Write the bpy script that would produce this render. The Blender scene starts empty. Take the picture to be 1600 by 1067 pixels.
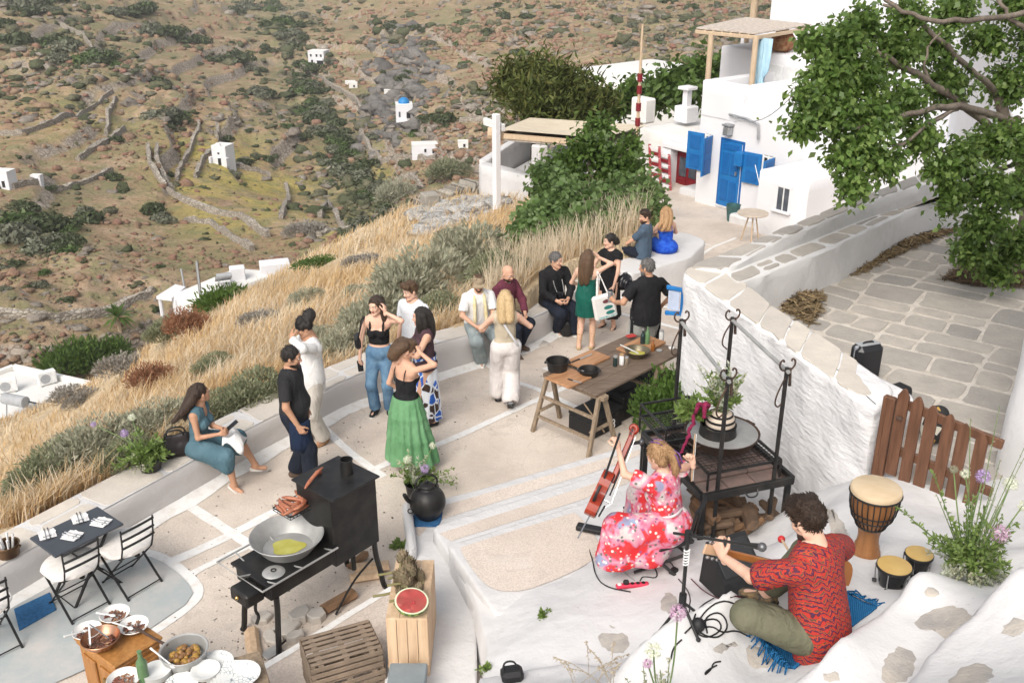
"""Greek hillside terrace with musicians, rebuilt object by object."""
import bpy,math,random
import numpy as np
from mathutils import Vector,Matrix
S=bpy.context.scene
C=S.collection
PI=math.pi
rnd=random.Random(7)
rng=np.random.default_rng(7)
# ---------------------------------------------------------------- camera
TH=math.radians(23.7);CT,ST=math.cos(TH),math.sin(TH);FP=1556.0;EYE=6.4
cam=bpy.data.objects.new('camera',bpy.data.cameras.new('camera'));C.objects.link(cam)
cam.location=(0,0,EYE);cam.rotation_euler=(PI/2-TH,0,0)
cam.data.sensor_width=36;cam.data.lens=36*FP/1600
cam.data.clip_start=.1;cam.data.clip_end=5000
S.camera=cam
# ---------------------------------------------------------------- sky, sun, exposure
SUN_EL,SUN_AZ=math.radians(44),math.radians(203)
W=bpy.data.worlds.new('World');S.world=W;W.use_nodes=True
nt=W.node_tree;nt.nodes.clear()
sk=nt.nodes.new('ShaderNodeTexSky');sk.sky_type='NISHITA';sk.sun_disc=False
sk.sun_elevation=SUN_EL;sk.sun_rotation=SUN_AZ;sk.dust_density=4;sk.ozone_density=.6;sk.air_density=1
hs=nt.nodes.new('ShaderNodeHueSaturation');hs.inputs['Saturation'].default_value=.30
bg=nt.nodes.new('ShaderNodeBackground');bg.inputs['Strength'].default_value=.135
wo=nt.nodes.new('ShaderNodeOutputWorld')
nt.links.new(sk.outputs[0],hs.inputs['Color']);nt.links.new(hs.outputs[0],bg.inputs[0]);nt.links.new(bg.outputs[0],wo.inputs[0])
sl=bpy.data.lights.new('sun','SUN');sl.energy=1.25;sl.angle=math.radians(35);sl.color=(1,.93,.84)
so=bpy.data.objects.new('sun',sl);C.objects.link(so)
sd=Vector((math.sin(SUN_AZ)*math.cos(SUN_EL),math.cos(SUN_AZ)*math.cos(SUN_EL),math.sin(SUN_EL)))
so.rotation_euler=sd.to_track_quat('Z','Y').to_euler();so.location=(0,0,60)
S.view_settings.view_transform='Standard';S.view_settings.look='None'
S.view_settings.exposure=.68;S.view_settings.gamma=1;S.view_settings.use_curve_mapping=False
S.render.engine='CYCLES'
S.cycles.max_bounces=6;S.cycles.transparent_max_bounces=8
# ---------------------------------------------------------------- geometry helpers
A=np.array
def ray(u,v):
 x,y=(u-800)/FP,(v-533.5)/FP
 return A([x,CT-y*ST,-(ST+y*CT)])
EYEP=A([0,0,EYE])
def D(u,v,Z):return EYEP+ray(u,v)*Z
def G(u,v,z=0.):
 r=ray(u,v);return EYEP+r*((z-EYE)/r[2])
def PLN(u,v,p0,n):
 r=ray(u,v);return EYEP+r*(np.dot(A(p0)-EYEP,n)/np.dot(r,n))
def floorz(y):return float(np.interp(y,[12.3,18,27,60],[0,-.55,-1.4,-1.9]))
def GF(u,v,dz=0.):
 z=0.
 for _ in range(8):p=G(u,v,z+dz);z=floorz(p[1])
 return p
def nrm(v):v=A(v,dtype=float);return v/(np.linalg.norm(v)+1e-12)
def rotz(a):c,s=math.cos(a),math.sin(a);return A([[c,-s,0],[s,c,0],[0,0,1.]])
def rotx(a):c,s=math.cos(a),math.sin(a);return A([[1.,0,0],[0,c,-s],[0,s,c]])
def roty(a):c,s=math.cos(a),math.sin(a);return A([[c,0,s],[0,1.,0],[-s,0,c]])
def frame(d,up=(0,0,1)):
 d=nrm(d);up=A(up,dtype=float)
 if abs(np.dot(d,up))>.97:up=A([0,1.,0])if abs(d[1])<.9 else A([1.,0,0])
 s=nrm(np.cross(up,d));return np.stack([s,np.cross(d,s),d],1)
def sstep(x,a,b):t=np.clip((x-a)/(b-a),0,1);return t*t*(3-2*t)
def _h(i,j,k,s):
 n=(i*374761393+j*668265263+k*2147483647+s*1274126177)&0xffffffff
 n=((n^(n>>13))*1274126177)&0xffffffff
 return ((n^(n>>16))&0xffff)/65535.
def vnoise(x,y,z=0.,s=0):
 x,y,z=np.broadcast_arrays(np.asarray(x,float),np.asarray(y,float),np.asarray(z,float))
 i,j,k=np.floor(x).astype(np.int64),np.floor(y).astype(np.int64),np.floor(z).astype(np.int64)
 f,g,h=x-i,y-j,z-k;f=f*f*(3-2*f);g=g*g*(3-2*g);h=h*h*(3-2*h)
 def L(k):return ((_h(i,j,k,s)*(1-f)+_h(i+1,j,k,s)*f)*(1-g)+(_h(i,j+1,k,s)*(1-f)+_h(i+1,j+1,k,s)*f)*g)
 if not z.any():return L(k)
 return L(k)*(1-h)+L(k+1)*h
def fbm(x,y,z=0.,o=4,s=0):
 a,t,w=1.,0.,0.
 for q in range(o):t=t+a*vnoise(np.asarray(x)*2**q,np.asarray(y)*2**q,np.asarray(z)*2**q,s+q);w+=a;a*=.5
 return t/w
class MB:
 def __init__(s):s.V=[];s.F=[];s.M=[];s.n=0
 def add(s,v,f,mi=0):
  v=np.asarray(v,float).reshape(-1,3);s.V.append(v);n=s.n
  s.F.append([tuple(int(i)+n for i in q)for q in f]);s.M.append([mi]*len(f));s.n+=len(v);return s
 def addm(s,v,f,mis):s.add(v,f);s.M[-1]=list(mis);return s
 def xf(s,R,t=(0,0,0)):s.V=[v@np.asarray(R).T+A(t,float)for v in s.V];return s
 def box(s,c,d,R=None,mi=0,b=0.):
  hx,hy,hz=[q/2 for q in d];b=min(b,hx*.8,hy*.8,hz*.8)
  if b<=0:
   v=A([[x,y,z]for x in (-hx,hx)for y in (-hy,hy)for z in (-hz,hz)])
   f=[(0,1,3,2),(4,6,7,5),(0,4,5,1),(2,3,7,6),(0,2,6,4),(1,5,7,3)]
  else:
   v,ix=[],{}
   for sx in (-1,1):
    for sy in (-1,1):
     for sz in (-1,1):
      for a in range(3):
       q=[sx*(hx-b),sy*(hy-b),sz*(hz-b)];q[a]=(sx*hx,sy*hy,sz*hz)[a]
       ix[sx,sy,sz,a]=len(v);v.append(q)
   f=[];sg=(-1,1)
   for a in range(3):
    o=[q for q in range(3)if q!=a]
    for t in sg:
     ring=[]
     for p,q in ((-1,-1),(1,-1),(1,1),(-1,1)):
      k=[0,0,0];k[a]=t;k[o[0]]=p;k[o[1]]=q;ring.append(ix[(*k,a)])
     f.append(ring)
   for a in range(3):
    o=[q for q in range(3)if q!=a]
    for p in sg:
     for q in sg:
      k1=[0]*3;k1[a]=-1;k1[o[0]]=p;k1[o[1]]=q;k2=list(k1);k2[a]=1
      f.append([ix[(*k1,o[0])],ix[(*k2,o[0])],ix[(*k2,o[1])],ix[(*k1,o[1])]])
   for sx in sg:
    for sy in sg:
     for sz in sg:f.append([ix[sx,sy,sz,a]for a in range(3)])
   v=A(v);g=[]
   for q in f:
    m=v[q].mean(0);nn=np.cross(v[q[1]]-v[q[0]],v[q[2]]-v[q[1]])
    g.append(q if np.dot(m,nn)>0 else q[::-1])
   f=g
  if R is not None:v=v@np.asarray(R).T
  return s.add(v+A(c,float),f,mi)
 def bar(s,a,b,w,h=None,up=(0,0,1),mi=0,bv=0.):
  a,b=A(a,float),A(b,float);R=frame(b-a,up)
  return s.box((a+b)/2,(w,h or w,np.linalg.norm(b-a)),R,mi,bv)
 def tube(s,P,r,n=8,mi=0,cap=True):
  P=np.asarray(P,float);m=len(P);r=np.broadcast_to(np.asarray(r,float),(m,))
  T=np.gradient(P,axis=0);T/=np.linalg.norm(T,axis=1)[:,None]+1e-9
  R=frame(T[0]);u=R[:,0];V=[];an=np.arange(n)*2*PI/n
  for i in range(m):
   u=nrm(u-T[i]*np.dot(u,T[i]));w=np.cross(T[i],u)
   V.append(P[i]+r[i]*(np.cos(an)[:,None]*u+np.sin(an)[:,None]*w))
  f=[(i*n+j,i*n+(j+1)%n,(i+1)*n+(j+1)%n,(i+1)*n+j)for i in range(m-1)for j in range(n)]
  if cap:f+=[tuple(range(n))[::-1],tuple(range((m-1)*n,m*n))]
  return s.add(np.concatenate(V),f,mi)
 def lathe(s,pr,c=(0,0,0),n=24,mi=0,R=None,sq=(1,1)):
  pr=np.asarray(pr,float);m=len(pr);an=np.arange(n)*2*PI/n
  v=np.stack([np.outer(pr[:,0],np.cos(an))*sq[0],np.outer(pr[:,0],np.sin(an))*sq[1],np.repeat(pr[:,1:2],n,1)],2).reshape(-1,3)
  f=[(i*n+j,i*n+(j+1)%n,(i+1)*n+(j+1)%n,(i+1)*n+j)for i in range(m-1)for j in range(n)]
  if pr[0,0]>1e-6:f.append(tuple(range(n))[::-1])
  if pr[-1,0]>1e-6:f.append(tuple(range((m-1)*n,m*n)))
  if R is not None:v=v@np.asarray(R).T
  return s.add(v+A(c,float),f,mi)
 def ell(s,c,rad,n=12,m=8,R=None,mi=0,jit=0.,seed=0):
  th=np.linspace(0,PI,m+1);ph=np.arange(n)*2*PI/n
  v=np.stack([np.outer(np.sin(th),np.cos(ph)),np.outer(np.sin(th),np.sin(ph)),np.repeat(np.cos(th)[:,None],n,1)],2).reshape(-1,3)
  if jit:v=v*(1+jit*(fbm(v[:,0]*1.7+seed*7.3,v[:,1]*1.7+5,v[:,2]*1.7+9,3,seed)-.5)*2)[:,None]
  v=v*A(rad,float)
  if R is not None:v=v@np.asarray(R).T
  f=[((i+1)*n+j,(i+1)*n+(j+1)%n,i*n+(j+1)%n,i*n+j)for i in range(m)for j in range(n)]
  return s.add(v+A(c,float),f,mi)
 def prism(s,poly,h0,h1,mi=0,inset=0.):
  p=np.asarray(poly,float)[:,:2];n=len(p)
  ar=np.sum(p[:,0]*np.roll(p[:,1],-1)-np.roll(p[:,0],-1)*p[:,1])
  if ar<0:p=p[::-1]
  h0=np.broadcast_to(h0,(n,));h1=np.broadcast_to(h1,(n,))
  if ar<0:h0,h1=h0[::-1],h1[::-1]
  c=p.mean(0);rr=[np.column_stack([p,h0])]
  if inset:rr+=[np.column_stack([p,h1-inset]),np.column_stack([c+(p-c)*(1-inset/np.maximum(.02,np.linalg.norm(p-c,axis=1)))[:,None],h1])]
  else:rr+=[np.column_stack([p,h1])]
  k=len(rr);f=[(i*n+j,i*n+(j+1)%n,(i+1)*n+(j+1)%n,(i+1)*n+j)for i in range(k-1)for j in range(n)]
  f+=[tuple(range(n))[::-1],tuple(range((k-1)*n,k*n))]
  return s.add(np.concatenate(rr),f,mi)
 def grid(s,P,mi=0,flip=False):
  P=np.asarray(P,float);m,n=P.shape[:2]
  f=[(i*n+j,i*n+j+1,(i+1)*n+j+1,(i+1)*n+j)for i in range(m-1)for j in range(n-1)]
  if flip:f=[q[::-1]for q in f]
  return s.add(P.reshape(-1,3),f,mi)
 def build(s,name,mats,parent=None,smooth=None,org=None):
  V=np.concatenate(s.V)if s.V else np.zeros((0,3));F=sum(s.F,[]);Mi=sum(s.M,[])
  q=parent
  while org is None and q is not None:org=q.get('_w');q=q.parent
  if org is not None:V=V-A(org,float)
  me=bpy.data.meshes.new(name);me.from_pydata(V.tolist(),[],F)
  return fin(me,name,mats,parent,smooth,Mi,org if parent is None else None)
def fin(me,name,mats,parent=None,smooth=None,Mi=None,loc=None):
 for m in (mats if isinstance(mats,(list,tuple))else [mats]):me.materials.append(m)
 if Mi is not None and max(Mi,default=0)>0:me.polygons.foreach_set('material_index',np.asarray(Mi,np.int32))
 if smooth is not None:
  me.shade_smooth()
  if smooth<180:me.set_sharp_from_angle(angle=math.radians(smooth))
 o=bpy.data.objects.new(name,me);C.objects.link(o)
 if parent is not None:o.parent=parent
 if loc is not None:o.location=loc
 return o
def big(name,V,Q,mats,parent=None,smooth=True,Mi=None,loc=None,attr=None):
 me=bpy.data.meshes.new(name);V=np.ascontiguousarray(V,np.float32);Q=np.ascontiguousarray(Q,np.int32);k=Q.shape[1]
 me.vertices.add(len(V));me.vertices.foreach_set('co',V.ravel())
 me.loops.add(Q.size);me.loops.foreach_set('vertex_index',Q.ravel())
 me.polygons.add(len(Q));me.polygons.foreach_set('loop_start',np.arange(0,Q.size,k,dtype=np.int32))
 me.polygons.foreach_set('loop_total',np.full(len(Q),k,np.int32))
 me.update(calc_edges=True)
 if attr:
  for an,av in attr.items():
   at=me.attributes.new(an,'FLOAT_COLOR','POINT');c=np.ones((len(V),4),np.float32);c[:,:3]=av;at.data.foreach_set('color',c.ravel())
 return fin(me,name,mats,parent,180 if smooth else None,Mi,loc)
def thing(name,label,cat,loc=(0,0,0),rz=0,group=None):
 o=bpy.data.objects.new(name,None);C.objects.link(o);o.empty_display_size=.1
 o.location=[float(q)for q in loc];o.rotation_euler=(0,0,rz)
 return tag(o,label,cat,group)
def wthing(name,label,cat,loc,group=None):
 o=thing(name,label,cat,loc,0,group);o['_w']=[float(q)for q in loc];return o
def tag(o,label,cat,group=None,kind=None):
 o['label']=label;o['category']=cat
 if group:o['group']=group
 if kind:o['kind']=kind
 return o
def kind(o,k):o['kind']=k;return o
def dup(r,loc,rz=0,label=None,group=None,sc=None):
 def cp(o,par):
  c=o.copy();C.objects.link(c)
  if par is not None:c.parent=par
  for ch in list(kids.get(o.name,())):cp(ch,c)
  return c
 kids={}
 for o in r.children_recursive:kids.setdefault(o.parent.name,[]).append(o)
 n=cp(r,None);n.location=[float(q)for q in loc];n.rotation_euler=(0,0,rz)
 if sc is not None:n.scale=(sc,)*3 if not isinstance(sc,tuple)else sc
 if label:n['label']=label
 if group:n['group']=group
 return n
# ---------------------------------------------------------------- materials
class NT:
 def __init__(s,name):
  s.m=bpy.data.materials.new(name);s.m.use_nodes=True;s.t=s.m.node_tree;s.t.nodes.clear()
  s.out=s.n('OutputMaterial');s.b=s.n('BsdfPrincipled');s.l(s.b.outputs[0],s.out.inputs[0]);s._tc=None
 def n(s,k,**kw):
  q=s.t.nodes.new('ShaderNode'+k)
  for a,b in kw.items():setattr(q,a,b)
  return q
 def l(s,a,b):s.t.links.new(a,b)
 def tc(s,which='Object'):
  if s._tc is None:s._tc=s.n('TexCoord')
  return s._tc.outputs[which]
 def pos(s):return s.n('NewGeometry').outputs['Position']
 def mapp(s,vec,scale=(1,1,1),rot=(0,0,0)):
  q=s.n('Mapping');q.inputs['Scale'].default_value=scale;q.inputs['Rotation'].default_value=rot;s.l(vec,q.inputs[0]);return q.outputs[0]
 def noise(s,sc,det=4,vec=None,rough=.55,dist=0):
  q=s.n('TexNoise');q.inputs['Scale'].default_value=sc;q.inputs['Detail'].default_value=det;q.inputs['Roughness'].default_value=rough
  q.inputs['Distortion'].default_value=dist;s.l(vec if vec is not None else s.tc(),q.inputs['Vector']);return q.outputs[0]
 def vor(s,sc,vec=None,feat='F1',out=0,rnd=1.):
  q=s.n('TexVoronoi',feature=feat);q.inputs['Scale'].default_value=sc;q.inputs['Randomness'].default_value=rnd;s.l(vec if vec is not None else s.tc(),q.inputs['Vector']);return q.outputs[out]
 def ramp(s,fac,stops,interp='LINEAR'):
  q=s.n('ValToRGB');q.color_ramp.interpolation=interp;e=q.color_ramp.elements
  while len(e)<len(stops):e.new(.5)
  for i,(p,c)in enumerate(stops):
   e[i].position=p;c=(c,)*3 if not isinstance(c,(tuple,list))else c;e[i].color=(*c[:3],1)
  s.l(fac,q.inputs[0]);return q.outputs[0]
 def mix(s,f,a,b,mode='MIX'):
  q=s.n('Mix',data_type='RGBA',blend_type=mode)
  for i,v in ((0,f),(6,a),(7,b)):
   if isinstance(v,(int,float)):q.inputs[i].default_value=v
   elif isinstance(v,tuple):q.inputs[i].default_value=(*v[:3],1)
   else:s.l(v,q.inputs[i])
  return q.outputs[2]
 def math(s,op,a,b=0.):
  q=s.n('Math',operation=op)
  for i,v in enumerate((a,b)):
   if isinstance(v,(int,float)):q.inputs[i].default_value=v
   else:s.l(v,q.inputs[i])
  return q.outputs[0]
 def col(s,c):
  if isinstance(c,tuple):s.b.inputs['Base Color'].default_value=(*c[:3],1)
  else:s.l(c,s.b.inputs['Base Color'])
  return s
 def set(s,rough=.7,metal=0.,spec=.5):
  if isinstance(rough,float):s.b.inputs['Roughness'].default_value=rough
  else:s.l(rough,s.b.inputs['Roughness'])
  s.b.inputs['Metallic'].default_value=metal;s.b.inputs['Specular IOR Level'].default_value=spec;return s
 def bump(s,h,st=.3,d=.02):
  q=s.n('Bump');q.inputs['Strength'].default_value=st;q.inputs['Distance'].default_value=d;s.l(h,q.inputs['Height'])
  old=s.b.inputs['Normal'].links
  if old:s.l(old[0].from_socket,q.inputs['Normal'])
  s.l(q.outputs[0],s.b.inputs['Normal']);return s
def mat(name,c,c2=None,sc=6.,rough=.65,metal=0.,bump=0.,bsc=40.,bd=.01,spec=.4,det=4,lo=.35,hi=.65,vec=None,stretch=None):
 t=NT(name);v=t.mapp(t.tc(),stretch)if stretch else None
 if c2 is None:c2=tuple(q*.82 for q in c)
 t.col(t.ramp(t.noise(sc,det,v),[(lo,c),(hi,c2)]));t.set(rough,metal,spec)
 if bump:t.bump(t.noise(bsc,4,v),bump,bd)
 return t.m
def leafmat(name,cs,trans=.3,rough=.5,sc=.6):
 t=NT(name);g=t.n('NewGeometry')
 c=t.ramp(g.outputs['Random Per Island'],[(i/(len(cs)-1),q)for i,q in enumerate(cs)])
 c=t.mix(t.ramp(t.noise(sc,3),[(.3,0.),(.7,.55)]),c,tuple(q*.55 for q in cs[0]))
 t.col(c);t.set(rough,0.,.35)
 tr=t.n('BsdfTranslucent');t.l(t.mix(.5,c,tuple(min(1,q*1.6)for q in cs[-1])),tr.inputs[0]);mx=t.n('MixShader');mx.inputs[0].default_value=trans
 t.l(t.b.outputs[0],mx.inputs[1]);t.l(tr.outputs[0],mx.inputs[2]);t.l(mx.outputs[0],t.out.inputs[0]);return t.m
def washmat(name,c=(.585,.575,.57),dirt=(.42,.39,.35),amt=.35,rough_b=.6,sc=1.):
 t=NT(name);p=t.pos()
 n1=t.noise(.9*sc,6,p,.65);n2=t.noise(7*sc,5,p,.6);f=t.math('MULTIPLY',t.ramp(n1,[(.5,0.),(.75,1.)]),t.ramp(n2,[(.45,0.),(.75,1.)]))
 col=t.mix(t.math('MULTIPLY',f,amt),t.ramp(t.noise(2.3*sc,4,p),[(.35,c),(.7,tuple(q*.95 for q in c))]),dirt)
 sp=t.ramp(t.noise(38*sc,2,p),[(.70,0.),(.76,1.)])
 col=t.mix(t.math('MULTIPLY',sp,t.math('MULTIPLY',t.ramp(t.noise(2.1,3,p),[(.5,0.),(.62,1.)]),amt)),col,tuple(q*.6 for q in dirt))
 t.col(col).set(.85,0.,.25)
 t.bump(t.noise(3.2*sc,6,p,.6),rough_b,.06);t.bump(t.noise(60,3,p),.12,.006);return t.m
# ================================================================ TERRAIN
WIN_PX=[(-140,962),(0,885),(213,769),(296,724),(368,681),(421,654),(503,613),(540,593),(675,539),(735,516),(800,498),(862,478)]
WIN=[G(u,v,.42)[:2]for u,v in WIN_PX[:-2]]+[G(800,498,.38)[:2],G(858,478,.30)[:2],A([1.17,17.0]),A([2.1,18.05]),A([3.3,19.2])]
WIN=A(WIN)
LINE=np.concatenate([[WIN[0]+(WIN[0]-WIN[1])*12],WIN,[[3.9,22],[4.3,26],[3.2,36],[6,60],[25,75]]])
def sdist(x,y):
 best=np.full(np.shape(x),1e9);sg=np.ones(np.shape(x))
 for a,b in zip(LINE[:-1],LINE[1:]):
  d=b-a;t=np.clip(((x-a[0])*d[0]+(y-a[1])*d[1])/np.dot(d,d),0,1)
  ex,ey=x-a[0]-t*d[0],y-a[1]-t*d[1];q=ex*ex+ey*ey;cr=d[0]*(y-a[1])-d[1]*(x-a[0])
  m=q<best;best=np.where(m,q,best);sg=np.where(m,np.where(cr>0,1,-1),sg)
 return np.sqrt(best)*sg
class TPS:
 def __init__(s,P,L,lam=1e-3):
  s.L=L;P=A(P);s.c=P[:,:2]/L;n=len(P);K=s.k(s.c,s.c)+lam*np.eye(n)
  Q=np.column_stack([np.ones(n),s.c]);M=np.block([[K,Q],[Q.T,np.zeros((3,3))]])
  s.w=np.linalg.solve(M,np.concatenate([P[:,2],np.zeros(3)]))
 def k(s,a,b):r2=((a[:,None]-b[None])**2).sum(2);return np.where(r2>0,.5*r2*np.log(r2+1e-12),0)
 def __call__(s,x,y):
  sh=np.shape(x);p=np.column_stack([np.ravel(x),np.ravel(y)])/s.L;o=np.empty(len(p))
  for i in range(0,len(p),40000):
   q=p[i:i+40000];o[i:i+40000]=s.k(q,s.c)@s.w[:-3]+s.w[-3]+q@s.w[-2:]
  return o.reshape(sh)
near_px=[(150,682,21.5),(480,405,44),(640,335,45),(700,305,38),(745,312,36),(600,420,26),(700,405,23.5),(850,400,20.5),(300,520,24),(400,460,34),(200,632,18),(100,720,13.2),(60,722,17),(0,770,14.8),(280,498,32),(560,480,19),(430,540,18),(330,600,16),(560,375,40),(800,330,30),(900,330,25)]
NP=[D(*q)for q in near_px]+[A([*(w+A([-.55,.25])),.30 if i<9 else.1])for i,w in enumerate(WIN[::2])]
NP+=[A([-14,9,-3.6]),A([-22,14,-9]),A([-20,4,-6]),A([-8,4,0]),A([12,45,-3.5]),A([-24,30,-12.5]),A([-16,46,-15]),A([14,20,-3]),A([2,40,-6]),A([8,40,-5]),A([-12,19,-6.8]),A([-14,26,-10]),A([-12,15,-4.8]),A([-16,19,-8]),A([-4,55,-12])]
tps_n=TPS(NP,10.)
far_px=[(600,330,148),(345,262,165),(520,300,172),(480,130,300),(450,50,420),(430,0,520),(493,97,305),(633,197,187),(0,300,125),(100,400,108),(0,0,285),(200,100,215),(300,0,380),(400,200,200),(300,350,130),(150,200,162),(0,450,93),(560,0,420),(900,0,330),(1100,20,300),(1000,100,205),(700,150,230),(680,243,165),(560,250,190),(600,370,122),(800,60,275),(560,100,290),(430,60,400),(380,40,400),(-250,300,130),(-250,0,270),(1400,0,300),(1700,0,320),(420,120,290),(300,150,230),(500,200,240),(600,200,225),(0,150,190),(-200,150,190),(480,-60,800),(100,-60,480),(800,-50,480),(1200,-60,440),(200,480,88),(450,330,135),(1600,60,230)]
FPT=[D(*q)for q in far_px]+[A([60,60,-16]),A([-40,40,-32]),A([-60,30,-33]),A([0,70,-30]),A([-20,75,-33.]),A([30,90,-22]),A([100,150,-20])]
tps_f=TPS(FPT,100.)
def ridge(x,y,s):return 1-np.abs(2*fbm(x,y,0.,4,s)-1)
def hz(x,y,fine=True):
 x=np.asarray(x,float);y=np.asarray(y,float);r=np.hypot(x,y)
 f=tps_f(x,y);w=sstep(r,44,76)
 if fine:
  th=3.4;wob=f+2.6*fbm(x/38,y/38,0.,3,3)+1.;k=np.floor(wob/th);q=wob/th-k
  ter=(k+.34*q+.66*sstep(q,.60,.74))*th-wob
  m=sstep(fbm(x/70+4,y/70,0.,3,11),.25,.40)*sstep(r,70,95)*(1-.75*sstep(x+.12*y,28,60))
  f=f+ter*m
  rk=sstep(fbm(x/45+9,y/45+2,0.,3,21),.42,.60);rk=np.maximum(rk,sstep(x+.10*y,30,62)*.9)
  f=f+rk*(3.6*(ridge(x/17,y/17,5)-.6)+1.9*(ridge(x/6.,y/6.,7)-.6))+1.1*(fbm(x/9,y/9,0.,4,2)-.5)
 z=f*w
 if (w<1).any():
  n=tps_n(x,y)+(.5*(fbm(x/2.2,y/2.2,0.,4,31)-.5)if fine else 0)
  z=z+n*(1-w)
 sd=sdist(x,y);low=np.minimum(z,np.interp(y,[12,18,27,60],[0,-.55,-1.4,-1.9])-1.0)
 t=sstep(-sd,-.42,-.2)*(1-sstep(r,40,60));return z*(1-t)+low*t
NU,NR=760,640
ang=np.linspace(-.98,.80,NU);rad=np.concatenate([np.geomspace(6.5,60,230),np.geomspace(60.4,340,330),np.geomspace(343,1500,80)])
XX=np.outer(rad,np.sin(ang));YY=np.outer(rad,np.cos(ang));ZZ=hz(XX,YY)
NR=len(rad)
idx=np.arange(NR*NU).reshape(NR,NU)
Q=np.stack([idx[:-1,:-1],idx[:-1,1:],idx[1:,1:],idx[1:,:-1]],-1).reshape(-1,4)
def hit(u,v,t0=14.,t1=1400.,n=900):
 r=ray(u,v);t=np.geomspace(t0,t1,n);p=EYEP+r*t[:,None];d=p[:,2]-hz(p[:,0],p[:,1],False)
 k=np.argmax(d<0)
 if d[k]>=0:return None
 k=max(k,1);a=d[k-1]/(d[k-1]-d[k]);q=p[k-1]*(1-a)+p[k]*a;q[2]=float(hz(q[:1],q[1:2])[0]);return q
def projpx(x,y,z):
 yc=y*CT-(z-EYE)*ST;up=y*ST+(z-EYE)*CT;return 800+FP*x/yc,533.5-FP*up/yc
PU,PV=projpx(XX,YY,ZZ)
straw=(1-sstep(np.hypot(XX,YY),46,62))*sstep(sdist(XX,YY),-.2,.3)
def blob(u,v,ru,rv):return np.exp(-(((PU-u)/ru)**2+((PV-v)/rv)**2))
green=np.clip(blob(540,290,70,60)+blob(470,150,60,60)+blob(590,350,60,40)+.9*blob(50,350,80,50)+.8*blob(430,30,60,30)+.7*blob(100,60,110,60)+.4*blob(1100,40,150,30),0,1)*(1-straw)
yel=np.clip(blob(350,300,90,70)+blob(540,345,55,28)+.8*blob(300,240,60,40)+.5*blob(80,190,110,40)+.9*blob(580,265,60,25)+.5*blob(470,300,60,60),0,1)*(1-straw)
t=NT('hillside_ground');p=t.pos()
at=t.n('Attribute',attribute_name='cover');sep=t.n('SeparateColor');t.l(at.outputs['Color'],sep.inputs[0])
ST_,GR_,YE_=sep.outputs[0],sep.outputs[1],sep.outputs[2]
n1=t.noise(.035,6,p,.62);n2=t.noise(.22,6,p,.6);n3=t.noise(1.3,5,p,.6);n4=t.noise(.09,5,p,.65)
soil=t.ramp(n2,[(.30,(.25,.15,.092)),(.45,(.345,.235,.15)),(.58,(.40,.295,.20)),(.72,(.30,.235,.14))])
soil=t.mix(t.ramp(n4,[(.46,0.),(.60,.75)]),soil,(.20,.19,.105))
soil=t.mix(t.ramp(n1,[(.50,0.),(.66,.7)]),soil,(.32,.21,.145))
soil=t.mix(t.math('MULTIPLY',YE_,t.ramp(n4,[(.38,0.),(.56,1.)])),soil,(.44,.35,.10))
soil=t.mix(t.math('MULTIPLY',GR_,t.ramp(n2,[(.36,1.),(.60,.2)])),soil,(.11,.125,.065))
geo=t.n('NewGeometry');sx=t.n('SeparateXYZ');t.l(geo.outputs['Normal'],sx.inputs[0])
st=t.n('TexVoronoi',feature='DISTANCE_TO_EDGE');st.inputs['Scale'].default_value=.9;t.l(t.mapp(p,(1,1,2.2)),st.inputs['Vector'])
rock=t.mix(t.ramp(n3,[(.35,0.),(.65,1.)]),(.30,.25,.20),(.43,.37,.31));rock=t.mix(t.ramp(st.outputs[0],[(0.,.8),(.12,0.)]),rock,(.13,.105,.085))
soil=t.mix(t.ramp(t.noise(.42,6,p,.7),[(.47,0.),(.60,.7)]),soil,(.20,.205,.095))
soil=t.mix(1.,soil,t.ramp(t.noise(1.9,7,p,.72),[(.30,.50),(.47,.95),(.60,1.05),(.72,1.3)]),'MULTIPLY')
steep=t.math('ADD',sx.outputs[2],t.math('MULTIPLY',t.math('SUBTRACT',n2,.5),.5))
colr=t.mix(t.ramp(steep,[(.75,.95),(.87,0.)]),soil,rock)
strawc=t.ramp(t.noise(1.1,5,p,.6),[(.3,(.50,.36,.20)),(.5,(.62,.48,.31)),(.7,(.54,.44,.31))])
colr=t.mix(ST_,colr,strawc)
t.col(colr).set(.95,0.,.1);t.bump(t.noise(.9,8,p,.68),.8,.7);t.bump(t.noise(5,4,p),.3,.1)
ground_m=t.m
ter=big('hillside',np.stack([XX,YY,ZZ],-1).reshape(-1,3),Q,ground_m,attr={'cover':np.stack([straw,green,yel],-1).reshape(-1,3)})
kind(ter,'structure')
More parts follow.
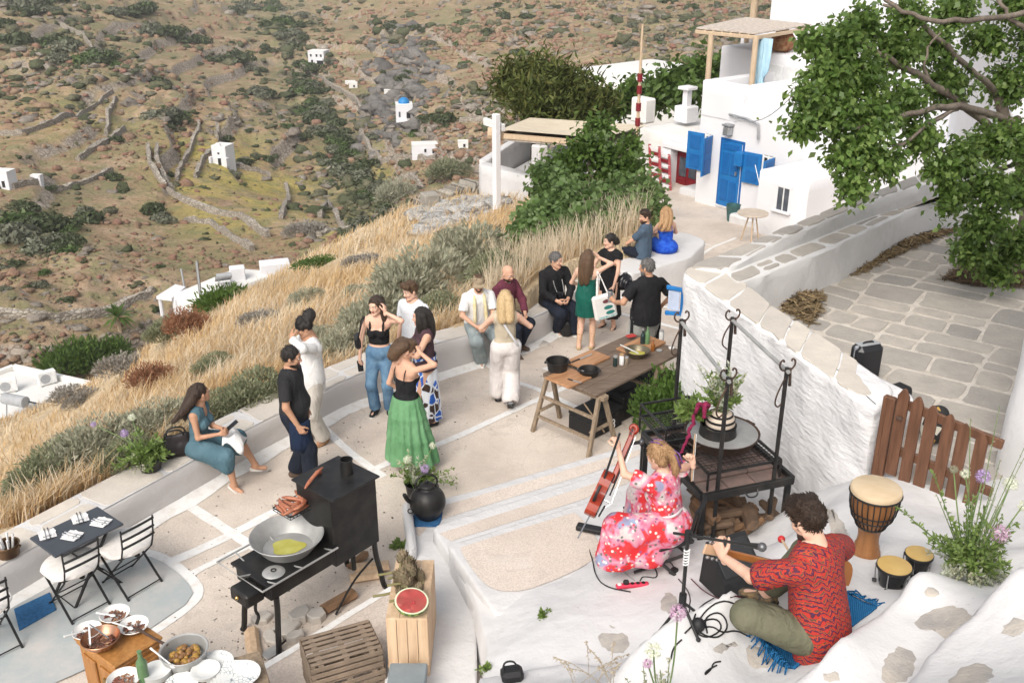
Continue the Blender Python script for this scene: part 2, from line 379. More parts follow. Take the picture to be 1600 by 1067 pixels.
# ---------------------------------------------------------------- scrub and rocks on the far slopes
def scatter_mesh(name,pts,sizes,mats,mi,n=6,m=4,sq=.62,jit=.25,dark=None,down=.15):
 th=np.linspace(.0,PI*.8,m+1);ph=np.arange(n)*2*PI/n
 b=np.stack([np.outer(np.sin(th),np.cos(ph)),np.outer(np.sin(th),np.sin(ph)),np.repeat(np.cos(th)[:,None],n,1)],2).reshape(-1,3)
 f=A([((i+1)*n+j,(i+1)*n+(j+1)%n,i*n+(j+1)%n,i*n+j)for i in range(m)for j in range(n)])
 N=len(pts);a=rng.uniform(0,6.28,N);ca,sa=np.cos(a)[:,None],np.sin(a)[:,None]
 v=b[None]*(1+jit*rng.standard_normal((N,len(b),1))*.6)*A([1,1,sq])*np.stack([sizes*rng.uniform(.8,1.5,N),sizes,sizes*rng.uniform(.7,1.3,N)],1)[:,None]
 v[:,:n]=v[:,:1]
 x=v[...,0]*ca-v[...,1]*sa;y=v[...,0]*sa+v[...,1]*ca
 V=np.stack([x,y,v[...,2]+sizes[:,None]*down],-1)+pts[:,None]
 Fq=(f[None]+(np.arange(N)*len(b))[:,None,None]).reshape(-1,4)
 return big(name,V.reshape(-1,3),Fq,mats,None,True,np.repeat(mi,len(f)))
def blobv(p):u,v=projpx(p[:,0],p[:,1],p[:,2]);return np.exp(-(((u-640)/65)**2+((v-115)/85)**2))+np.exp(-(((u-590)/45)**2+((v-170)/65)**2))
def pick(n,w):
 a=np.abs((PU[1:,1:]-PU[:-1,:-1])*(PV[1:,1:]-PV[:-1,:-1]));a=np.where((PU[1:,1:]>-120)&(PU[1:,1:]<1720)&(PV[1:,1:]>-40)&(PV[1:,1:]<700)&(rad[1:,None]>62),a,0)*w[1:,1:]
 a=np.minimum(a,60);k=rng.choice(a.size,n,p=a.ravel()/a.sum());i,j=np.unravel_index(k,a.shape);i+=1;j+=1
 x=XX[i,j]+rng.uniform(-.5,.5,n)*rad[i]*.004;y=YY[i,j]+rng.uniform(-.5,.5,n)*rad[i]*.004
 return np.stack([x,y,hz(x,y)],1),np.hypot(x,y)
def scrubmat(name,cs,rock=False):
 t=NT(name);g=t.n('NewGeometry');c=t.ramp(g.outputs['Random Per Island'],[(i/(len(cs)-1),q)for i,q in enumerate(cs)])
 n=t.noise(1.6,5,t.pos(),.7);t.col(t.mix(t.ramp(n,[(.35,0.),(.65,.6)]),c,tuple(q*.55 for q in cs[0]))).set(.95,0.,.1)
 t.bump(t.noise(2.4,5,t.pos(),.7),1.,.5);return t.m
m_scrub=scrubmat('far_scrub',[(.085,.10,.05),(.125,.135,.075),(.17,.165,.10),(.22,.20,.14)])
m_dry=scrubmat('dry_scrub',[(.33,.195,.135),(.37,.24,.165),(.38,.27,.18),(.30,.22,.15),(.36,.19,.145)])
m_rock=scrubmat('outcrop_rock',[(.30,.255,.21),(.36,.315,.265),(.26,.225,.19),(.42,.375,.32)])
cl=sstep(fbm(XX/22,YY/22,0.,4,41),.44,.58);dcl=sstep(fbm(XX/18+7,YY/18,0.,4,43),.46,.58)
pts,r=pick(4200,.06+cl*.5+1.8*green)
sz=np.clip(r*.0024*rng.lognormal(0,.55,len(r)),.18,2.0)
kind(scatter_mesh('hillside_scrub',pts,sz,[m_scrub],np.zeros(len(r),int),7,4,.62,.5),'stuff')
pts,r=pick(13000,(.22+dcl)*(1-.8*green)*(1-.6*yel));sz=np.clip(r*.0021*rng.lognormal(0,.45,len(r)),.15,1.1)
kind(scatter_mesh('dry_hillside_scrub',pts,sz,[m_dry],np.zeros(len(r),int),6,3),'stuff')
pts,r=pick(9000,.25+dcl+.6*green);sz=np.clip(r*.0012*rng.lognormal(0,.4,len(r)),.1,.8)
kind(scatter_mesh('hillside_tufts',pts,sz,[scrubmat('hill_tuft',[(.13,.135,.07),(.22,.20,.11),(.30,.22,.14),(.36,.30,.19),(.10,.115,.055)])],np.zeros(len(r),int),5,2,.8,.5),'stuff')
rockw=sstep(XX+.10*YY,25,60)+.9*sstep(fbm(XX/45+9,YY/45+2,0.,3,21),.45,.6)
pts,r=pick(9000,.05+rockw);sz=np.clip(r*.0019*rng.lognormal(0,.65,len(r)),.15,2.2)
kind(scatter_mesh('outcrop_rocks',pts,sz,[m_rock],np.zeros(len(r),int),5,3,.42,.5,down=-.05),'stuff')
a_=np.clip(blob(640,110,55,75)+blob(590,170,40,60),0,1);pts,r=pick(900,.02+a_**2);sz=np.clip(r*.0045*rng.lognormal(0,.5,len(r)),.3,2.6);kk=np.where(blobv(pts)>.25)[0];pts,r,sz=pts[kk],r[kk],sz[kk]
kind(scatter_mesh('cliff_rocks',pts,sz,[scrubmat('cliff_rock',[(.20,.19,.175),(.27,.25,.23),(.16,.15,.14),(.31,.285,.26)])],np.zeros(len(r),int),5,3,.6,.55,down=-.1),'stuff')
def leaf_cards(mb,P,N,sz,mi=0,fold=.25,asp=2.):
 n=len(P);N=N/(np.linalg.norm(N,axis=1)[:,None]+1e-9);N=N+rng.normal(0,.45,(n,3));N/=np.linalg.norm(N,axis=1)[:,None]
 d=rng.normal(0,1,(n,3));d-=N*(d*N).sum(1)[:,None];d/=np.linalg.norm(d,axis=1)[:,None]+1e-9;s=np.cross(N,d)
 sz=np.broadcast_to(sz,(n,))[:,None]*rng.uniform(.7,1.3,(n,1))
 V=np.stack([P-d*sz*.5,P+s*sz/asp*.5+N*sz*.08,P+d*sz*.5-N*sz*fold,P-s*sz/asp*.5+N*sz*.08],1)
 return V
def quads_obj(name,V,mats,parent=None,mi=None,smooth=False):
 n=len(V);return big(name,V.reshape(-1,3),np.arange(n*4).reshape(n,4),mats,parent,smooth,mi)
m_shrubleaf=[leafmat('shrub_leaf',[(.05,.068,.028),(.08,.105,.042),(.115,.14,.062)],.2,sc=.9),leafmat('grey_shrub_leaf',[(.12,.13,.085),(.17,.18,.12),(.23,.23,.16)],.2,sc=.9),leafmat('green_shrub_leaf',[(.06,.10,.025),(.09,.145,.04),(.14,.195,.06)],.2,sc=.9)]
def shrub_mesh(k,mats,n=420,leaf=.26):
 P=[];Nn=[]
 for q in range(7):
  c=A([rnd.uniform(-.6,.6),rnd.uniform(-.45,.45),rnd.uniform(.15,.45)]);rr=rnd.uniform(.38,.62)
  d=rng.normal(0,1,(n//7,3));d[:,2]=np.abs(d[:,2])*1.1-.15;d/=np.linalg.norm(d,axis=1)[:,None]
  P.append(c+d*rr*rng.uniform(.75,1.05,(len(d),1))*A([1,1,.8]));Nn.append(d)
 V=leaf_cards(None,np.concatenate(P),np.concatenate(Nn),leaf);return V
shrubs=[]
for k in range(6):
 o=quads_obj('hillside_shrub',shrub_mesh(k,None),m_shrubleaf[(0,0,1,1,2,0)[k]])
 shrubs.append(o)
LMK=[('the two storey farmhouse',493,90),('the little terrace chapel',344,250),('the blue domed church',633,185),('the long low hut',667,235),('the left edge chapel',5,290),('the long white roof',340,440),('the pine tree',850,130),('the roof pergola',1100,40),('the upper left terraces',130,80),('the green valley floor',540,290),('the bare middle slope',290,110),('the rocky cliff',640,60)]
SL=['dark green rounded shrub growing on the far terraced hillside','grey green rounded shrub growing on the far terraced hillside','bright green rounded shrub growing on the far terraced hillside']
spots=[(75,290,12),(240,333,26),(255,345,22),(135,325,20),(30,340,36),(60,355,40),(95,350,38),(140,340,28),(20,370,40),(70,385,36),(110,400,30),(180,215,16),(190,300,10),(175,275,20),(215,130,12),(250,140,14),(60,80,30),(100,85,32),(20,85,36),(10,50,20),(110,95,24),(160,90,20),(175,110,18),(230,20,18),(60,15,30),(90,10,26),(20,10,30),(180,30,20),(225,20,20),(280,55,18),(310,65,20),(360,100,16),(375,100,18),(410,155,14),(415,150,12),(350,215,16),(280,185,16),(275,200,14),(370,95,14),(250,130,12),(450,215,18),(470,220,18),(420,260,16),(380,265,20),(365,275,14),(390,15,20),(425,20,20),(370,20,16),(470,45,18),(415,45,16),(440,60,14)]
spots+=[(520+rnd.gauss(0,22),250+rnd.gauss(0,22),rnd.uniform(12,20))for _ in range(16)]+[(560+i*5+rnd.gauss(0,14),290+i*5+rnd.gauss(0,8),rnd.uniform(16,26))for i in range(16)]
spots+=[(470+rnd.gauss(0,26),100+rnd.gauss(0,30),rnd.uniform(9,15))for _ in range(22)]+[(rnd.uniform(560,760),rnd.uniform(20,215),rnd.uniform(8,16))for _ in range(34)]+[(rnd.uniform(760,1200),rnd.uniform(8,100),rnd.uniform(9,18))for _ in range(40)]
spots+=[(rnd.uniform(0,420),rnd.uniform(10,290),rnd.uniform(5,10))for _ in range(34)]
for cu_,cv_,n_ in ((40,75,10),(90,88,8),(165,95,8),(40,345,12),(100,380,8),(215,22,6),(60,20,9),(270,52,6),(365,98,6),(250,130,6),(275,190,7),(395,150,5)):spots+=[(cu_+rnd.gauss(0,16),cv_+rnd.gauss(0,6),rnd.uniform(12,26))for _ in range(n_)]
spots+=[(0,0,9)][:0]+[(rnd.uniform(0,260),rnd.uniform(400,480),rnd.uniform(8,16))for _ in range(12)]
spots+=[(lambda t:(470+140*t+rnd.gauss(0,15),135+215*t**.85+rnd.gauss(0,10),rnd.uniform(14,28)))(rnd.random())for _ in range(52)]
spots+=[(lambda t:(425+75*t+rnd.gauss(0,12),10+150*t+rnd.gauss(0,8),rnd.uniform(12,22)))(rnd.random())for _ in range(26)]
spots+=[(x,205+rnd.uniform(-8,8),20)for x in (650,668,686,702)]
for i,(u,v,s)in enumerate(spots):
 q=hit(u,v,65)
 if q is None:continue
 far=s*np.linalg.norm(q-EYEP)/FP;k=i%6
 o=shrubs[k]if i<6 else shrubs[k].copy()
 if i>=6:C.objects.link(o)
 o.location=(q[0],q[1],q[2]-far*.15);o.scale=(far*.95,far*.95,far*rnd.uniform(.7,1.));o.rotation_euler=(0,0,rnd.uniform(0,6.28))
 lm_,lu_,lv_=min(LMK,key=lambda m:(m[1]-u)**2+((m[2]-v)*1.4)**2);du_,dv_=u-lu_,(v-lv_)*1.4
 rel_=('right of' if du_>0 else 'left of')if abs(du_)>abs(dv_)else ('below' if dv_>0 else 'above')
 tag(o,f"{('large', 'small')[s < 15]} {('dark green', 'grey green', 'bright green')[(0, 0, 1, 1, 2, 0)[k]]} shrub on the hillside {rel_} {lm_}",'shrub',('dark green shrubs on the hillside','grey green shrubs on the hillside','bright green shrubs on the hillside')[(0,0,1,1,2,0)[k]])
t=NT('dry_stone');p=t.pos();vv=t.n('TexVoronoi',feature='F1');vv.inputs['Scale'].default_value=2.4;t.l(t.mapp(p,(1,1,2.)),vv.inputs['Vector'])
ve=t.n('TexVoronoi',feature='DISTANCE_TO_EDGE');ve.inputs['Scale'].default_value=2.4;t.l(t.mapp(p,(1,1,2.)),ve.inputs['Vector'])
bw=t.n('RGBToBW');t.l(vv.outputs['Color'],bw.inputs[0]);c=t.ramp(bw.outputs[0],[(.2,(.27,.235,.195)),(.5,(.35,.31,.26)),(.8,(.42,.38,.32))])
t.col(t.mix(t.ramp(ve.outputs[0],[(0.,.9),(.13,0.)]),c,(.12,.10,.08))).set(.95,0.,.1);t.bump(ve.outputs[0],.8,.2);m_dstone=t.m
TW=[('long curved dry stone wall on the upper left terraces',[(0,214),(34,214),(75,200),(118,182),(150,165),(182,148)]),('short dry stone wall above the left green terrace',[(165,200),(172,172),(185,160)]),('long winding dry stone wall left of the hillside chapel',[(232,235),(235,260),(250,285),(285,315),(330,335),(380,345),(425,372)]),('inner dry stone wall along the sunken path',[(247,235),(246,258),(258,280),(272,296)]),('dry stone wall beside the yellow terrace',[(275,275),(285,245),(310,215),(312,198)]),('dry stone wall curving up behind the little chapel',[(305,275),(318,248),(334,238)]),('straight dry stone wall above the little chapel',[(340,232),(341,200)]),('dry stone wall along the lane from the left chapel',[(20,297),(60,290),(100,284),(140,275),(180,258)]),('dry stone wall right of the yellow field',[(440,345),(452,312),(447,292)]),('zigzag dry stone wall near the valley floor',[(500,340),(512,318),(530,345),(548,362)]),('upper left dry stone wall climbing the slope',[(96,42),(130,60),(148,85),(160,105),(185,125)]),('curved dry stone wall of the valley field',[(590,290),(640,283),(660,298),(650,312),(615,318)]),('dry stone wall above the low white hut',[(600,262),(640,250),(690,240)]),('dry stone wall right of the little chapel',[(362,262),(395,275),(430,285)]),('dry stone wall below the rocky cliff',[(470,105),(520,140),(560,165),(580,190)]),('broad dry stone wall on the lower left slope',[(0,508),(75,503),(130,485),(200,460),(245,448)]),('dry stone retaining wall right of the blue domed church',[(719,200),(760,192),(812,184)]),('dry stone wall running below the right cliff',[(560,215),(575,240),(600,262)]),('middle dry stone wall across the left hillside',[(120,240),(165,215),(200,195)]),('thin dry stone wall on the top left slope',[(205,105),(235,90),(262,78)]),('dry stone wall on the lower terraces below the chapel',[(290,345),(330,352),(365,372),(400,395)]),('dry stone wall edging the orange field',[(500,385),(530,375),(556,378)])]
for lab,pl in TW:
 P=[]
 for (a,b)in zip(pl[:-1],pl[1:]):
  for s in np.linspace(0,1,7)[:-1]:
   q=hit(a[0]+(b[0]-a[0])*s,a[1]+(b[1]-a[1])*s,65)
   if q is not None and (not P or np.linalg.norm(q-P[-1])<25):P.append(q)
 if len(P)<3:continue
 P=A(P);T=np.gradient(P[:,:2],axis=0);T/=np.linalg.norm(T,axis=1)[:,None]+1e-9;Nn=np.stack([-T[:,1],T[:,0]],1)
 h=np.linalg.norm(P[0]-EYEP)/FP*5+.25;w=.32;g=[]
 for s_,zz in ((-w*1.2,-1.5),(-w,h*.5),(-w*.8,h),(w*.8,h),(w,h*.5),(w*1.2,-1.5)):
  jt=rng.uniform(-.12,.12,len(P));g.append(np.column_stack([P[:,:2]+Nn*(s_+jt[:,None]),P[:,2]+zz+jt*1.5]))
 gg=np.stack(g,1);o=MB().grid(gg,0,True).add(gg[0],[(0,1,2,3,4,5)]).add(gg[-1],[(5,4,3,2,1,0)]).build('terrace_wall',m_dstone,None,40,org=P[len(P)//2]);tag(o,lab,'stone wall','dry stone terrace walls')
# ================================================================ PATIO, WALLS, STEPS
m_white=washmat('whitewash')
m_white_rough=washmat('rough_whitewash',(.63,.62,.615),amt=.75,rough_b=.4)
m_white_wall=washmat('brushed_whitewash',(.70,.69,.69),amt=.3,rough_b=.6)
tq=m_white_wall.node_tree;bq=next(n for n in tq.nodes if n.type=='BSDF_PRINCIPLED');mq=tq.nodes.new('ShaderNodeMapping');mq.inputs['Scale'].default_value=(3,3,11);mq.inputs['Rotation'].default_value=(.25,-.3,0);gq=tq.nodes.new('ShaderNodeNewGeometry');nq=tq.nodes.new('ShaderNodeTexNoise');nq.inputs['Scale'].default_value=2.2;nq.inputs['Detail'].default_value=6;bu=tq.nodes.new('ShaderNodeBump');bu.inputs['Strength'].default_value=.38;bu.inputs['Distance'].default_value=.05
tq.links.new(gq.outputs['Position'],mq.inputs[0]);tq.links.new(mq.outputs[0],nq.inputs['Vector']);tq.links.new(nq.outputs[0],bu.inputs['Height']);tq.links.new(bq.inputs['Normal'].links[0].from_socket,bu.inputs['Normal']);tq.links.new(bu.outputs[0],bq.inputs['Normal'])
m_white_clean=washmat('clean_whitewash',(.70,.69,.685),amt=.12,rough_b=.25)
m_grey_wash=washmat('worn_limewash_face',(.57,.545,.53),(.42,.38,.34),.3,.3)
def concrete(name,cs,speck=.4,crack=True):
 t=NT(name);p=t.pos();n=t.noise(.8,6,p,.62);n2=t.noise(55,3,p,.6);v=t.vor(85,p)
 c=t.ramp(n,[(.32,cs[0]),(.5,cs[1]),(.68,cs[2])])
 c=t.mix(t.ramp(n2,[(.40,speck),(.56,0.)]),c,tuple(q*.62 for q in cs[1]));c=t.mix(t.ramp(v,[(.12,speck*.8),(.3,0.)]),c,tuple(min(.9,q*1.35)for q in cs[1]))
 st=t.noise(2.7,7,p,.7,1.2);c=t.mix(t.ramp(st,[(.53,0.),(.68,.6)]),c,tuple(q*.68 for q in cs[1]))
 c=t.mix(t.ramp(t.noise(1.7,6,t.mapp(p,(1,1,1),(0,0,2.)),.7),[(.60,0.),(.72,.5)]),c,(.60,.57,.53))
 if crack:
  q=t.n('TexVoronoi',feature='DISTANCE_TO_EDGE');q.inputs['Scale'].default_value=.55
  wv=t.n('VectorMath',operation='ADD');t.l(p,wv.inputs[0]);nz=t.n('TexNoise');nz.inputs['Scale'].default_value=3;t.l(p,nz.inputs[0]);sc=t.n('VectorMath',operation='SCALE');t.l(nz.outputs[1],sc.inputs[0]);sc.inputs['Scale'].default_value=.35
  t.l(sc.outputs[0],wv.inputs[1]);t.l(wv.outputs[0],q.inputs['Vector'])
  c=t.mix(t.ramp(q.outputs[0],[(0.,.35),(.004,0.)]),c,tuple(x*.45 for x in cs[1]))
 t.col(c).set(.92,0.,.2);t.bump(t.noise(90,3,p),.25,.008);t.bump(t.noise(6,5,p),.25,.02);return t.m
m_floor=concrete('patio_concrete',[(.49,.42,.36),(.61,.53,.455),(.68,.60,.52)])
m_floor2=concrete('landing_concrete',[(.54,.46,.395),(.62,.535,.465),(.67,.59,.52)],.5,False)
m_cap=mat('flagstone',(.40,.375,.345),(.52,.47,.41),1.7,.9,0,.5,30,.01)
def stonemat(name,a,b):
 t=NT(name);p=t.pos();oi=t.n('ObjectInfo');c=t.mix(oi.outputs['Random'],a,b)
 n=t.noise(3.2,6,p,.65);c=t.mix(t.ramp(n,[(.35,0.),(.7,.5)]),c,tuple(q*.76 for q in a));c=t.mix(t.ramp(t.noise(40,3,p),[(.6,0.),(.72,.35)]),c,(.62,.58,.53))
 t.col(c).set(.9,0.,.2);t.bump(t.noise(14,5,p,.65),.45,.02);return t.m
m_stone=stonemat('bench_flagstone',(.53,.485,.43),(.63,.575,.50));m_paver=stonemat('yard_slab',(.32,.30,.275),(.50,.45,.39))
t=NT('floor_paint');p=t.pos();n=t.noise(9,5,p,.7)
t.col(t.mix(t.ramp(n,[(.48,0.),(.66,.75)]),(.73,.72,.70),(.61,.57,.52))).set(.9,0.,.2);m_paint=t.m
t=NT('grey_floor_paint');p=t.pos();t.col(t.mix(t.ramp(t.noise(1.5,7,p,.7),[(.45,0.),(.66,.8)]),(.36,.39,.39),(.52,.48,.45))).set(.8,0.,.3);t.bump(t.noise(30,4,p),.2,.01);m_greyp=t.m
def chaikin(P,k=1,closed=True):
 P=A(P,dtype=float)
 for _ in range(k):
  Qn=np.roll(P,-1,0)if closed else P[1:];B=P if closed else P[:-1]
  N=np.empty((2*len(B),P.shape[1]));N[0::2]=B*.75+Qn*.25;N[1::2]=B*.25+Qn*.75
  P=N if closed else np.concatenate([P[:1],N,P[-1:]])
 return P
def resamp(P,step,closed=False):
 P=A(P,dtype=float);P=np.concatenate([P,P[:1]])if closed else P
 L=np.concatenate([[0],np.cumsum(np.linalg.norm(np.diff(P,axis=0),axis=1))]);n=max(2,int(L[-1]/step)+1)
 s=np.linspace(0,L[-1],n+1 if closed else n);s=s[:-1]if closed else s
 return np.stack([np.interp(s,L,P[:,k])for k in range(P.shape[1])],1)
def rwall(name,poly,z0,z1,m,amp=.02,step=.14,parent=None,org=None,rnd_=1,sc=3.,top_round=.03):
 """a plastered wall or block: rough sides, soft edges; z0/z1 scalars or functions of (x, y)"""
 P=A(poly,dtype=float)[:,:2]
 if np.sum(P[:,0]*np.roll(P[:,1],-1)-np.roll(P[:,0],-1)*P[:,1])<0:P=P[::-1]
 Ps=resamp(P,step,True)
 for _ in range(rnd_):Ps=Ps*.5+.25*(np.roll(Ps,1,0)+np.roll(Ps,-1,0))
 T=np.roll(Ps,-1,0)-np.roll(Ps,1,0);T/=np.linalg.norm(T,axis=1)[:,None]+1e-9;Nn=np.stack([T[:,1],-T[:,0]],1)
 f0=z0 if callable(z0)else (lambda x,y:np.full(np.shape(x),float(z0)));f1=z1 if callable(z1)else (lambda x,y:np.full(np.shape(x),float(z1)))
 a,b=f0(Ps[:,0],Ps[:,1]),f1(Ps[:,0],Ps[:,1]);k=max(3,int(np.max(b-a)/step)+1);R=[]
 for i in range(k):
  t=i/(k-1);z=a+(b-top_round-a)*t;d=amp*2*(fbm(Ps[:,0]*sc+5,Ps[:,1]*sc,z*sc+3,4,61)-.5)
  R.append(np.column_stack([Ps+Nn*d[:,None],z]))
 R.append(np.column_stack([Ps-Nn*top_round*.7,b-top_round*.25]));R.append(np.column_stack([Ps-Nn*top_round*1.8,b]))
 n=len(Ps);V=np.concatenate(R);k=len(R)
 F=[(i*n+j,i*n+(j+1)%n,(i+1)*n+(j+1)%n,(i+1)*n+j)for i in range(k-1)for j in range(n)]+[tuple(range((k-1)*n,k*n))]
 return MB().add(V,F).build(name,m,parent,50,org)
def rcorner(P,d):
 out=[];n=len(P)
 for i in range(n):
  a,b,c=P[i-1],P[i],P[(i+1)%n];la,lc=np.linalg.norm(a-b),np.linalg.norm(c-b);dd=d*rnd.uniform(.5,1.6)
  out+=[b+(a-b)*min(.3,dd/max(la,1e-6)),b+(c-b)*min(.3,dd/max(lc,1e-6))]
  if lc>.3:out.append((b+c)/2+rng.normal(0,.008,2))
 return A(out)
def stone(poly,z,parent,m,th=.03,proud=.006,name='cap_stone',rough=.004,jit=.0):
 """one irregular flagstone with rounded corners, slightly proud of the mortar"""
 P=rcorner(A(poly)[:,:2],.045);c=P.mean(0);P=c+(P-c)*(1+rng.uniform(-.03,.03,(len(P),1)))
 zz=z(P[:,0],P[:,1])if callable(z)else np.full(len(P),float(z));tl=proud+rnd.uniform(-rough,rough)
 return MB().prism(P,zz-th,zz+tl,0,.006).build(name,m,parent,None)
def lerp(a,b,t):return A(a)*(1-t)+A(b)*t
def along(P,t):
 P=A(P,dtype=float);L=np.concatenate([[0],np.cumsum(np.linalg.norm(np.diff(P,axis=0),axis=1))]);return A([np.interp(t*L[-1],L,P[:,k])for k in range(P.shape[1])])
def band_stones(inn,out,z,parent,m,ln=.55,gap=.018,mid=.0,seed=1,name='cap_stone'):
 """stones between two polylines; sometimes a cross joint splits one in two"""
 r=random.Random(seed);L=np.sum(np.linalg.norm(np.diff(A(inn)[:,:2],axis=0),axis=1));t=0.;
 while t<1-.3*ln/L:
  t1=min(1,t+ln/L*r.uniform(.65,1.4));t1=1 if 1-t1<.35*ln/L else t1
  ja,jb=r.uniform(-.08,.08)*ln/L,r.uniform(-.08,.08)*ln/L;g=gap/L
  a0,a1,b0,b1=along(inn,t+g),along(inn,t1-g),along(out,min(1,max(0,t+ja*(t>0)+g))),along(out,min(1,max(0,t1-g+ja)))
  w=np.linalg.norm(a0[:2]-b0[:2]);e=.022/w;A0,B0,A1,B1=lerp(a0,b0,e),lerp(a0,b0,1-e),lerp(a1,b1,e),lerp(a1,b1,1-e)
  if r.random()<mid:
   c=r.uniform(.38,.62);c2=c+r.uniform(-.15,.15);h=gap/w
   stone([A0,A1,lerp(A1,B1,c2-h),lerp(A0,B0,c-h)],z,parent,m,name=name);stone([lerp(A0,B0,c+h),lerp(A1,B1,c2+h),B1,B0],z,parent,m,name=name)
  else:stone([A0,A1,B1,B0],z,parent,m,name=name)
  t=t1
def fz(x,y):return np.interp(y,[12.3,18,27,60],[0,-.55,-1.4,-1.9])
rows=np.concatenate([np.arange(3,20,.25),np.arange(20,34,.5)]);g=[]
LX=lambda y:np.interp(y,LINE[1:-2,1],LINE[1:-2,0])
for y in rows:
 x=np.linspace((LX(y)if y>7 else -6.)-.22,12.,60);g.append(np.column_stack([x,np.full(60,y),fz(x,y)+.018*(fbm(x*1.1,y*1.1,0.,3,5)-.5)]))
kind(MB().grid(np.stack(g),0,True).build('patio_floor',m_floor,None,180),'structure')
def fzz(x,y):return fz(x,y)+.018*(fbm(np.asarray(x)*1.1,np.asarray(y)*1.1,0.,3,5)-.5)
paint_root=MB()
def paint_line(px,w,z=None,seed=0,dz=.006):
 P=A([GF(u,v)[:2]if z is None else G(u,v,z)[:2]for u,v in px]);P=resamp(chaikin(P,2,False),.09)
 T=np.gradient(P,axis=0);T/=np.linalg.norm(T,axis=1)[:,None];Nn=np.stack([-T[:,1],T[:,0]],1)
 ww=w*(.75+.5*fbm(P[:,0]*4+seed,P[:,1]*4,0.,3,seed));ww2=w*(.75+.5*fbm(P[:,0]*4+seed+9,P[:,1]*4,0.,3,seed));
 a,b=P+Nn*ww[:,None]*.5,P-Nn*ww2[:,None]*.5
 za,zb=(fzz(a[:,0],a[:,1]),fzz(b[:,0],b[:,1]))if z is None else (z,z)
 paint_root.grid(np.stack([np.column_stack([a,np.zeros(len(a))+za+dz]),np.column_stack([b,np.zeros(len(b))+zb+dz])],1),0,False)
gp=chaikin(A([GF(u,v)[:2]for u,v in [(-150,1080),(-150,985),(0,952),(100,905),(205,868),(245,872),(290,905),(306,935),(240,980),(150,1040),(60,1080)]]),1)
gm=MB();gm.add(np.column_stack([gp,fzz(gp[:,0],gp[:,1])*0+.016]),[tuple(range(len(gp)))[::-1]]);kind(gm.build('grey_painted_floor',m_greyp),'structure')
for i,(px,w)in enumerate([([(-60,965),(20,945),(110,905),(210,862),(250,866),(300,905),(312,936),(240,985),(150,1045)],.13),([(240,888),(268,878),(365,834),(440,793),(470,778)],.13),([(290,786),(330,812),(392,851),(440,882)],.13),([(505,668),(528,690),(545,705),(566,722),(600,745)],.11),([(575,738),(620,718),(664,704),(760,663),(858,618),(920,588)],.11),([(742,550),(765,572),(790,595),(822,601),(861,618),(905,640)],.11),([(850,575),(905,598),(960,618)],.10),([(962,488),(1000,498),(1070,516)],.12),([(985,470),(1030,478),(1070,486)],.1),([(392,851),(330,880),(285,905)],.09),([(1010,640),(960,650),(900,672)],.10),([(1060,400),(1085,415),(1100,392),(1150,372)],.09),([(1010,375),(1060,372),(1110,384)],.09)]):paint_line(px,w,None,i)
wb=WIN+0;paint_b=[]
o=paint_root.build('white_floor_lines',m_paint);kind(o,'structure')
TOPW=WIN;dW=np.gradient(resamp(WIN,.3),axis=0);RW=resamp(chaikin(WIN,2,False),.3);dW=np.gradient(RW,axis=0);dW/=np.linalg.norm(dW,axis=1)[:,None];RWo=RW+np.stack([-dW[:,1],dW[:,0]],1)*.52
def benchz(x,y):return np.interp(y,[13.5,17,19.5],[.42,-.03,-.16])
wr=wthing('bench_wall','long low whitewashed bench wall with stone slab seat edging the patio','wall',(*RW[10],0))
poly=np.concatenate([RW,RWo[::-1]]);rwall('wall_body',poly,lambda x,y:fz(x,y)-.8,benchz,[m_grey_wash],.02,.16,wr,rnd_=2)
top=MB().grid(np.stack([np.column_stack([q,benchz(q[:,0],q[:,1])+.004])for q in (RW+(RWo-RW)*.02,RW*.5+RWo*.5,RW+(RWo-RW)*.98)],1),0,False).build('mortar_top',m_white,wr,180)
band_stones(RW,RWo,lambda x,y:benchz(x,y)+.004,wr,m_stone,.75,.03,.6,3)
fb=RW-np.stack([-dW[:,1],dW[:,0]],1)
def skirt(P,w,dz):
 P=A(P);d=np.gradient(P,axis=0);d/=np.linalg.norm(d,axis=1)[:,None];Nn=np.stack([d[:,1],-d[:,0]],1);ww=w*(.6+.8*fbm(P[:,0]*2.2,P[:,1]*2.2,0.,4,8))[:,None]
 return np.stack([np.column_stack([P,fz(P[:,0],P[:,1])+dz+.05]),np.column_stack([P+Nn*ww,fzz(P[:,0]+Nn[:,0]*ww[:,0],P[:,1])+.007])],1)
kind(MB().grid(skirt(RW,.2,0),0,False).build('limewash_skirting',m_paint,None,180),'structure')
SE=[G(955,432,.12)[:2],G(975,440,.08)[:2],G(1056,408,-.02)[:2],G(1060,385,0)[:2],G(1020,388,.0)[:2]]
sw=wthing('seat_wall','white rounded seat wall under the couple by the fig bush','wall',(*SE[1],-.5))
rwall('wall_body',[A([2.15,17.75]),A([3.55,18.75]),A([4.1,19.9]),A([3.6,20.6]),A([2.7,19.6]),A([1.9,18.6])],-1.6,-.02,[m_white],.03,.16,sw,rnd_=3)
L1=[(640,790),(698,776),(743,765),(946,705),(1000,690)];L2=[(674,822),(925,743),(1010,716)];L3=[(698,851),(901,788),(1010,754)]
Z1,Z2,Z3=.17,.34,.50
right=[A([3.2,9.9]),A([3.2,6.])]
def slab(name,px,z,left,lab,m):
 P=[G(u,v,z)[:2]for u,v in px]+[A([3.1,9.6]),A([3.1,6.4])]+[G(u,v,z)[:2]for u,v in left]
 o=rwall(name,P,-.3,z,m,.008,.12,None,rnd_=0,top_round=.02);kind(o,'structure');return P
slab('lower_step',L1,Z1,[(745,962),(745,1075),(600,1075),(612,900),(632,860)],'',[m_white])
slab('middle_step',L2,Z2,[(760,985),(745,955),(700,865)],'',[m_white])
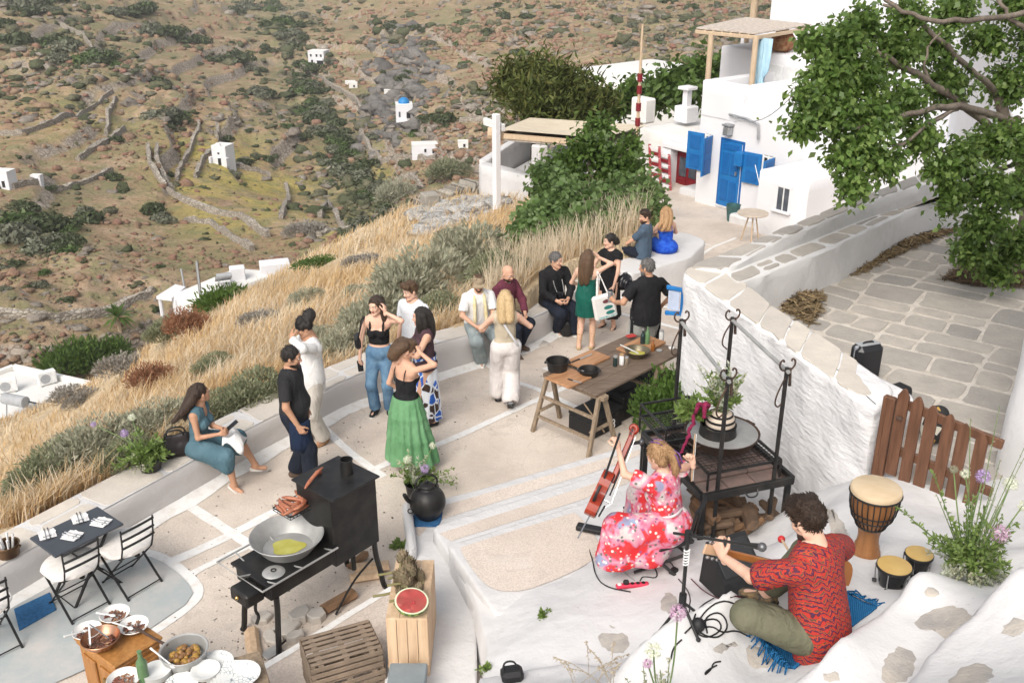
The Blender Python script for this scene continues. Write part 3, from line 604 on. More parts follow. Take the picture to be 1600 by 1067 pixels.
slab('terrace_step',L3,Z3,[(775,960),(757,935)],'',[m_white])
def sheet(name,px,z,m,ch=1):
 P=chaikin(A([G(u,v,z)[:2]for u,v in px]),ch);ar=np.sum(P[:,0]*np.roll(P[:,1],-1)-np.roll(P[:,0],-1)*P[:,1]);P=P if ar>0 else P[::-1]
 o=MB().add(np.column_stack([P,np.full(len(P),z)]),[tuple(range(len(P)))]).build(name,m);return kind(o,'structure')
sheet('step_tread',[(655,800),(655,800),(700,787),(745,775),(945,716),(945,716),(1000,702),(1000,702),(1000,712),(925,738),(925,738),(676,815),(676,815),(648,845)],Z1+.005,m_floor2)
sheet('step_tread',[(686,833),(686,833),(925,756),(1000,733),(1000,733),(1000,748),(901,783),(901,783),(704,845),(704,845)],Z2+.005,m_floor2)
sheet('terrace_floor',[(718,857),(722,853),(890,802),(902,800),(940,850),(936,868),(905,888),(860,908),(815,924),(770,922),(742,896)],Z3+.012,m_floor2,2)
LP_=[(606,893),(640,903),(632,912),(410,1046),(392,1075),(640,1075)]
P=[G(u,v,.10)[:2]for u,v in [(640,900),(520,975),(405,1045),(350,1080),(640,1080),(640,950)]]
kind(rwall('landing',P,-.3,.10,[m_floor2],.01,.12,None,rnd_=0,top_round=.015),'structure')
paint_root=MB();paint_line([(652,893),(640,902),(520,976),(405,1047),(360,1078)],.075,.10,30)
o=paint_root.build('painted_curb_edge',m_paint);kind(o,'structure')
kind(rwall('kettle_kerb',[G(u,v,.3)[:2]for u,v in [(628,782),(642,780),(652,858),(640,866)]],-.1,.30,[m_white],.01,.08,None,rnd_=1),'structure')
hp=[(750,890,.42),(800,925,.47),(880,896,.47),(930,872,.52),(905,800,.40),(820,860,.38),(960,780,.40),(985,870,.72),(1010,900,.78),(950,838,.54),(1135,925,1.15),(1100,900,1.02),(1065,960,1.08),(960,960,.85),(850,1000,.78),(800,975,.58),(770,985,.50),(745,1067,.62),(900,1067,1.3),(820,1067,.95),(1100,830,.72),(1160,830,.76),(1235,800,.8),(1225,850,1.0),(1060,770,.55),(1180,960,1.3),(1130,975,1.25),(1060,1005,1.22),(980,1040,1.25),(1060,1028,1.78),(1125,994,1.92),(1180,980,1.98),(1215,915,1.95),(1270,1000,2.05),(1330,930,2.07),(1395,920,2.08),(1352,870,1.95),(1300,855,1.85),(1262,815,1.5),(1290,800,1.65),(1330,760,1.62),(1245,785,1.1),(1400,745,1.62),(1480,800,1.68),(1440,850,1.95),(1000,1067,1.75),(1180,1040,2.0),(1225,1035,2.03),(1240,1067,2.30),(1300,1018,2.32),(1372,966,2.30),(1430,918,2.27),(1450,965,2.36),(1370,1040,2.36),(1500,905,2.25),(1550,860,2.25),(1480,965,2.40),(1420,1067,2.62),(1500,985,2.65),(1560,930,2.62),(1590,1050,2.85),(1540,1050,2.8),(1620,900,2.7)]
HP=[G(*q)for q in hp]+[A([0,3.4,2.0]),A([2.2,3.,3.3]),A([-.6,4,1.0]),A([4.6,4.2,3.2]),A([5,6,2.6]),A([3.0,10,.3]),A([1,9.5,.2]),A([.2,8.6,.3]),A([4.8,8,1.65])]
def sedge(px,z,h,wd=.02):
 P=A([G(u,v,z)[:2]for u,v in px]);P=np.concatenate([[P[0]-nrm(P[1]-P[0])*4],P,[P[-1]+nrm(P[-1]-P[-2])*4]])
 def f(x,y):
  b=np.full(np.shape(x),1e9);sg=np.ones(np.shape(x));x=x+.10*(fbm(x*2.3,y*2.3,0.,3,81)-.5);y=y+.10*(fbm(x*2.3+9,y*2.3,0.,3,82)-.5)
  for a,c in zip(P[:-1],P[1:]):
   d=c-a;t=np.clip(((x-a[0])*d[0]+(y-a[1])*d[1])/np.dot(d,d),0,1);q=(x-a[0]-t*d[0])**2+(y-a[1]-t*d[1])**2;cr=d[0]*(y-a[1])-d[1]*(x-a[0]);m=q<b;b=np.where(m,q,b);sg=np.where(m,np.where(cr<0,1.,-1.),sg)
  e=np.minimum(np.hypot(x-P[-1][0],y-P[-1][1]),np.hypot(x-P[0][0],y-P[0][1]));return h*.5*(1+sstep(e,3.2,4.0)*np.tanh(np.sqrt(b)*sg/wd))
 return f
SED=[sedge([(1045,1032),(1128,998),(1182,990),(1215,916),(1268,862)],1.93,.56),sedge([(1232,1067),(1297,1018),(1370,964),(1425,916),(1470,892)],2.32,.25),sedge([(1395,1067),(1440,1008),(1500,970),(1565,925)],2.64,.27),sedge([(740,1010),(830,1012),(930,1028),(1000,1022)],1.05,.16,.06)]
def sstp(x,y):return sum(f(x,y)for f in SED)
HP=A(HP);HP[:,2]-=sstp(HP[:,0],HP[:,1]);tps_s=TPS(HP,1.,1.2e-2)
def slz(x,y):
 x=np.asarray(x,float);y=np.asarray(y,float);z=tps_s(x,y)+sstp(x,y)
 return z+.04*(fbm(x*1.6,y*1.6,0.,3,71)-.5)+.018*(fbm(x*6,y*6,0.,4,72)-.5)
def hit_s(u,v):
 r=ray(u,v);t=np.linspace(3,12,600);p=EYEP+r*t[:,None];d=p[:,2]-slz(p[:,0],p[:,1]);k=max(1,int(np.argmax(d<0)))
 a=d[k-1]/(d[k-1]-d[k]+1e-9);q=p[k-1]*(1-a)+p[k]*a;return q
xl=lambda y:np.interp(y,[3,5.8,6.8,7.6,8.9],[-.15,-.32,-.26,-.40,-.80])
g=[]
for y in np.arange(3.0,10.6,.035):
 x=np.linspace(xl(y)+.02,5.4,190);z=slz(x,np.full(190,y));z[0]=0;g.append(np.column_stack([x,np.full(190,y),z]))
g=np.stack(g);V=g.reshape(-1,3);m_,n_=g.shape[:2];ii=np.arange(m_*n_).reshape(m_,n_)
o=big('whitewashed_rock_steps',V,np.stack([ii[:-1,:-1],ii[:-1,1:],ii[1:,1:],ii[1:,:-1]],-1).reshape(-1,4),m_white_rough);kind(o,'structure')
m_patch=mat('bare_stone_patch',(.34,.32,.30),(.50,.45,.39),5,.95,0,.6,45,.012)
def patch(px,name='bare_stone_patch',dz=.006,fn=hit_s):
 P=chaikin(A([fn(u,v)[:2]for u,v in px]),2);P=resamp(P,.03,True);c=P.mean(0);P=c+(P-c)*1.18+rng.normal(0,.007,P.shape);g=[c+(P-c)*s for s in (1,.75,.5,.25,.03)]
 g=[np.column_stack([q,slz(q[:,0],q[:,1])+dz*(1 if i else.1)])for i,q in enumerate(g)]
 G_=np.stack([np.concatenate([q,q[:1]])for q in g]);o=MB().grid(G_,0,True).build(name,m_patch,None,180);kind(o,'structure')
for px in [[(940,990),(975,990),(983,1003),(975,1017),(955,1018),(938,1002)],[(1040,925),(1055,930),(1060,952),(1045,958),(1034,948)],[(1278,800),(1300,800),(1330,835),(1325,858),(1300,840)],[(1162,1025),(1185,1003),(1222,1030),(1190,1046)],[(1435,970),(1475,948),(1517,952),(1515,975),(1470,985),(1438,983)],[(1376,1045),(1400,1012),(1430,1022),(1420,1060),(1385,1066)],[(1565,975),(1600,965),(1600,990),(1570,992)],[(1483,1062),(1520,1035),(1548,1045),(1540,1067),(1490,1075)],[(1112,1012),(1145,998),(1152,1008),(1122,1020)],[(1443,920),(1462,918),(1466,934),(1452,936)],[(1286,1052),(1308,1046),(1312,1060),(1292,1068)],[(955,975),(950,978),(962,984)]]:patch(px)
YZ=1.65
ci=[(1066,423),(1121,465),(1202,519),(1262,566),(1330,614),(1372,640)];co=[(1117,400),(1205,477),(1269,515),(1300,536),(1345,566),(1400,606)]
CI=[G(u,v,2.2)[:2]for u,v in ci];CO=[G(u,v,2.2)[:2]for u,v in co]
ww=wthing('garden_wall','thick rough whitewashed wall with stone slab cap behind the iron grill','wall',(*CI[3],.8))
rwall('wall_body',CI+CO[::-1],lambda x,y:np.interp(y,[8.5,11],[.5,-.4]),2.2,[m_white_wall],.05,.08,ww,rnd_=2,sc=4.)
band_stones(CI[:-1],CO[:-1],2.203,ww,m_stone,.5,.018,0,5)
P=[G(u,v,2.12)[:2]for u,v in [(1330,614),(1372,640),(1410,640),(1432,618),(1385,596),(1345,575)]]
rwall('wall_end',P,.5,2.14,[m_white_wall],.04,.1,ww,rnd_=2)
stone([G(u,v,2.16)[:2]for u,v in [(1300,598),(1330,585),(1352,607),(1362,622),(1345,625)]],2.2,ww,m_stone)
PO=[G(1072,420,2.2)[:2],G(1215,356,2.45)[:2],G(1300,320,2.5)[:2],G(1448,264,2.55)[:2],A([9.5,16.6])]
PI_=[G(1135,418,2.3)[:2],G(1269,351,2.45)[:2],G(1357,312,2.5)[:2],G(1460,277,2.55)[:2],A([9.7,16.2])]
LE=[G(1152,444,2.22)[:2],G(1320,375,2.25)[:2],G(1395,336,2.25)[:2],G(1478,301,2.25)[:2],A([9.9,15.6])]
pw=wthing('parapet_wall','whitewashed parapet with two rows of stone slabs between lane and yard','wall',(*PO[1],1.))
pz=lambda x,y:np.interp(x,[2.2,3.6,6,9],[2.22,2.42,2.5,2.55])
rwall('wall_body',PO+PI_[::-1],-1.2,pz,[m_white],.03,.14,pw)
rwall('ledge',[q+(l-q)*-.3 for q,l in zip(PI_,LE)]+LE[::-1],1.2,2.22,[m_white_rough],.035,.12,pw)
band_stones(PO[:4],PI_[:4],lambda x,y:pz(x,y)+.002,pw,m_paver,.55,.03,0,7)
band_stones([lerp(p,l,.12)for p,l in zip(PI_[:4],LE[:4])],[lerp(p,l,.93)for p,l in zip(PI_[:4],LE[:4])],2.222,pw,m_paver,.55,.03,0.1,9)
YP=A([CO[0]+A([.05,.1]),LE[1],LE[3],[9.9,15.4],[9.9,6.5],G(1548,790,YZ)[:2],G(1395,745,YZ)[:2],CO[-1],CO[2]])
t=NT('yard_mortar');p=t.pos();t.col(t.mix(t.ramp(t.noise(6,5,p,.7),[(.4,0.),(.65,.8)]),(.62,.57,.51),(.42,.37,.31))).set(.95,0.,.1);t.bump(t.noise(30,4,p),.3,.01);m_mortar=t.m
yd=kind(rwall('yard_paving',YP,.2,YZ,[m_mortar],.0,.4,None,rnd_=0),'structure')
def inpoly(p,P):
 c=False;n=len(P)
 for i in range(n):
  a,b=P[i],P[i-1]
  if (a[1]>p[1])!=(b[1]>p[1])and p[0]<(b[0]-a[0])*(p[1]-a[1])/(b[1]-a[1])+a[0]:c=not c
 return c
th=math.radians(-37);Rr=A([[math.cos(th),-math.sin(th)],[math.sin(th),math.cos(th)]]);r=random.Random(4);cnt=0
def split(x0,y0,x1,y1,d=0):
 w,h=x1-x0,y1-y0
 if (w>.95 or h>.70 or (w>.62 and h>.4 and r.random()<.45))and d<9:
  if w>h*1.25:m=x0+w*r.uniform(.36,.64);split(x0,y0,m,y1,d+1);split(m,y0,x1,y1,d+1)
  else:m=y0+h*r.uniform(.36,.64);split(x0,y0,x1,m,d+1);split(x0,m,x1,y1,d+1)
  return
 global cnt
 g=.022;q=[(x0+g,y0+g),(x1-g,y0+g),(x1-g,y1-g),(x0+g,y1-g)]
 if r.random()<.25 and w>.5:q.insert(2,(x1-g-r.uniform(.0,.03),(y0+y1)/2));
 q=A(q);wob=np.stack([.22*(fbm(q[:,0]*.7,q[:,1]*.7,0.,2,91)-.5),.22*(fbm(q[:,0]*.7+31,q[:,1]*.7,0.,2,93)-.5)],1);q=(q+wob)@Rr.T+A([6,10.5]);c=q.mean(0)
 if inpoly(c,YP)and cnt<290:
  u,v=projpx(c[0],c[1],YZ)
  if 1150<u<1660 and 280<v<860:stone(q,YZ,yd,m_paver,.03,.008,'paving_stone',.003);cnt+=1
for k in range(-6,8):split(-7,k*1.3,7,k*1.3+1.3)
gp_=[]
while len(gp_)<700:
 u,v=rnd.uniform(-20,1060),rnd.uniform(470,1060);p=GF(u,v)
 if sdist(p[:1],p[1:2])[0]<-.05 and u<640+max(0,760-v)*1.6 and p[1]>5.5:gp_.append([p[0],p[1],float(fzz(p[0],p[1]))])
gp_=A(gp_);kind(scatter_mesh('floor_grit',gp_,rng.uniform(.004,.013,len(gp_)),[scrubmat('grit',[(.22,.18,.15),(.42,.37,.32),(.55,.50,.45),(.16,.13,.09)])],np.zeros(len(gp_),int),5,3,.5,.4),'stuff')
# ================================================================ HOUSES
m_blue=mat('blue_paint',(.008,.125,.36),(.013,.155,.41),5,.5,0,.15,60,.004)
m_blue2=mat('deep_blue_paint',(.006,.095,.30),(.010,.115,.34),5,.5)
m_red=mat('red_paint',(.20,.012,.018),(.15,.010,.014),5,.5)
m_dark=mat('dark_interior',(.02,.02,.022),None,5,.4)
m_glass=mat('dark_glass',(.06,.07,.085),(.10,.11,.13),3,.15)
m_roof=washmat('roof_whitewash',(.70,.685,.655),(.54,.50,.43),.4,.35)
m_house=washmat('house_whitewash',(.68,.675,.69),(.52,.51,.515),.15,.3,.4)
m_pine=mat('raw_timber',(.54,.42,.29),(.46,.34,.23),3,.7,stretch=(8,8,1))
m_reed=mat('reed_mat',(.56,.50,.44),(.38,.32,.27),10,.9,0,.6,60,.02)
m_metal=mat('galvanised_metal',(.42,.43,.44),(.34,.35,.36),8,.4,.7)
m_greyp2=mat('grey_plastic',(.35,.36,.37),None,4,.5);m_whitep=mat('white_plastic',(.75,.75,.74),None,4,.4)
HD=nrm((.6,-.8,0));HN=nrm((-.8,-.6,0));HR=np.stack([HD,-HN,A([0,0,1.])],1)
H0=G(1128,328,-1.42)
def HP_(u,v,off=0.):return PLN(u,v,H0+HN*off,HN)
def hl(p):q=A(p)-H0;return A([q@HD,-(q@HN),q[2]+0])
def hw(a,i,z):return H0+HD*a-HN*i+A([0,0,z])
def rect(u0,v0,u1,v1,off=0.):
 p,q=hl(HP_(u0,v0,off)),hl(HP_(u1,v1,off));return p[0],q[0],q[2],p[2]
def hbox(mb,a0,a1,i0,i1,z0,z1,mi=0,b=0.):return mb.box(hw((a0+a1)/2,(i0+i1)/2,(z0+z1)/2),(abs(a1-a0),abs(i1-i0),abs(z1-z0)),HR,mi,b)
def hblock(name,a0,a1,i0,i1,z0,z1,m,parent,amp=.02,step=.25,tr=.045):
 return rwall(name,[hw(a,i,0)[:2]for a,i in ((a0,i0),(a1,i0),(a1,i1),(a0,i1))],z0+H0[2],z1+H0[2],m,amp,step,parent,rnd_=0,sc=.9,top_round=tr)
aL=hl(HP_(1086,300))[0];zt=hl(HP_(1200,176))[2];zp=hl(HP_(1100,124))[2];aM=hl(HP_(1161,150))[0]
hs_=wthing('white_house','white cubic village house with blue door and blue shutters beside the lane','house',tuple(H0))
hblock('wall',aL,aL+10.5,0,6.5,-2,zt,[m_house],hs_)
hblock('terrace_parapet',aL+.02,aM,-.02,.30,zt-.4,zp,[m_house],hs_);hblock('terrace_parapet',aL+.02,aL+.34,.28,6,zt-.4,zp,[m_house],hs_)
hblock('terrace_step',aM-.02,aM+.3,.28,3.2,zt-.3,zp+.02,[m_house],hs_)
hblock('upper_terrace_wall',aM+.2,aL+10.4,1.1,1.4,zt-.3,zp+.05,[m_house],hs_)
a0,a1,z0,z1=rect(1130,219,1151,328)
MBd=MB();hbox(MBd,a0-.05,a1+.05,-.04,.02,z0-.06,z0+.02,0,.01)
MBd.build('door_step',m_white,hs_)
dr=MB();hbox(dr,a0,a1,-.035,.03,z0,z1,0,.01);dr=dr.build('door',m_blue,hs_)
k=MB()
for x0,x1,y0,y1 in ((.1,.46,.1,.42),(.54,.9,.1,.42),(.1,.46,.5,.84),(.54,.9,.5,.84),(.1,.9,.88,.97)):hbox(k,a0+x0*(a1-a0),a0+x1*(a1-a0),-.055,-.03,z0+y0*(z1-z0),z0+y1*(z1-z0),0,.012)
k.build('door_panel',m_blue2,dr)
k=MB();k.box(hw(a1-.08,-.08,z0+1.0),(.04,.06,.1),HR);k.build('handle',m_metal,dr)
k=MB()
for x in (a0-.07,a1+.02):hbox(k,x,x+.07,-.02,.1,z0,z1+.07,0,.01)
hbox(k,a0-.07,a1+.09,-.022,.1,z1,z1+.07,0,.01);k.build('door_frame',m_blue2,hs_)
def window(a0,a1,z0,z1,shutters):
 w=MB();hbox(w,a0,a1,-.02,.06,z0,z1);w=w.build('window',m_dark,hs_)
 f=MB()
 for x in (a0,(a0+a1)/2-.03,a1-.06):hbox(f,x,x+.06,-.035,.02,z0,z1,0,.006)
 for z in (z0,z1-.06,(z0+z1)/2):hbox(f,a0+.01,a1-.01,-.033,.02,z,z+.05,0,.006)
 f.build('frame',m_whitep,w)
 for side,an in shutters:
  hx=a0 if side<0 else a1;wd=.56;d=HD*math.cos(an)*side+HN*math.sin(an);c0=hw(hx,-.04,(z0+z1)/2)
  R=np.stack([d,np.cross([0,0,1.],d),A([0,0,1.])],1);s=MB();s.box(c0+d*wd/2,(wd,.045,z1-z0),R,0,.008)
  s=s.build('shutter',m_blue,hs_)
  p=MB()
  for y in (-.26,.24):p.box(c0+d*wd/2+A([0,0,y*(z1-z0)]),(wd*.66,.065,(z1-z0)*.38),R,0,.012)
  p.build('shutter_panel',m_blue2,s)
a0,a1,z0,z1=rect(1102,207,1117,275);window(a0+.02,a0+.30,z0+.05,z1-.03,((-1,.12),(1,1.25)))
a0,a1,z0,z1=rect(1193,240,1212,298);window(a0,a0+.40,z0+.03,z1-.03,((-1,.12),(1,1.35)))
k=MB();p=HP_(1137,205,.12);k.box(p,(.22,.2,.24),HR,0,.03);k.box(p+A([0,0,.16]),(.26,.24,.05),HR,0,.01);tag(k.build('wall_lamp',m_metal),'small grey square lamp on the white wall above the blue door','lamp')
a0,a1,z0,z1=rect(1149,237,1160,262,.2);k=MB();hbox(k,a0,a0+.26,-.24,-.02,z0,z1,0,.02);k.build('meter_box',m_blue,hs_)
k=MB();q=HP_(1144,180,.1);k.tube([q+HD*-.1,q+HD*.5+A([0,0,-.02]),q+HD*.9+A([0,0,-.1]),q+HD*.95+A([0,0,-.5])],.035,6);k.build('cable_bracket',m_metal,hs_)
def wire(name,a,b,sag,r,m,lab,cat='cable'):
 t=np.linspace(0,1,16)[:,None];P=A(a)*(1-t)+A(b)*t;P[:,2]-=sag*4*(t*(1-t))[:,0];return tag(MB().tube(P,r,5).build(name,m),lab,cat)
wire('cable',q,D(1262,120,22),.5,.012,m_greyp2,'thin sagging grey cable crossing in front of the white house')
q0=HP_(1180,258,.3);wire('cord',q0,hw(hl(HP_(1190,303,.5))[0],-.5,hl(HP_(1190,303,.5))[2]),.0,.012,m_whitep,'white cord tied from the right blue shutter down to the annex','cord')
off=1.7;a0,a1,z0,z1=rect(1188,264,1254,345,off);ax0,ax1,azt=a0,a1,z1
an=wthing('annex','low white cube annex with one small window at the side of the blue shuttered house','building',tuple(hw(a0,-off,0)))
hblock('wall',a0,a1,-off,1.5,-2.2,z1,[m_house],an)
w0,w1,y0,y1=rect(1215,291,1226,330,off);k=MB();hbox(k,w0,w0+.42,-off-.012,-off+.1,y0,y1);k=k.build('window',m_glass,an)
f=MB()
for x in (w0-.02,w0+.38):hbox(f,x,x+.06,-off-.03,-off+.1,y0,y1,0,.005)
hbox(f,w0-.04,w0+.46,-off-.03,-off+.1,y1,y1+.06,0,.005);f.build('frame',m_house,k);f=MB();hbox(f,w0-.06,w0+.48,-off-.09,-off,y0-.06,y0,0,.01);f.build('sill',m_house,k)
f=MB();hbox(f,w0+.20,w0+.23,-off-.025,-off+.1,y0,y1);f.build('mullion',m_whitep,k)
bp=hl(HP_(1165,345,1.2));k=MB();hbox(k,bp[0]-.5,bp[0]+1.5,-1.3,-.4,-2,.45,0,.05);tag(k.build('wall_bench',m_white),'white plastered bench built against the house by the blue door','bench')
def small_table(loc,h=.72,r=.36):
 t=thing('side_table','small round wooden topped table on thin metal legs outside the annex','table',loc)
 MB().lathe([(.001,h-.03),(r,h-.03),(r+.01,h-.015),(r,h),(.001,h)],n=20).build('tabletop',mat('pale_table_wood',(.50,.42,.34),None,4),t,40)
 for i in range(3):
  a=i*2.09+.4;MB().tube([(.08*math.cos(a),.08*math.sin(a),h-.03),(.24*math.cos(a),.24*math.sin(a),0)],.018,6).build('leg',m_pine,t)
q=G(1172,378,-.95);small_table(q)
q=GF(1144,345);k=MB();k.lathe([(.001,0),(.14,0),(.19,.42),(.2,.43),(.18,.43),(.13,.03),(.001,.03)],n=14);k=k.build('bucket',mat('green_plastic',(.05,.13,.13),None,3,.5),None,40,org=None);k.location=q;tag(k,'dark green plastic bucket standing by the blue door','bucket')
pr=wthing('roof_pergola','timber pergola with flat reed roof over the upper house terrace','pergola',tuple(hw(aL,2,zp)))
zr=D(1088,43,28.)[2];A1,A2,A3,A4=[G(u,v,zr)for u,v in ((1088,43),(1184,52),(1268,38),(1166,27))]
def quadslab(mb,P,th,mi=0):P=[A(p)for p in P];V=P+[p-A([0,0,th])for p in P];return mb.add(V,[(0,1,2,3),(7,6,5,4),(0,4,5,1),(1,5,6,2),(2,6,7,3),(3,7,4,0)],mi)
quadslab(MB(),[A1,A2,A3,A4],.04).build('reed_roof',m_reed,pr)
for a,b in ((A1,A2),(A4,A3),(A1,A4),(A2,A3)):MB().bar(a-A([0,0,.12]),b-A([0,0,.12]),.07,.10,bv=.01).build('beam',m_pine,pr)
for i in range(1,7):MB().bar(lerp(A1,A2,i/7)-A([0,0,.07]),lerp(A4,A3,i/7)-A([0,0,.07]),.05,.05).build('rafter',m_pine,pr)
for p in (lerp(A1,A2,.26),lerp(A4,A3,.04),lerp(A1,A2,.98),lerp(A4,A3,.9)):MB().tube([(p[0],p[1],zp+H0[2]-.6),(p[0],p[1],p[2]-.1)],.08,10).build('post',m_pine,pr)
tp=D(1176,40,36);k=MB().tube([(tp[0],tp[1],-3),(tp[0],tp[1],tp[2]+3)],[.17,.13],10);tag(k.build('utility_pole',m_pine,None,60),'tall round timber utility pole behind the reed pergola','pole')
q=lerp(A2,A3,.06)+A([0,0,-.15])-HN*.1;rows=[]
for i in range(15):
 t=i/14;w=.30-.17*math.exp(-((t-.68)/.1)**2)+.05*(t>.85);rows.append([q+HD*(-w+2*w*s/16)+HN*(.07*math.sin(s*1.9+t*2))+A([0,0,-1.6*t])for s in range(17)])
tag(MB().grid(rows).build('curtain',mat('pale_blue_cloth',(.36,.56,.68),(.44,.62,.72),4,.9),None,180),'pale blue curtain tied in a knot hanging from the pergola','curtain')
p=PLN(1222,85,H0-HN*2.6,HN);cl=hl(p);cb=wthing('kitchen_counter','white plastered outdoor counter with cupboard doors under the reed pergola','counter',tuple(p))
cz=cl[2];hblock('counter_body',cl[0]-.9,cl[0]+1.2,2.6,4.2,zt-.2,cz-.02,[m_house],cb)
for i in range(2):k=MB();hbox(k,cl[0]-.75+i*.95,cl[0]+.1+i*.95,2.56,2.6,cz-1.5,cz-.3,0,.01);k.build('cupboard_door',m_whitep,cb)
hblock('back_block',cl[0]-2.6,cl[0]-.92,3.0,4.4,zt-.2,cz-.05,[m_house],cb)
k=MB().ell(hw(cl[0]-.35,3.0,cz+.3),(.36,.3,.34),14,9,jit=.3);tag(k.build('dried_bouquet',mat('dried_reddish_plant',(.20,.07,.035),(.35,.2,.1),9,.9,0,1.,25,.05),None,60),'reddish brown dried flower bundle on the white outdoor counter','plant')
ub=wthing('upper_house','tall plain white house rising behind the roof terrace','house',tuple(hw(aL+6,6,zt)))
qa=hl(PLN(1158,60,H0-HN*4.4,HN));qb=hl(PLN(1204,22,H0-HN*5.2,HN))
hblock('wall',qa[0],aL+16,4.4,12,-2,hl(PLN(1240,62,H0-HN*4.4,HN))[2],[m_house],ub);hblock('upper_wall',qb[0],aL+16,5.2,12,2,11,[m_house],ub)
a0=hl(PLN(1268,96,H0-HN*4.4,HN));k=MB();hbox(k,a0[0]-.15,a0[0]+.9,4.38,4.5,a0[2]-.5,a0[2]+.5);k=k.build('window',m_glass,ub);f=MB()
for x in (a0[0]-.2,a0[0]+.33,a0[0]+.9):hbox(f,x,x+.07,4.34,4.45,a0[2]-.55,a0[2]+.55)
f.build('frame',m_whitep,k)
rb=wthing('white_building','large plain white building behind the leafy tree','building',(11,17.5,1.6))
rwall('wall',[(8.6,17.3),(15,15.2),(17,22),(10.2,23.5)],-1,8.5,[m_house],.03,.4,rb,rnd_=0,sc=.8);rwall('buttress',[(9.8,16.5),(15,14.6),(15.4,15.6),(10.1,17.2)],0,4.2,[m_house],.03,.3,rb,sc=.8)
K=G(1550,724,1.7);nb=wthing('near_house','plain white house wall at the right edge beside the picket gate','house',tuple(K))
rwall('wall',[K[:2],K[:2]+A([.42,-1.6]),K[:2]+A([.75,-3.4]),K[:2]+A([4,-3.4]),K[:2]+A([4,1.0]),K[:2]+A([.35,.35])],1.0,6.2,[m_white_clean],.03,.12,nb,rnd_=1,sc=2)
rp=1.4;R0=-rp;a0=hl(PLN(1000,200,H0-HN*1.2,HN))[0];zr_=hl(PLN(1062,214,H0-HN*1.2,HN))[2]
rd=wthing('red_door_house','lower white house with a dark red door at the end of the lane','house',tuple(hw(a0,1.2,0)))
hblock('wall',a0,aL+.2,1.2,7,-2.4,zr_,[m_roof],rd)
p=hl(PLN(1060,236,H0-HN*1.2,HN));q=hl(PLN(1076,314,H0-HN*1.2,HN));dz0,dz1=q[2],p[2]
k=MB();hbox(k,p[0],p[0]+.95,1.16,1.3,dz0,dz1,0,.01);k=k.build('door',m_red,rd);f=MB()
for x0,x1,y0,y1 in ((.14,.44,.08,.45),(.56,.86,.08,.45)):hbox(f,p[0]+x0*.95,p[0]+x1*.95,1.13,1.17,dz0+y0*(dz1-dz0),dz0+y1*(dz1-dz0),0,.01)
f.build('door_panel',m_red,k);f=MB()
for x0 in (.14,.56):hbox(f,p[0]+x0*.95,p[0]+(x0+.3)*.95,1.14,1.17,dz0+.5*(dz1-dz0),dz0+.9*(dz1-dz0))
f.build('pane',m_glass,k)
hblock('door_hood',p[0]-.35,p[0]+1.5,.85,1.25,dz1+.12,dz1+.3,[m_house],rd,.01,.15,.03)
hblock('door_jamb',p[0]-.4,p[0]-.02,.9,1.25,-1.5,dz1+.12,[m_house],rd,.01,.2,.03);hblock('stoop',p[0]+1.0,p[0]+1.8,.3,1.25,-2,dz0+.7,[m_white],rd,.03,.2,.08)
c=D(1072,178,31.5);ch=MB();ch.box(c,(.55,.55,.5),HR,0,.03);ch.box(c+A([0,0,.5]),(.2,.2,.5),HR);ch.box(c+A([0,0,.8]),(.45,.45,.1),HR,0,.02);ch.build('chimney',m_house,rd,org=None)
c=D(1005,172,33);MB().box(c,(.7,.5,.8),HR,0,.05).build('chimney',m_roof,rd)
def ladder(u0,v0,u1,v1,lab):
 t=wthing('wooden_frame',lab,'ladder',tuple(PLN(u0,v1,H0,HN)))
 a,b=PLN(u0,v0,H0-HN*.9,HN),PLN(u0+2,v1,H0-HN*.3,HN);d=HD*.42
 for s in (0,1):MB().bar(a+d*s,b+d*s,.08,.06).build('rail',mat('faded_red_paint',(.30,.04,.05),(.24,.05,.05),6,.7),t)
 for i in range(8):MB().bar(lerp(a,b,(i+.5)/8),lerp(a,b,(i+.5)/8)+d,.05,.1).build('rung',(m_whitep,m_red)[i%2],t)
ladder(1015,226,1015,292,'red and white slatted frame leaning left of the red door');ladder(1030,238,1033,300,'narrow red ladder leaning nearer to the red door')
b=D(996,200,30.5);t_=D(996,31,30.5);fl=wthing('flagpole','tall thin weathered pole with red bands beside the white roofs','pole',(b[0],b[1],-3))
MB().tube([(b[0],b[1],-3),(b[0],b[1],t_[2])],[.07,.035],8).build('pole',m_pine,fl)
for v in (116,136,165,190):q=D(996,v,30.5);MB().tube([(b[0],b[1],q[2]-.12),(b[0],b[1],q[2]+.12)],.08,8).build('band',m_red,fl)
zc=36.;pt=wthing('canvas_pergola','cream canvas shade roof on white pillars over a low terrace','pergola',tuple(D(830,300,zc)))
B1,B2,B3,B4=D(781,203,34),D(940,216,33),D(1012,196,38),D(828,184,41)
m_canvas=mat('cream_canvas',(.66,.57,.43),(.58,.49,.36),2,.9,0,.3,20,.02)
rows=[[lerp(lerp(B1,B2,i/10),lerp(B4,B3,i/10),j/8)+A([0,0,-.18*math.sin(PI*i/10)*math.sin(PI*j/8)])for i in range(11)]for j in range(9)];MB().grid(rows,0,True).build('canvas',m_canvas,pt,180)
quadslab(MB(),[q-A([0,0,.3])for q in (B1,B2,B3,B4)],.06).build('reed_underlay',m_reed,pt)
for a,b in ((B1,B2),(B4,B3),(B1,B4)):MB().bar(a-A([0,0,.2]),b-A([0,0,.2]),.12,.16).build('beam',m_pine,pt)
for p in (lerp(B1,B2,.4)-A([0,0,.3]),lerp(B4,B3,.12),lerp(B1,B2,.95)-A([0,0,.3])):MB().box((p[0],p[1],p[2]-2.2),(.42,.42,4.2),HR,0,.04).build('pillar',m_white,pt)
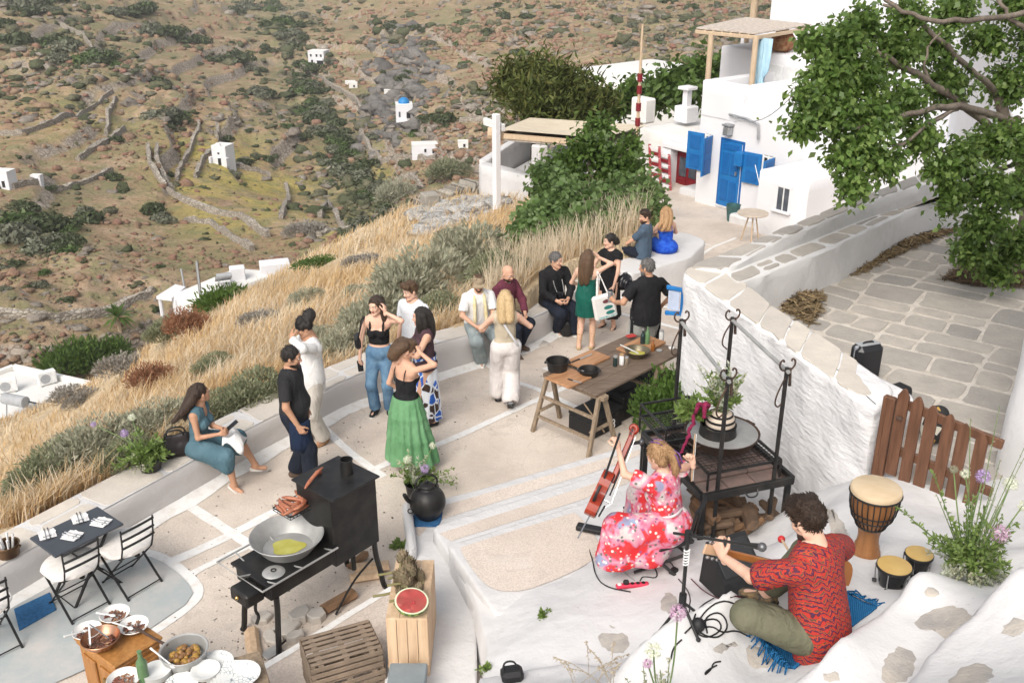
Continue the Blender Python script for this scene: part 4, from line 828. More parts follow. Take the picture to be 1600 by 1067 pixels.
lw=wthing('terrace_wall','low white parapet wall under the canvas pergola','wall',tuple(D(742,300,38)))
T1,T2,T3=D(745,300,37.5),D(905,310,34),D(860,245,44)
zt1=D(745,252,37.5)[2];rwall('wall_body',[T1[:2],T2[:2],T2[:2]+A([.2,.4]),T1[:2]+A([.35,.45])],T1[2]-4,zt1,[m_white],.03,.3,lw,sc=1);rwall('wall_body',[T1[:2]+A([0,.3]),T1[:2]+A([.4,.3]),D(862,232,46)[:2],D(855,232,46)[:2]],T1[2]-4,zt1+.05,[m_white],.03,.3,lw,sc=1)
kind(rwall('terrace_floor',[T1[:2],T2[:2],T2[:2]+A([4,6]),T1[:2]+A([4,9])],T1[2]-4,zt1-.95,[m_white],.0,.5),'structure')
P0_=D(776,302,31);P1_=D(776,168,31);wp=wthing('white_post','tall square white post with a short cross plank before the canvas pergola','post',tuple(P0_))
MB().box((P0_[0],P0_[1],(P0_[2]-1+P1_[2])/2),(.2,.2,P1_[2]-P0_[2]+1),HR,0,.02).build('post',m_house,wp);q=D(772,196,30.6);MB().bar(q-HD*.5+A([0,0,.05]),q+HD*.5,.12,.22,bv=.01).build('cross_plank',m_whitep,wp)
MB().tube([q+A([-.2,-.05,-.25]),q+A([.3,-.05,-.27])],.2,10).build('rope_binding',m_pine,wp)
slr=wthing('slate_stack','long leaning stack of grey slates topped with white mortar on the bank','stone wall',tuple(D(690,310,38)))
sa,sb=D(652,322,37),D(738,290,38.5);n=48;m_slate=stonemat('slate',(.13,.115,.095),(.42,.39,.34))
for i in range(n):
 p=lerp(sa,sb,i/(n-1));R=frame(sb-sa)@roty(.0)@rotx(rnd.uniform(.35,.65));MB().box((p[0],p[1],p[2]+rnd.uniform(-.04,.04)-.2),(.95*rnd.uniform(.75,1.1),.85*rnd.uniform(.8,1.15),.06),R,0,.015).build('slate',m_slate,slr)
rub=[];m_rub=scrubmat('whitewashed_rubble',[(.60,.58,.55),(.68,.66,.63),(.50,.47,.43),(.70,.69,.66)])
for i in range(260):
 u,v=rnd.uniform(650,800),0;v=352-(u-650)*.30+rnd.uniform(-20,14)
 q=hit(u,v,14)
 if q is not None and np.linalg.norm(q)<60:rub.append(q)
rub=A(rub);o=scatter_mesh('rubble_heap',rub,rng.uniform(.1,.34,len(rub)),[m_rub],np.zeros(len(rub),int),6,4,.5,.4);kind(o,'stuff')
for i,(u,v)in enumerate([(672,325),(726,300)]):
 q=hit(u,v,14);MBx=MB().box((q[0],q[1],q[2]+.25),(.55,.6,.7),rotz(.4),0,.03);tag(MBx.build('stone_pier',m_slate),['short square stone pier at the near end of the rubble heap','short square stone pier below the white post'][i],'pier')
fr=wthing('flat_roof_house','white house with a wide flat roof beyond the pine tree','house',tuple(D(960,120,62)))
F1,F2=D(868,112,66),D(1056,132,58);zf=D(868,110,66)[2];dd=nrm(A([*(F2-F1)[:2],0]));nn=A([-dd[1],dd[0],0])
rwall('wall',[F1[:2],G(900,118,zf)[:2]*0+F2[:2],(F2+nn*9)[:2],(F1+nn*9)[:2]],zf-6,zf,[m_roof],.03,.6,fr,sc=.6,top_round=.1)
def wbox(mb,c,d,rz=0,mi=0,b=.05):return mb.box(c,d,rotz(rz),mi,b)
# ---- buildings across the valley
def on(u,v,t0=60.):return hit(u,v,t0)
def far_house(name,u,v,wpx,hpx,dpt,rz,lab,cat,wins,t0=60.,m=m_house):
 q=on(u,v,t0);s=np.dot(q-EYEP,A([0,CT,-ST]))/FP;w,h=wpx*s,hpx*s*1.05;d=dpt*s
 r=thing(name,lab,cat,q,rz);MB().box((0,d/2,h/2-.8),(w,d,h+1.6),None,0,.06).build('wall',m,r);MB().box((0,d/2,h+.10),(w+.02,d+.02,.18),None,0,.03).build('parapet',m_roof,r)
 for (x,y,ww,hh,mm)in wins:
  k=MB().box((x*w,-.02,y*h),(ww*w,.12,hh*h)).build('door' if y-hh/2<.05 else 'window',mm,r);MB().box((x*w,-.05,(y+hh/2)*h+.05),(ww*w*1.2,.12,.1)).build('lintel',m_house,k)
 return r,w,h,d,s
far_house('farmhouse',494,97,27,20,22,-.25,'two storey white farmhouse high up the valley','house',[(-.3,.72,.1,.18,m_dark),(.05,.72,.1,.18,m_dark),(.32,.72,.1,.18,m_dark),(.25,.22,.4,.3,m_dark),(-.25,.25,.12,.3,m_dark)],150)
r,w,h,d,s=far_house('hillside_chapel',344,262,25,27,26,-.3,'tiny white chapel with a stepped front on the yellow terraces','chapel',[(.02,.2,.2,.38,m_dark),(0,.66,.12,.1,m_dark)],100)
for sx in (-1,1):MB().box((sx*w*.56,-w*.05,h*.22),(w*.16,w*.3,h*.46),None,0,.05).build('buttress',m_house,r)
MB().box((0,.2,h+.35),(w*.3,.35,.6),None,0,.05).build('belfry',m_house,r)
r,w,h,d,s=far_house('domed_church',633,196,26,26,26,.15,'white church with a bright blue dome in the valley','church',[(.22,.45,.22,.36,m_dark),(-.3,.5,.1,.3,m_glass)],120)
MB().lathe([(w*.34,h),(w*.34,h+w*.1),(w*.33,h+w*.16),(w*.27,h+w*.28),(w*.16,h+w*.36),(.001,h+w*.40)],(0,d/2,0),16).build('dome',mat('blue_dome_paint',(.015,.20,.48),None,4,.45),r,60)
MB().lathe([(w*.36,h-.2),(w*.36,h+w*.05)],(0,d/2,0),16).build('drum',m_house,r);MB().box((-w*.1,-w*.2,h*.0),(w*.5,w*.5,h*.5),None,0,.1).build('porch',m_house,r)
far_house('valley_hut',667,241,46,17,24,.12,'long low white hut on the valley terrace','house',[(-.05,.55,.07,.3,m_dark),(.22,.5,.07,.4,m_dark),(.36,.55,.06,.3,m_dark)],100)
far_house('left_chapel',2,296,30,24,22,-.2,'white chapel cut off by the left edge of the hillside','chapel',[(.2,.3,.15,.4,m_dark)],90)
far_house('white_shed',57,290,16,10,10,-.1,'tiny white shed beside the left terrace wall','shed',[(.1,.4,.3,.6,m_dark)],90)
for u,v,w_,h_,lab in ((552,136,13,7,'tiny pale hut in the upper valley left of the cliff'),(606,144,12,7,'tiny pale hut beneath the rocky cliff'),(724,238,16,9,'small ruined stone hut right of the long low hut'),(547,128,16,4,'small flat roofed shed in the upper valley')):
 far_house('valley_shed',u,v,w_,h_,9,.1,lab,'hut',[(.1,.4,.2,.5,m_dark)],120,m_roof)
lh=wthing('bank_house','white house with a long flat roof half hidden behind the dry grass bank','house',tuple(D(330,470,82)))
C1,C2,C3,C4=D(250,463,80),D(292,467,72),D(440,428,86),D(372,415,100);zz=C1[2];
def at_z(u,v,z):return G(u,v,z)
Zr=D(300,455,78)[2];C1,C2,C3,C4=[G(u,v,Zr)for u,v in ((262,462),(300,470),(440,424),(368,418))]
rwall('wall',[q[:2]for q in (C1,C2,C3,C4)],Zr-9,Zr,[m_roof],.03,.7,lh,sc=.5,top_round=.12)
q=[G(u,v,Zr-.02)for u,v in ((244,463),(268,466),(290,448),(274,444))];quadslab(MB(),q,.25).build('porch_roof',m_house,lh)
for p in q[:2]:MB().tube([p+A([.2,.2,-.2]),p+A([.2,.2,-5])],.16,8).build('porch_post',m_house,lh)
p=G(372,436,Zr);MB().box(p+A([0,0,.5]),(1.2,.9,1.1),rotz(.3),0,.05).build('rooftop_box',m_house,lh);p=G(430,424,Zr);MB().box(p+A([0,0,.4]),(2.4,1.4,.9),rotz(.3),0,.05).build('rooftop_box',m_house,lh)
def solar_heater(p,rz,s,lab):
 t=thing('solar_heater',lab,'water heater',p,rz)
 MB().tube([(-.65*s,0,1.0*s),(-.62*s,0,1.0*s),(.62*s,0,1.0*s),(.65*s,0,1.0*s)],[.2*s,.27*s,.27*s,.2*s],16).build('tank',m_greyp2,t,50)
 R=rotx(.75);MB().box((0,-.75*s,.55*s),(1.4*s,1.5*s,.08*s),rotx(.6),0,.01).build('collector',m_glass,t)
 for x in (-.5,.5):MB().tube([(x*s,.25*s,0),(x*s,0,.95*s)],.03*s,6).build('leg',m_metal,t)
solar_heater(G(352,448,Zr+.1),.4+PI,.9,'grey solar water heater on the long white roof')
for u0,v0,v1,lab in ((307,470,408,'thin grey pole standing before the long white roof'),(283,446,420,'short thin pole behind the corner of the long white roof')):
 b=D(u0+8,v0+12,60 if u0>300 else 82);t_=D(u0,v1,60 if u0>300 else 82);tag(MB().tube([b-A([0,0,2]),t_],.09,6).build('pole',m_metal),lab,'pole')
Zl=D(70,640,52)[2];lr=wthing('lower_house','white house at the lower left seen by its broad flat roof','house',tuple(G(40,640,Zl)))
rwall('wall',[G(u,v,Zl)[:2]for u,v in ((22,575),(150,604),(95,690),(-120,740),(-160,640))],Zl-6,Zl,[m_roof],.03,.6,lr,sc=.5,top_round=.1)
for a,b in (((22,576),(150,605)),((22,576),(-150,642))):
 p,q=G(*a,Zl),G(*b,Zl);MB().bar(p+A([0,0,.12]),q+A([0,0,.12]),.3,.28,bv=.03).build('roof_edge',m_roof,lr)
def ac_unit(p,rz,lab):
 t=thing('ac_unit',lab,'air conditioner',p,rz);MB().box((0,0,.42),(.95,.4,.75),None,0,.03).build('case',m_whitep,t);MB().lathe([(.25,0),(.27,.02),(.001,.02)],(-.12,-.2,.42),14,0,rotx(PI/2)).build('fan_grille',m_greyp2,t)
 for x in (-.35,.35):MB().box((x,0,.03),(.06,.5,.08)).build('foot',m_metal,t)
ac_unit(G(14,612,Zl),.5,'white air conditioner unit nearest the left edge of the lower roof');ac_unit(G(75,600,Zl),.7,'white air conditioner unit by the far edge of the lower roof');solar_heater(G(30,655,Zl),PI-.35,1.1,'grey solar water heater on the lower left flat roof')
# ================================================================ PLANTS
def blades(name,base,h,lean,w,mats,mi=None,seg=2):
 """curved grass blades; base (n,3), h (n,), lean (n,2)"""
 n=len(base);a=rng.uniform(0,6.28,n);s=np.stack([np.cos(a),np.sin(a),np.zeros(n)],1)*np.broadcast_to(w,(n,))[:,None];V=[]
 for i in range(seg+1):
  t=i/seg;c=base+np.column_stack([lean*(t**1.7)*h[:,None],h*t*(1-.15*t)]);k=(1-t)**.8 if i<seg else.12
  V+=[c-s*k,c+s*k]
 V=np.stack(V,1);k=2*(seg+1);F=np.concatenate([np.arange(n)[:,None]*k+A([2*i,2*i+1,2*i+3,2*i+2])[None]for i in range(seg)])
 return big(name,V.reshape(-1,3),F,mats,None,True,None)
def dome_bush(name,n,leaf,mats,lump=6,flat=.62,seed=1,twig=True,asp=3.,up=.5,parts=None):
 r=np.random.default_rng(seed);P=[];N=[]
 for q in range(lump):
  c=A([r.uniform(-.55,.55),r.uniform(-.5,.5),r.uniform(.0,.25)])if q else A([0,0,.1]);rr=r.uniform(.35,.6)if q else.75
  k=n//lump;dd=r.normal(0,1,(k,3));dd[:,2]=np.abs(dd[:,2])-.1;dd/=np.linalg.norm(dd,axis=1)[:,None]
  P.append(c+dd*rr*r.uniform(.7,1.08,(k,1))*A([1,1,flat/.62*.85]));N.append(dd)
 P=np.concatenate(P);N=np.concatenate(N);n=len(P)
 d=N+r.normal(0,.55,(n,3))+A([0,0,up]);d/=np.linalg.norm(d,axis=1)[:,None];s=np.cross(d,r.normal(0,1,(n,3)));s/=np.linalg.norm(s,axis=1)[:,None];l=leaf*r.uniform(.6,1.4,(n,1))
 V=np.stack([P,P+d*l*.5+s*l/asp*.5,P+d*l,P+d*l*.5-s*l/asp*.5],1);return V
m_sage=leafmat('sage_leaf',[(.25,.26,.175),(.34,.34,.245),(.43,.42,.31),(.38,.35,.25)],.25,.8,2.)
m_sageg=leafmat('green_sage_leaf',[(.14,.165,.085),(.21,.23,.13),(.30,.30,.19),(.26,.255,.16)],.25,.8,2.)
m_greyd=leafmat('grey_dry_twig',[(.26,.235,.20),(.36,.33,.29),(.30,.28,.24)],.15,.9,2.)
m_rusty=leafmat('rusty_dry_twig',[(.24,.10,.055),(.32,.16,.09),(.28,.13,.075),(.36,.22,.13)],.15,.9,2.)
m_green=leafmat('fresh_leaf',[(.055,.10,.018),(.09,.155,.03),(.135,.21,.05)],.3,.5,2.)
bushes={};BL=[]
def bush(kind_,u,v,wpx,hs,lab,grp,t0=9.,rz=None,dz=.05,sy=.85):
 q=hit(u,v,t0);s=np.dot(q-EYEP,A([0,CT,-ST]))/FP;w=wpx*s/2
 spec={'sage':(4200,.11,m_sage),'sageg':(4200,.11,m_sageg),'grey':(3000,.13,m_greyd),'rusty':(4200,.09,m_rusty),'green':(2600,.15,m_green)}[kind_]
 var=rnd.randrange(2)
 if (kind_,var)not in bushes:
  o=quads_obj('bush',dome_bush('bush',spec[0],spec[1],None,7,.62,11+var+len(bushes)),spec[2]);bushes[kind_,var]=o
 else:o=bushes[kind_,var].copy();C.objects.link(o)
 BL.append((q[0],q[1],w));o.location=(q[0],q[1],q[2]+dz);o.scale=(w,w*sy,w*hs);o.rotation_euler=(0,0,.55 if rz is None else rz);tag(o,lab,'bush',grp);return o
B=[('sage',660,440,170,.95,'large sage green bush on the bank between the long grass and the boy'),('sage',735,395,150,.95,'pale sage bush rising up to the fig bush'),('sage',590,490,130,1.,'sage bush directly behind the woman in blue jeans'),('sage',540,535,110,.95,'sage bush on the bank behind the man in the white shirt'),('sageg',780,420,110,.8,'sage bush behind the man in the flat cap'),('sage',480,470,60,.8,'small grey sage bush in the middle of the dry grass'),('sageg',405,610,120,.85,'sage bush close to the wall above the seated woman'),('sageg',345,640,90,.8,'sage bush behind the seated woman in teal'),('sage',250,665,120,.8,'grey green bush behind the potted flowers'),('sage',160,700,150,.85,'broad grey green bush behind the allium pot'),('sageg',95,735,130,.85,'grey green bush behind the grey folding table'),('sageg',210,715,100,.7,'low green grey bush just behind the wall cap'),('sage',40,770,80,.8,'grey green bush at the left end of the wall'),('grey',195,570,70,.9,'dry grey twiggy bush beside the dark pine scrub'),('grey',120,625,60,.9,'grey bush at the corner of the lower roof'),('grey',480,365,60,.8,'dry grey bush above the long white roof'),('sage',620,320,70,1.1,'grey bush at the foot of the slate stack'),('grey',410,505,60,.7,'dry grey bush above the rusty bush'),('rusty',300,515,74,1.3,'tall rusty red dry bush on the bank'),('rusty',245,600,80,1.1,'rounded rusty red bush with a bright rim on the bank'),('green',105,560,100,1.1,'dark green pine scrub beside the lower white roof'),('green',160,545,70,1.1,'green pine scrub right of the darker clump'),('green',345,470,90,.9,'leafy green bush before the long white roof'),('sageg',265,520,70,.9,'olive green bush below the rusty bushes'),('green',490,410,70,.4,'low bright green creeper above the long white roof'),('sageg',700,268,70,.8,'olive bush beyond the slate stack'),('sageg',690,475,80,.7,'low green grey bush behind the boy in the striped shirt'),('sage',455,592,70,.8,'sage bush on the bank left of the person in white'),('sage',500,528,70,.8,'sage bush between the dry grass and the person in white'),('grey',570,405,60,.7,'dry grey bush high on the golden bank'),('sageg',340,575,70,.6,'low olive bush in the middle of the golden grass'),('sage',560,460,60,.7,'small sage bush among golden grass')]
for k_,u,v,w,h,lab in B:bush(k_,u,v+w*.14,w*1.25,h*1.02,lab,None)
m_straw=leafmat('dry_grass',[(.52,.34,.17),(.66,.48,.26),(.74,.59,.38),(.60,.43,.23)],.3,.8,.7)
m_pale=leafmat('pale_dry_grass',[(.66,.55,.40),(.76,.66,.52),(.70,.61,.46),(.62,.50,.33)],.3,.8,.7)
def bank_points(n,inside,dmin=.05,t0=9,t1=52):
 out=[]
 while sum(len(q)for q in out)<n:
  x=rng.uniform(-18,6,n*2);r=1/rng.uniform(1/t1,1/t0,n*2);y=r;x=rng.uniform(-.62,.28,n*2)*r
  sd=sdist(x,y);z=hz(x,y);u,v=projpx(x,y,z);ok=(sd>.55+dmin)&(u>-80)&(u<1120)&(v>250)&(v<900);ok&=inside(u,v,x,y)
  for bx_,by_,bw_ in BL:ok&=(x-bx_)**2+(y-by_)**2>(bw_*.82)**2
  out.append(np.stack([x[ok],y[ok],z[ok]],1))
 return np.concatenate(out)[:n]
pn=lambda x,y:fbm(x/1.6,y/1.6,0.,3,77)
P=bank_points(30000,lambda u,v,x,y:(pn(x,y)>rng.uniform(.28,.55,len(x))));d=np.linalg.norm(P-EYEP,axis=1)
kind(blades('dry_grass',P,rng.uniform(.16,.5,len(P)),rng.normal(0,.28,(len(P),2))+A([.25,-.05]),.0045+.00042*d,m_straw),'stuff')
P=bank_points(26000,lambda u,v,x,y:(fbm(x/1.8+9,y/1.8,0.,3,78)>rng.uniform(.36,.6,len(x))));d=np.linalg.norm(P-EYEP,axis=1)
kind(blades('pale_dry_grass',P,rng.uniform(.15,.48,len(P)),rng.normal(0,.3,(len(P),2))+A([.2,0]),.0045+.00042*d,m_pale),'stuff')
P=bank_points(2400,lambda u,v,x,y:(u>760)&(u<1010)&(sdist(x,y)<2.4),0.,12,24)
kind(blades('tall_oat_grass',P,rng.uniform(.4,.95,len(P)),rng.normal(0,.16,(len(P),2)),.012,m_pale,None,3),'stuff')
q=hit(188,520,20);pm=thing('palm_tree','small green fan palm below the rusty bush','palm',q);s=.014*np.linalg.norm(q)
MB().tube([(0,0,-1),(0,0,s)],[.2,.16],8).build('trunk',m_pine,pm)
k=[]
for i in range(40):
 a,e=rnd.uniform(0,6.28),rnd.uniform(-.2,1.3);d=A([math.cos(a)*math.cos(e),math.sin(a)*math.cos(e),math.sin(e)]);L=s*1.4;sd_=nrm(np.cross(d,(0,0,1)))*.12*s
 p0=A([0,0,s]);k.append([p0,p0+d*L*.5+sd_,p0+d*L+A([0,0,-.25*L]),p0+d*L*.5-sd_])
quads_obj('crown',A(k),m_green,pm)
# ---- trees
m_bark=mat('bark',(.20,.165,.13),(.12,.095,.075),6,.9,0,1.,18,.03,stretch=(1,1,.25))
def tree(name,lab,base,limbs,clumps,leaf,n,mats,grp=None,asp=1.7,droop=.35,flat=.75,cat='tree',shell=.55,parts_at=None,seed=3):
 """limbs: list of (points, r0, r1); clumps: (centre, radius) in world coordinates"""
 t=wthing(name,lab,cat,tuple(base),grp);r=np.random.default_rng(seed);k=MB()
 for pts,r0,r1 in limbs:
  P=chaikin(A(pts),2,False);P=P+r.normal(0,.012,P.shape);k.tube(P,np.linspace(r0,r1,len(P)),8)
 k.build('trunk',m_bark,t,60);Ps,Ds=[],[];vol=np.array([c[1]**2 for c in clumps]);tw=MB()
 for (c,rad_),wv in zip(clumps,vol/vol.sum()):
  m=max(8,int(n*wv/9));dd=r.normal(0,1,(m,3));dd/=np.linalg.norm(dd,axis=1)[:,None]
  sp=A(c)+dd*rad_*(shell+(1-shell)*r.uniform(0,1,(m,1)))*A([1,1,flat])
  for j in range(9):
   ax=dd+r.normal(0,.5,(m,3));Ps.append(sp-ax*leaf*.55*j*r.uniform(.2,.7,(m,1))+r.normal(0,leaf*.55,(m,3)));Ds.append(dd*.4+r.normal(0,.7,(m,3))+A([0,0,-droop]))
  for j in r.integers(0,m,min(m,5)):tw.tube([A(c)*.7+sp[j]*.3,sp[j]],[.012,.004],4,cap=False)
 P=np.concatenate(Ps);d=np.concatenate(Ds);d/=np.linalg.norm(d,axis=1)[:,None];nn=len(P);s=np.cross(d,r.normal(0,1,(nn,3))+A([0,0,1.2]));s/=np.linalg.norm(s,axis=1)[:,None];l=leaf*r.uniform(.6,1.35,(nn,1));nm=np.cross(s,d)
 V=np.stack([P,P+d*l*.45+s*l/asp*.5+nm*l*.06,P+d*l-nm*l*.1,P+d*l*.45-s*l/asp*.5+nm*l*.06],1)
 quads_obj('crown',V-A(base),mats,t)
 if tw.V:tw.build('twigs',m_bark,t)
 return t
m_treeleaf=leafmat('tree_leaf',[(.05,.10,.02),(.092,.165,.032),(.145,.235,.052),(.25,.335,.10)],.35,.45,1.2)
tb=G(1590,428,YZ);zd=13.
limbs=[([tb-A([0,0,.3]),tb+A([.05,.1,.8]),D(1600,250,13.6),D(1560,150,13.2)],0.132,0.072),([D(1600,250,13.6),D(1520,170,12.8),D(1450,130,12.2),D(1400,95,11.8),D(1330,60,11.5)],0.072,0.018),([D(1590,190,13.4),D(1500,165,12.5),D(1440,172,11.8),D(1380,190,11.4),D(1320,205,11.2)],0.06,0.012),([D(1560,150,13.2),D(1500,95,12.4),D(1440,35,12),D(1380,8,12)],0.048,0.018),([D(1620,20,11.5),D(1540,30,11.2),D(1460,36,11),D(1400,15,11),D(1360,-20,11)],0.036,0.018),([D(1600,45,11.5),D(1570,20,11.5),D(1555,-10,11.5)],0.03,0.018),([D(1600,250,13.6),D(1540,270,12.6),D(1500,300,12)],0.036,0.012),([D(1450,130,12.2),D(1440,90,12),D(1470,50,12)],0.024,0.009),([D(1500,165,12.5),D(1420,215,11.6),D(1390,250,11.3)],0.03,0.0072),([D(1500,165,12.5),D(1430,205,12),D(1400,235,11.8),D(1330,190,11.6)],0.03,0.0072)]
cl_px=[(1310,70,52,11.5),(1270,65,30,11.4),(1350,40,48,11.8),(1290,115,48,11.2),(1260,150,30,11.),(1345,120,60,11.6),(1400,75,50,12),(1300,175,55,11.2),(1255,195,34,11),(1360,185,55,11.4),(1330,235,52,11.2),(1380,250,45,11.3),(1335,285,34,11.1),(1410,160,50,12),(1440,215,42,12),(1480,130,50,12.6),(1455,70,42,12.4),(1420,20,40,12),(1490,20,46,12.6),(1540,60,42,13),(1580,130,50,13.2),(1560,220,52,12.8),(1500,245,42,12.2),(1540,290,46,12.2),(1490,300,30,12),(1470,265,34,12),(1590,300,44,12.6),(1540,350,46,12.3),(1590,380,46,12.6),(1520,395,40,12.5),(1560,420,34,12.8),(1480,320,20,12),(1620,220,60,13),(1620,60,50,13),(1330,300,18,11),(1590,10,40,12.6)]
cl=[(D(u,v,Z),w*Z/FP*.92)for u,v,w,Z in cl_px]
tree('leafy_tree','large leafy green tree overhanging the paved yard at the right',tb,limbs,cl,.082,36000,m_treeleaf,asp=1.5,droop=.6,flat=.9,shell=.2)
m_fig=leafmat('fig_leaf',[(.07,.125,.03),(.105,.175,.045),(.15,.23,.075),(.21,.28,.12)],.3,.5,.9)
fb_=D(900,400,21)
fig=[(845,345,46,21.5),(880,370,50,20.6),(930,355,55,20.8),(980,330,46,21.5),(1005,300,34,22.5),(900,320,50,22),(960,305,44,22.5),(870,300,44,23),(990,355,34,21),(940,388,34,20.2),(830,370,34,21),(1015,330,22,22),(850,270,20,23)]
tree('fig_bush','large broad leaved green fig bush growing at the end of the bench wall',fb_,[([fb_-A([0,0,.8]),fb_+A([.1,.3,.5])],.1,.04)],[(D(u,v,Z),w*Z/FP)for u,v,w,Z in fig],.15,14000,m_fig,asp=1.25,droop=.3,cat='bush',seed=5)
sb_=D(930,330,25)
sml=[(880,240,36,25),(920,215,46,25),(960,230,42,25.2),(900,270,30,24.8),(985,215,26,25.5),(945,265,40,25),(850,255,20,25),(990,250,26,25),(935,185,30,26),(870,285,20,24.6),(975,280,26,24.8)]
tree('small_tree','airy green tree rising between the canvas pergola and the red door house',sb_,[([sb_-A([0,0,1]),D(925,290,25),D(920,240,25)],.12,.03),([D(925,290,25),D(895,280,25),D(860,255,25)],.04,.01),([D(925,290,25),D(950,260,25),D(985,230,25)],.05,.01)],[(D(u,v+16,Z),w*Z/FP*.86)for u,v,w,Z in sml],.16,6500,m_green,asp=1.6,droop=.2,seed=6,shell=.35)
m_needle=leafmat('pine_needle',[(.045,.065,.012),(.075,.10,.02),(.115,.135,.03),(.15,.15,.04)],.15,.7,.5)
pb=D(838,262,43)
pin=[(800,125,26,44),(830,135,38,43),(865,130,36,43),(850,165,36,42),(890,160,36,43),(920,165,30,44),(785,140,14,44),(820,165,22,42),(940,160,18,44),(900,135,26,44),(840,112,22,44),(880,185,24,42)]
tree('pine_tree','dark olive pine with a bent trunk behind the canvas pergola',pb,[([pb-A([0,0,1]),D(836,250,43),D(826,225,43),D(835,200,43),D(860,170,43)],.35,.15)],[(D(u,v,Z),w*Z/FP)for u,v,w,Z in pin],.42,9000,m_needle,asp=4.,droop=-.5,seed=8)
lo=[(930,170,24,52),(960,160,26,52),(990,152,24,52),(1020,148,22,52),(1060,130,30,50),(1085,118,26,50),(1110,112,24,50),(1040,140,22,50),(1075,150,18,48),(1150,108,20,52),(1125,112,20,52)]
tree('hedge_trees','row of bright green tree tops behind the white roofs',D(1000,220,52),[([D(1000,240,52),D(1000,160,52)],.2,.1)],[(D(u,v,Z),w*Z/FP)for u,v,w,Z in lo],.42,6000,m_green,asp=1.8,seed=9)
def litter(name,px,n,z,cs,hgt=.12,l=.22):
 P=[G(u,v,z)[:2]for u,v in px];P=A(P);lo_,hi_=P.min(0),P.max(0);q=[]
 while len(q)<n:
  p=rng.uniform(lo_,hi_)
  if inpoly(p,P):q.append(p)
 q=A(q);c=P.mean(0);e=np.clip(1-np.linalg.norm((q-c)/((hi_-lo_)/2),axis=1),0,1);b=np.column_stack([q,z+.01+hgt*e*rng.uniform(.2,1,n)]);d=rng.normal(0,1,(n,3))*A([1,1,.25]);d/=np.linalg.norm(d,axis=1)[:,None];s=nrm((0,0,1))[None]*.004+np.cross(d,(0,0,1))*.008
 ll=l*rng.uniform(.4,1.2,(n,1));V=np.stack([b-d*ll/2-s,b+d*ll/2-s,b+d*ll/2+s,b-d*ll/2+s],1);o=quads_obj(name,V,leafmat(name+'_bits',cs,.1,.9));kind(o,'stuff')
cs=[(.16,.11,.06),(.24,.17,.09),(.32,.24,.13),(.12,.085,.05)]
litter('straw_litter',[(1205,470),(1225,456),(1265,450),(1287,462),(1280,490),(1268,510),(1235,492)],900,YZ,cs,.15);litter('straw_litter',[(1300,430),(1350,385),(1420,358),(1500,330),(1520,350),(1440,385),(1370,415),(1340,432)],2400,YZ,cs,.12)
litter('straw_litter',[(1470,438),(1520,415),(1600,395),(1600,450),(1530,450)],1200,YZ,[(.10,.07,.045),(.16,.11,.065),(.2,.13,.07)],.12)
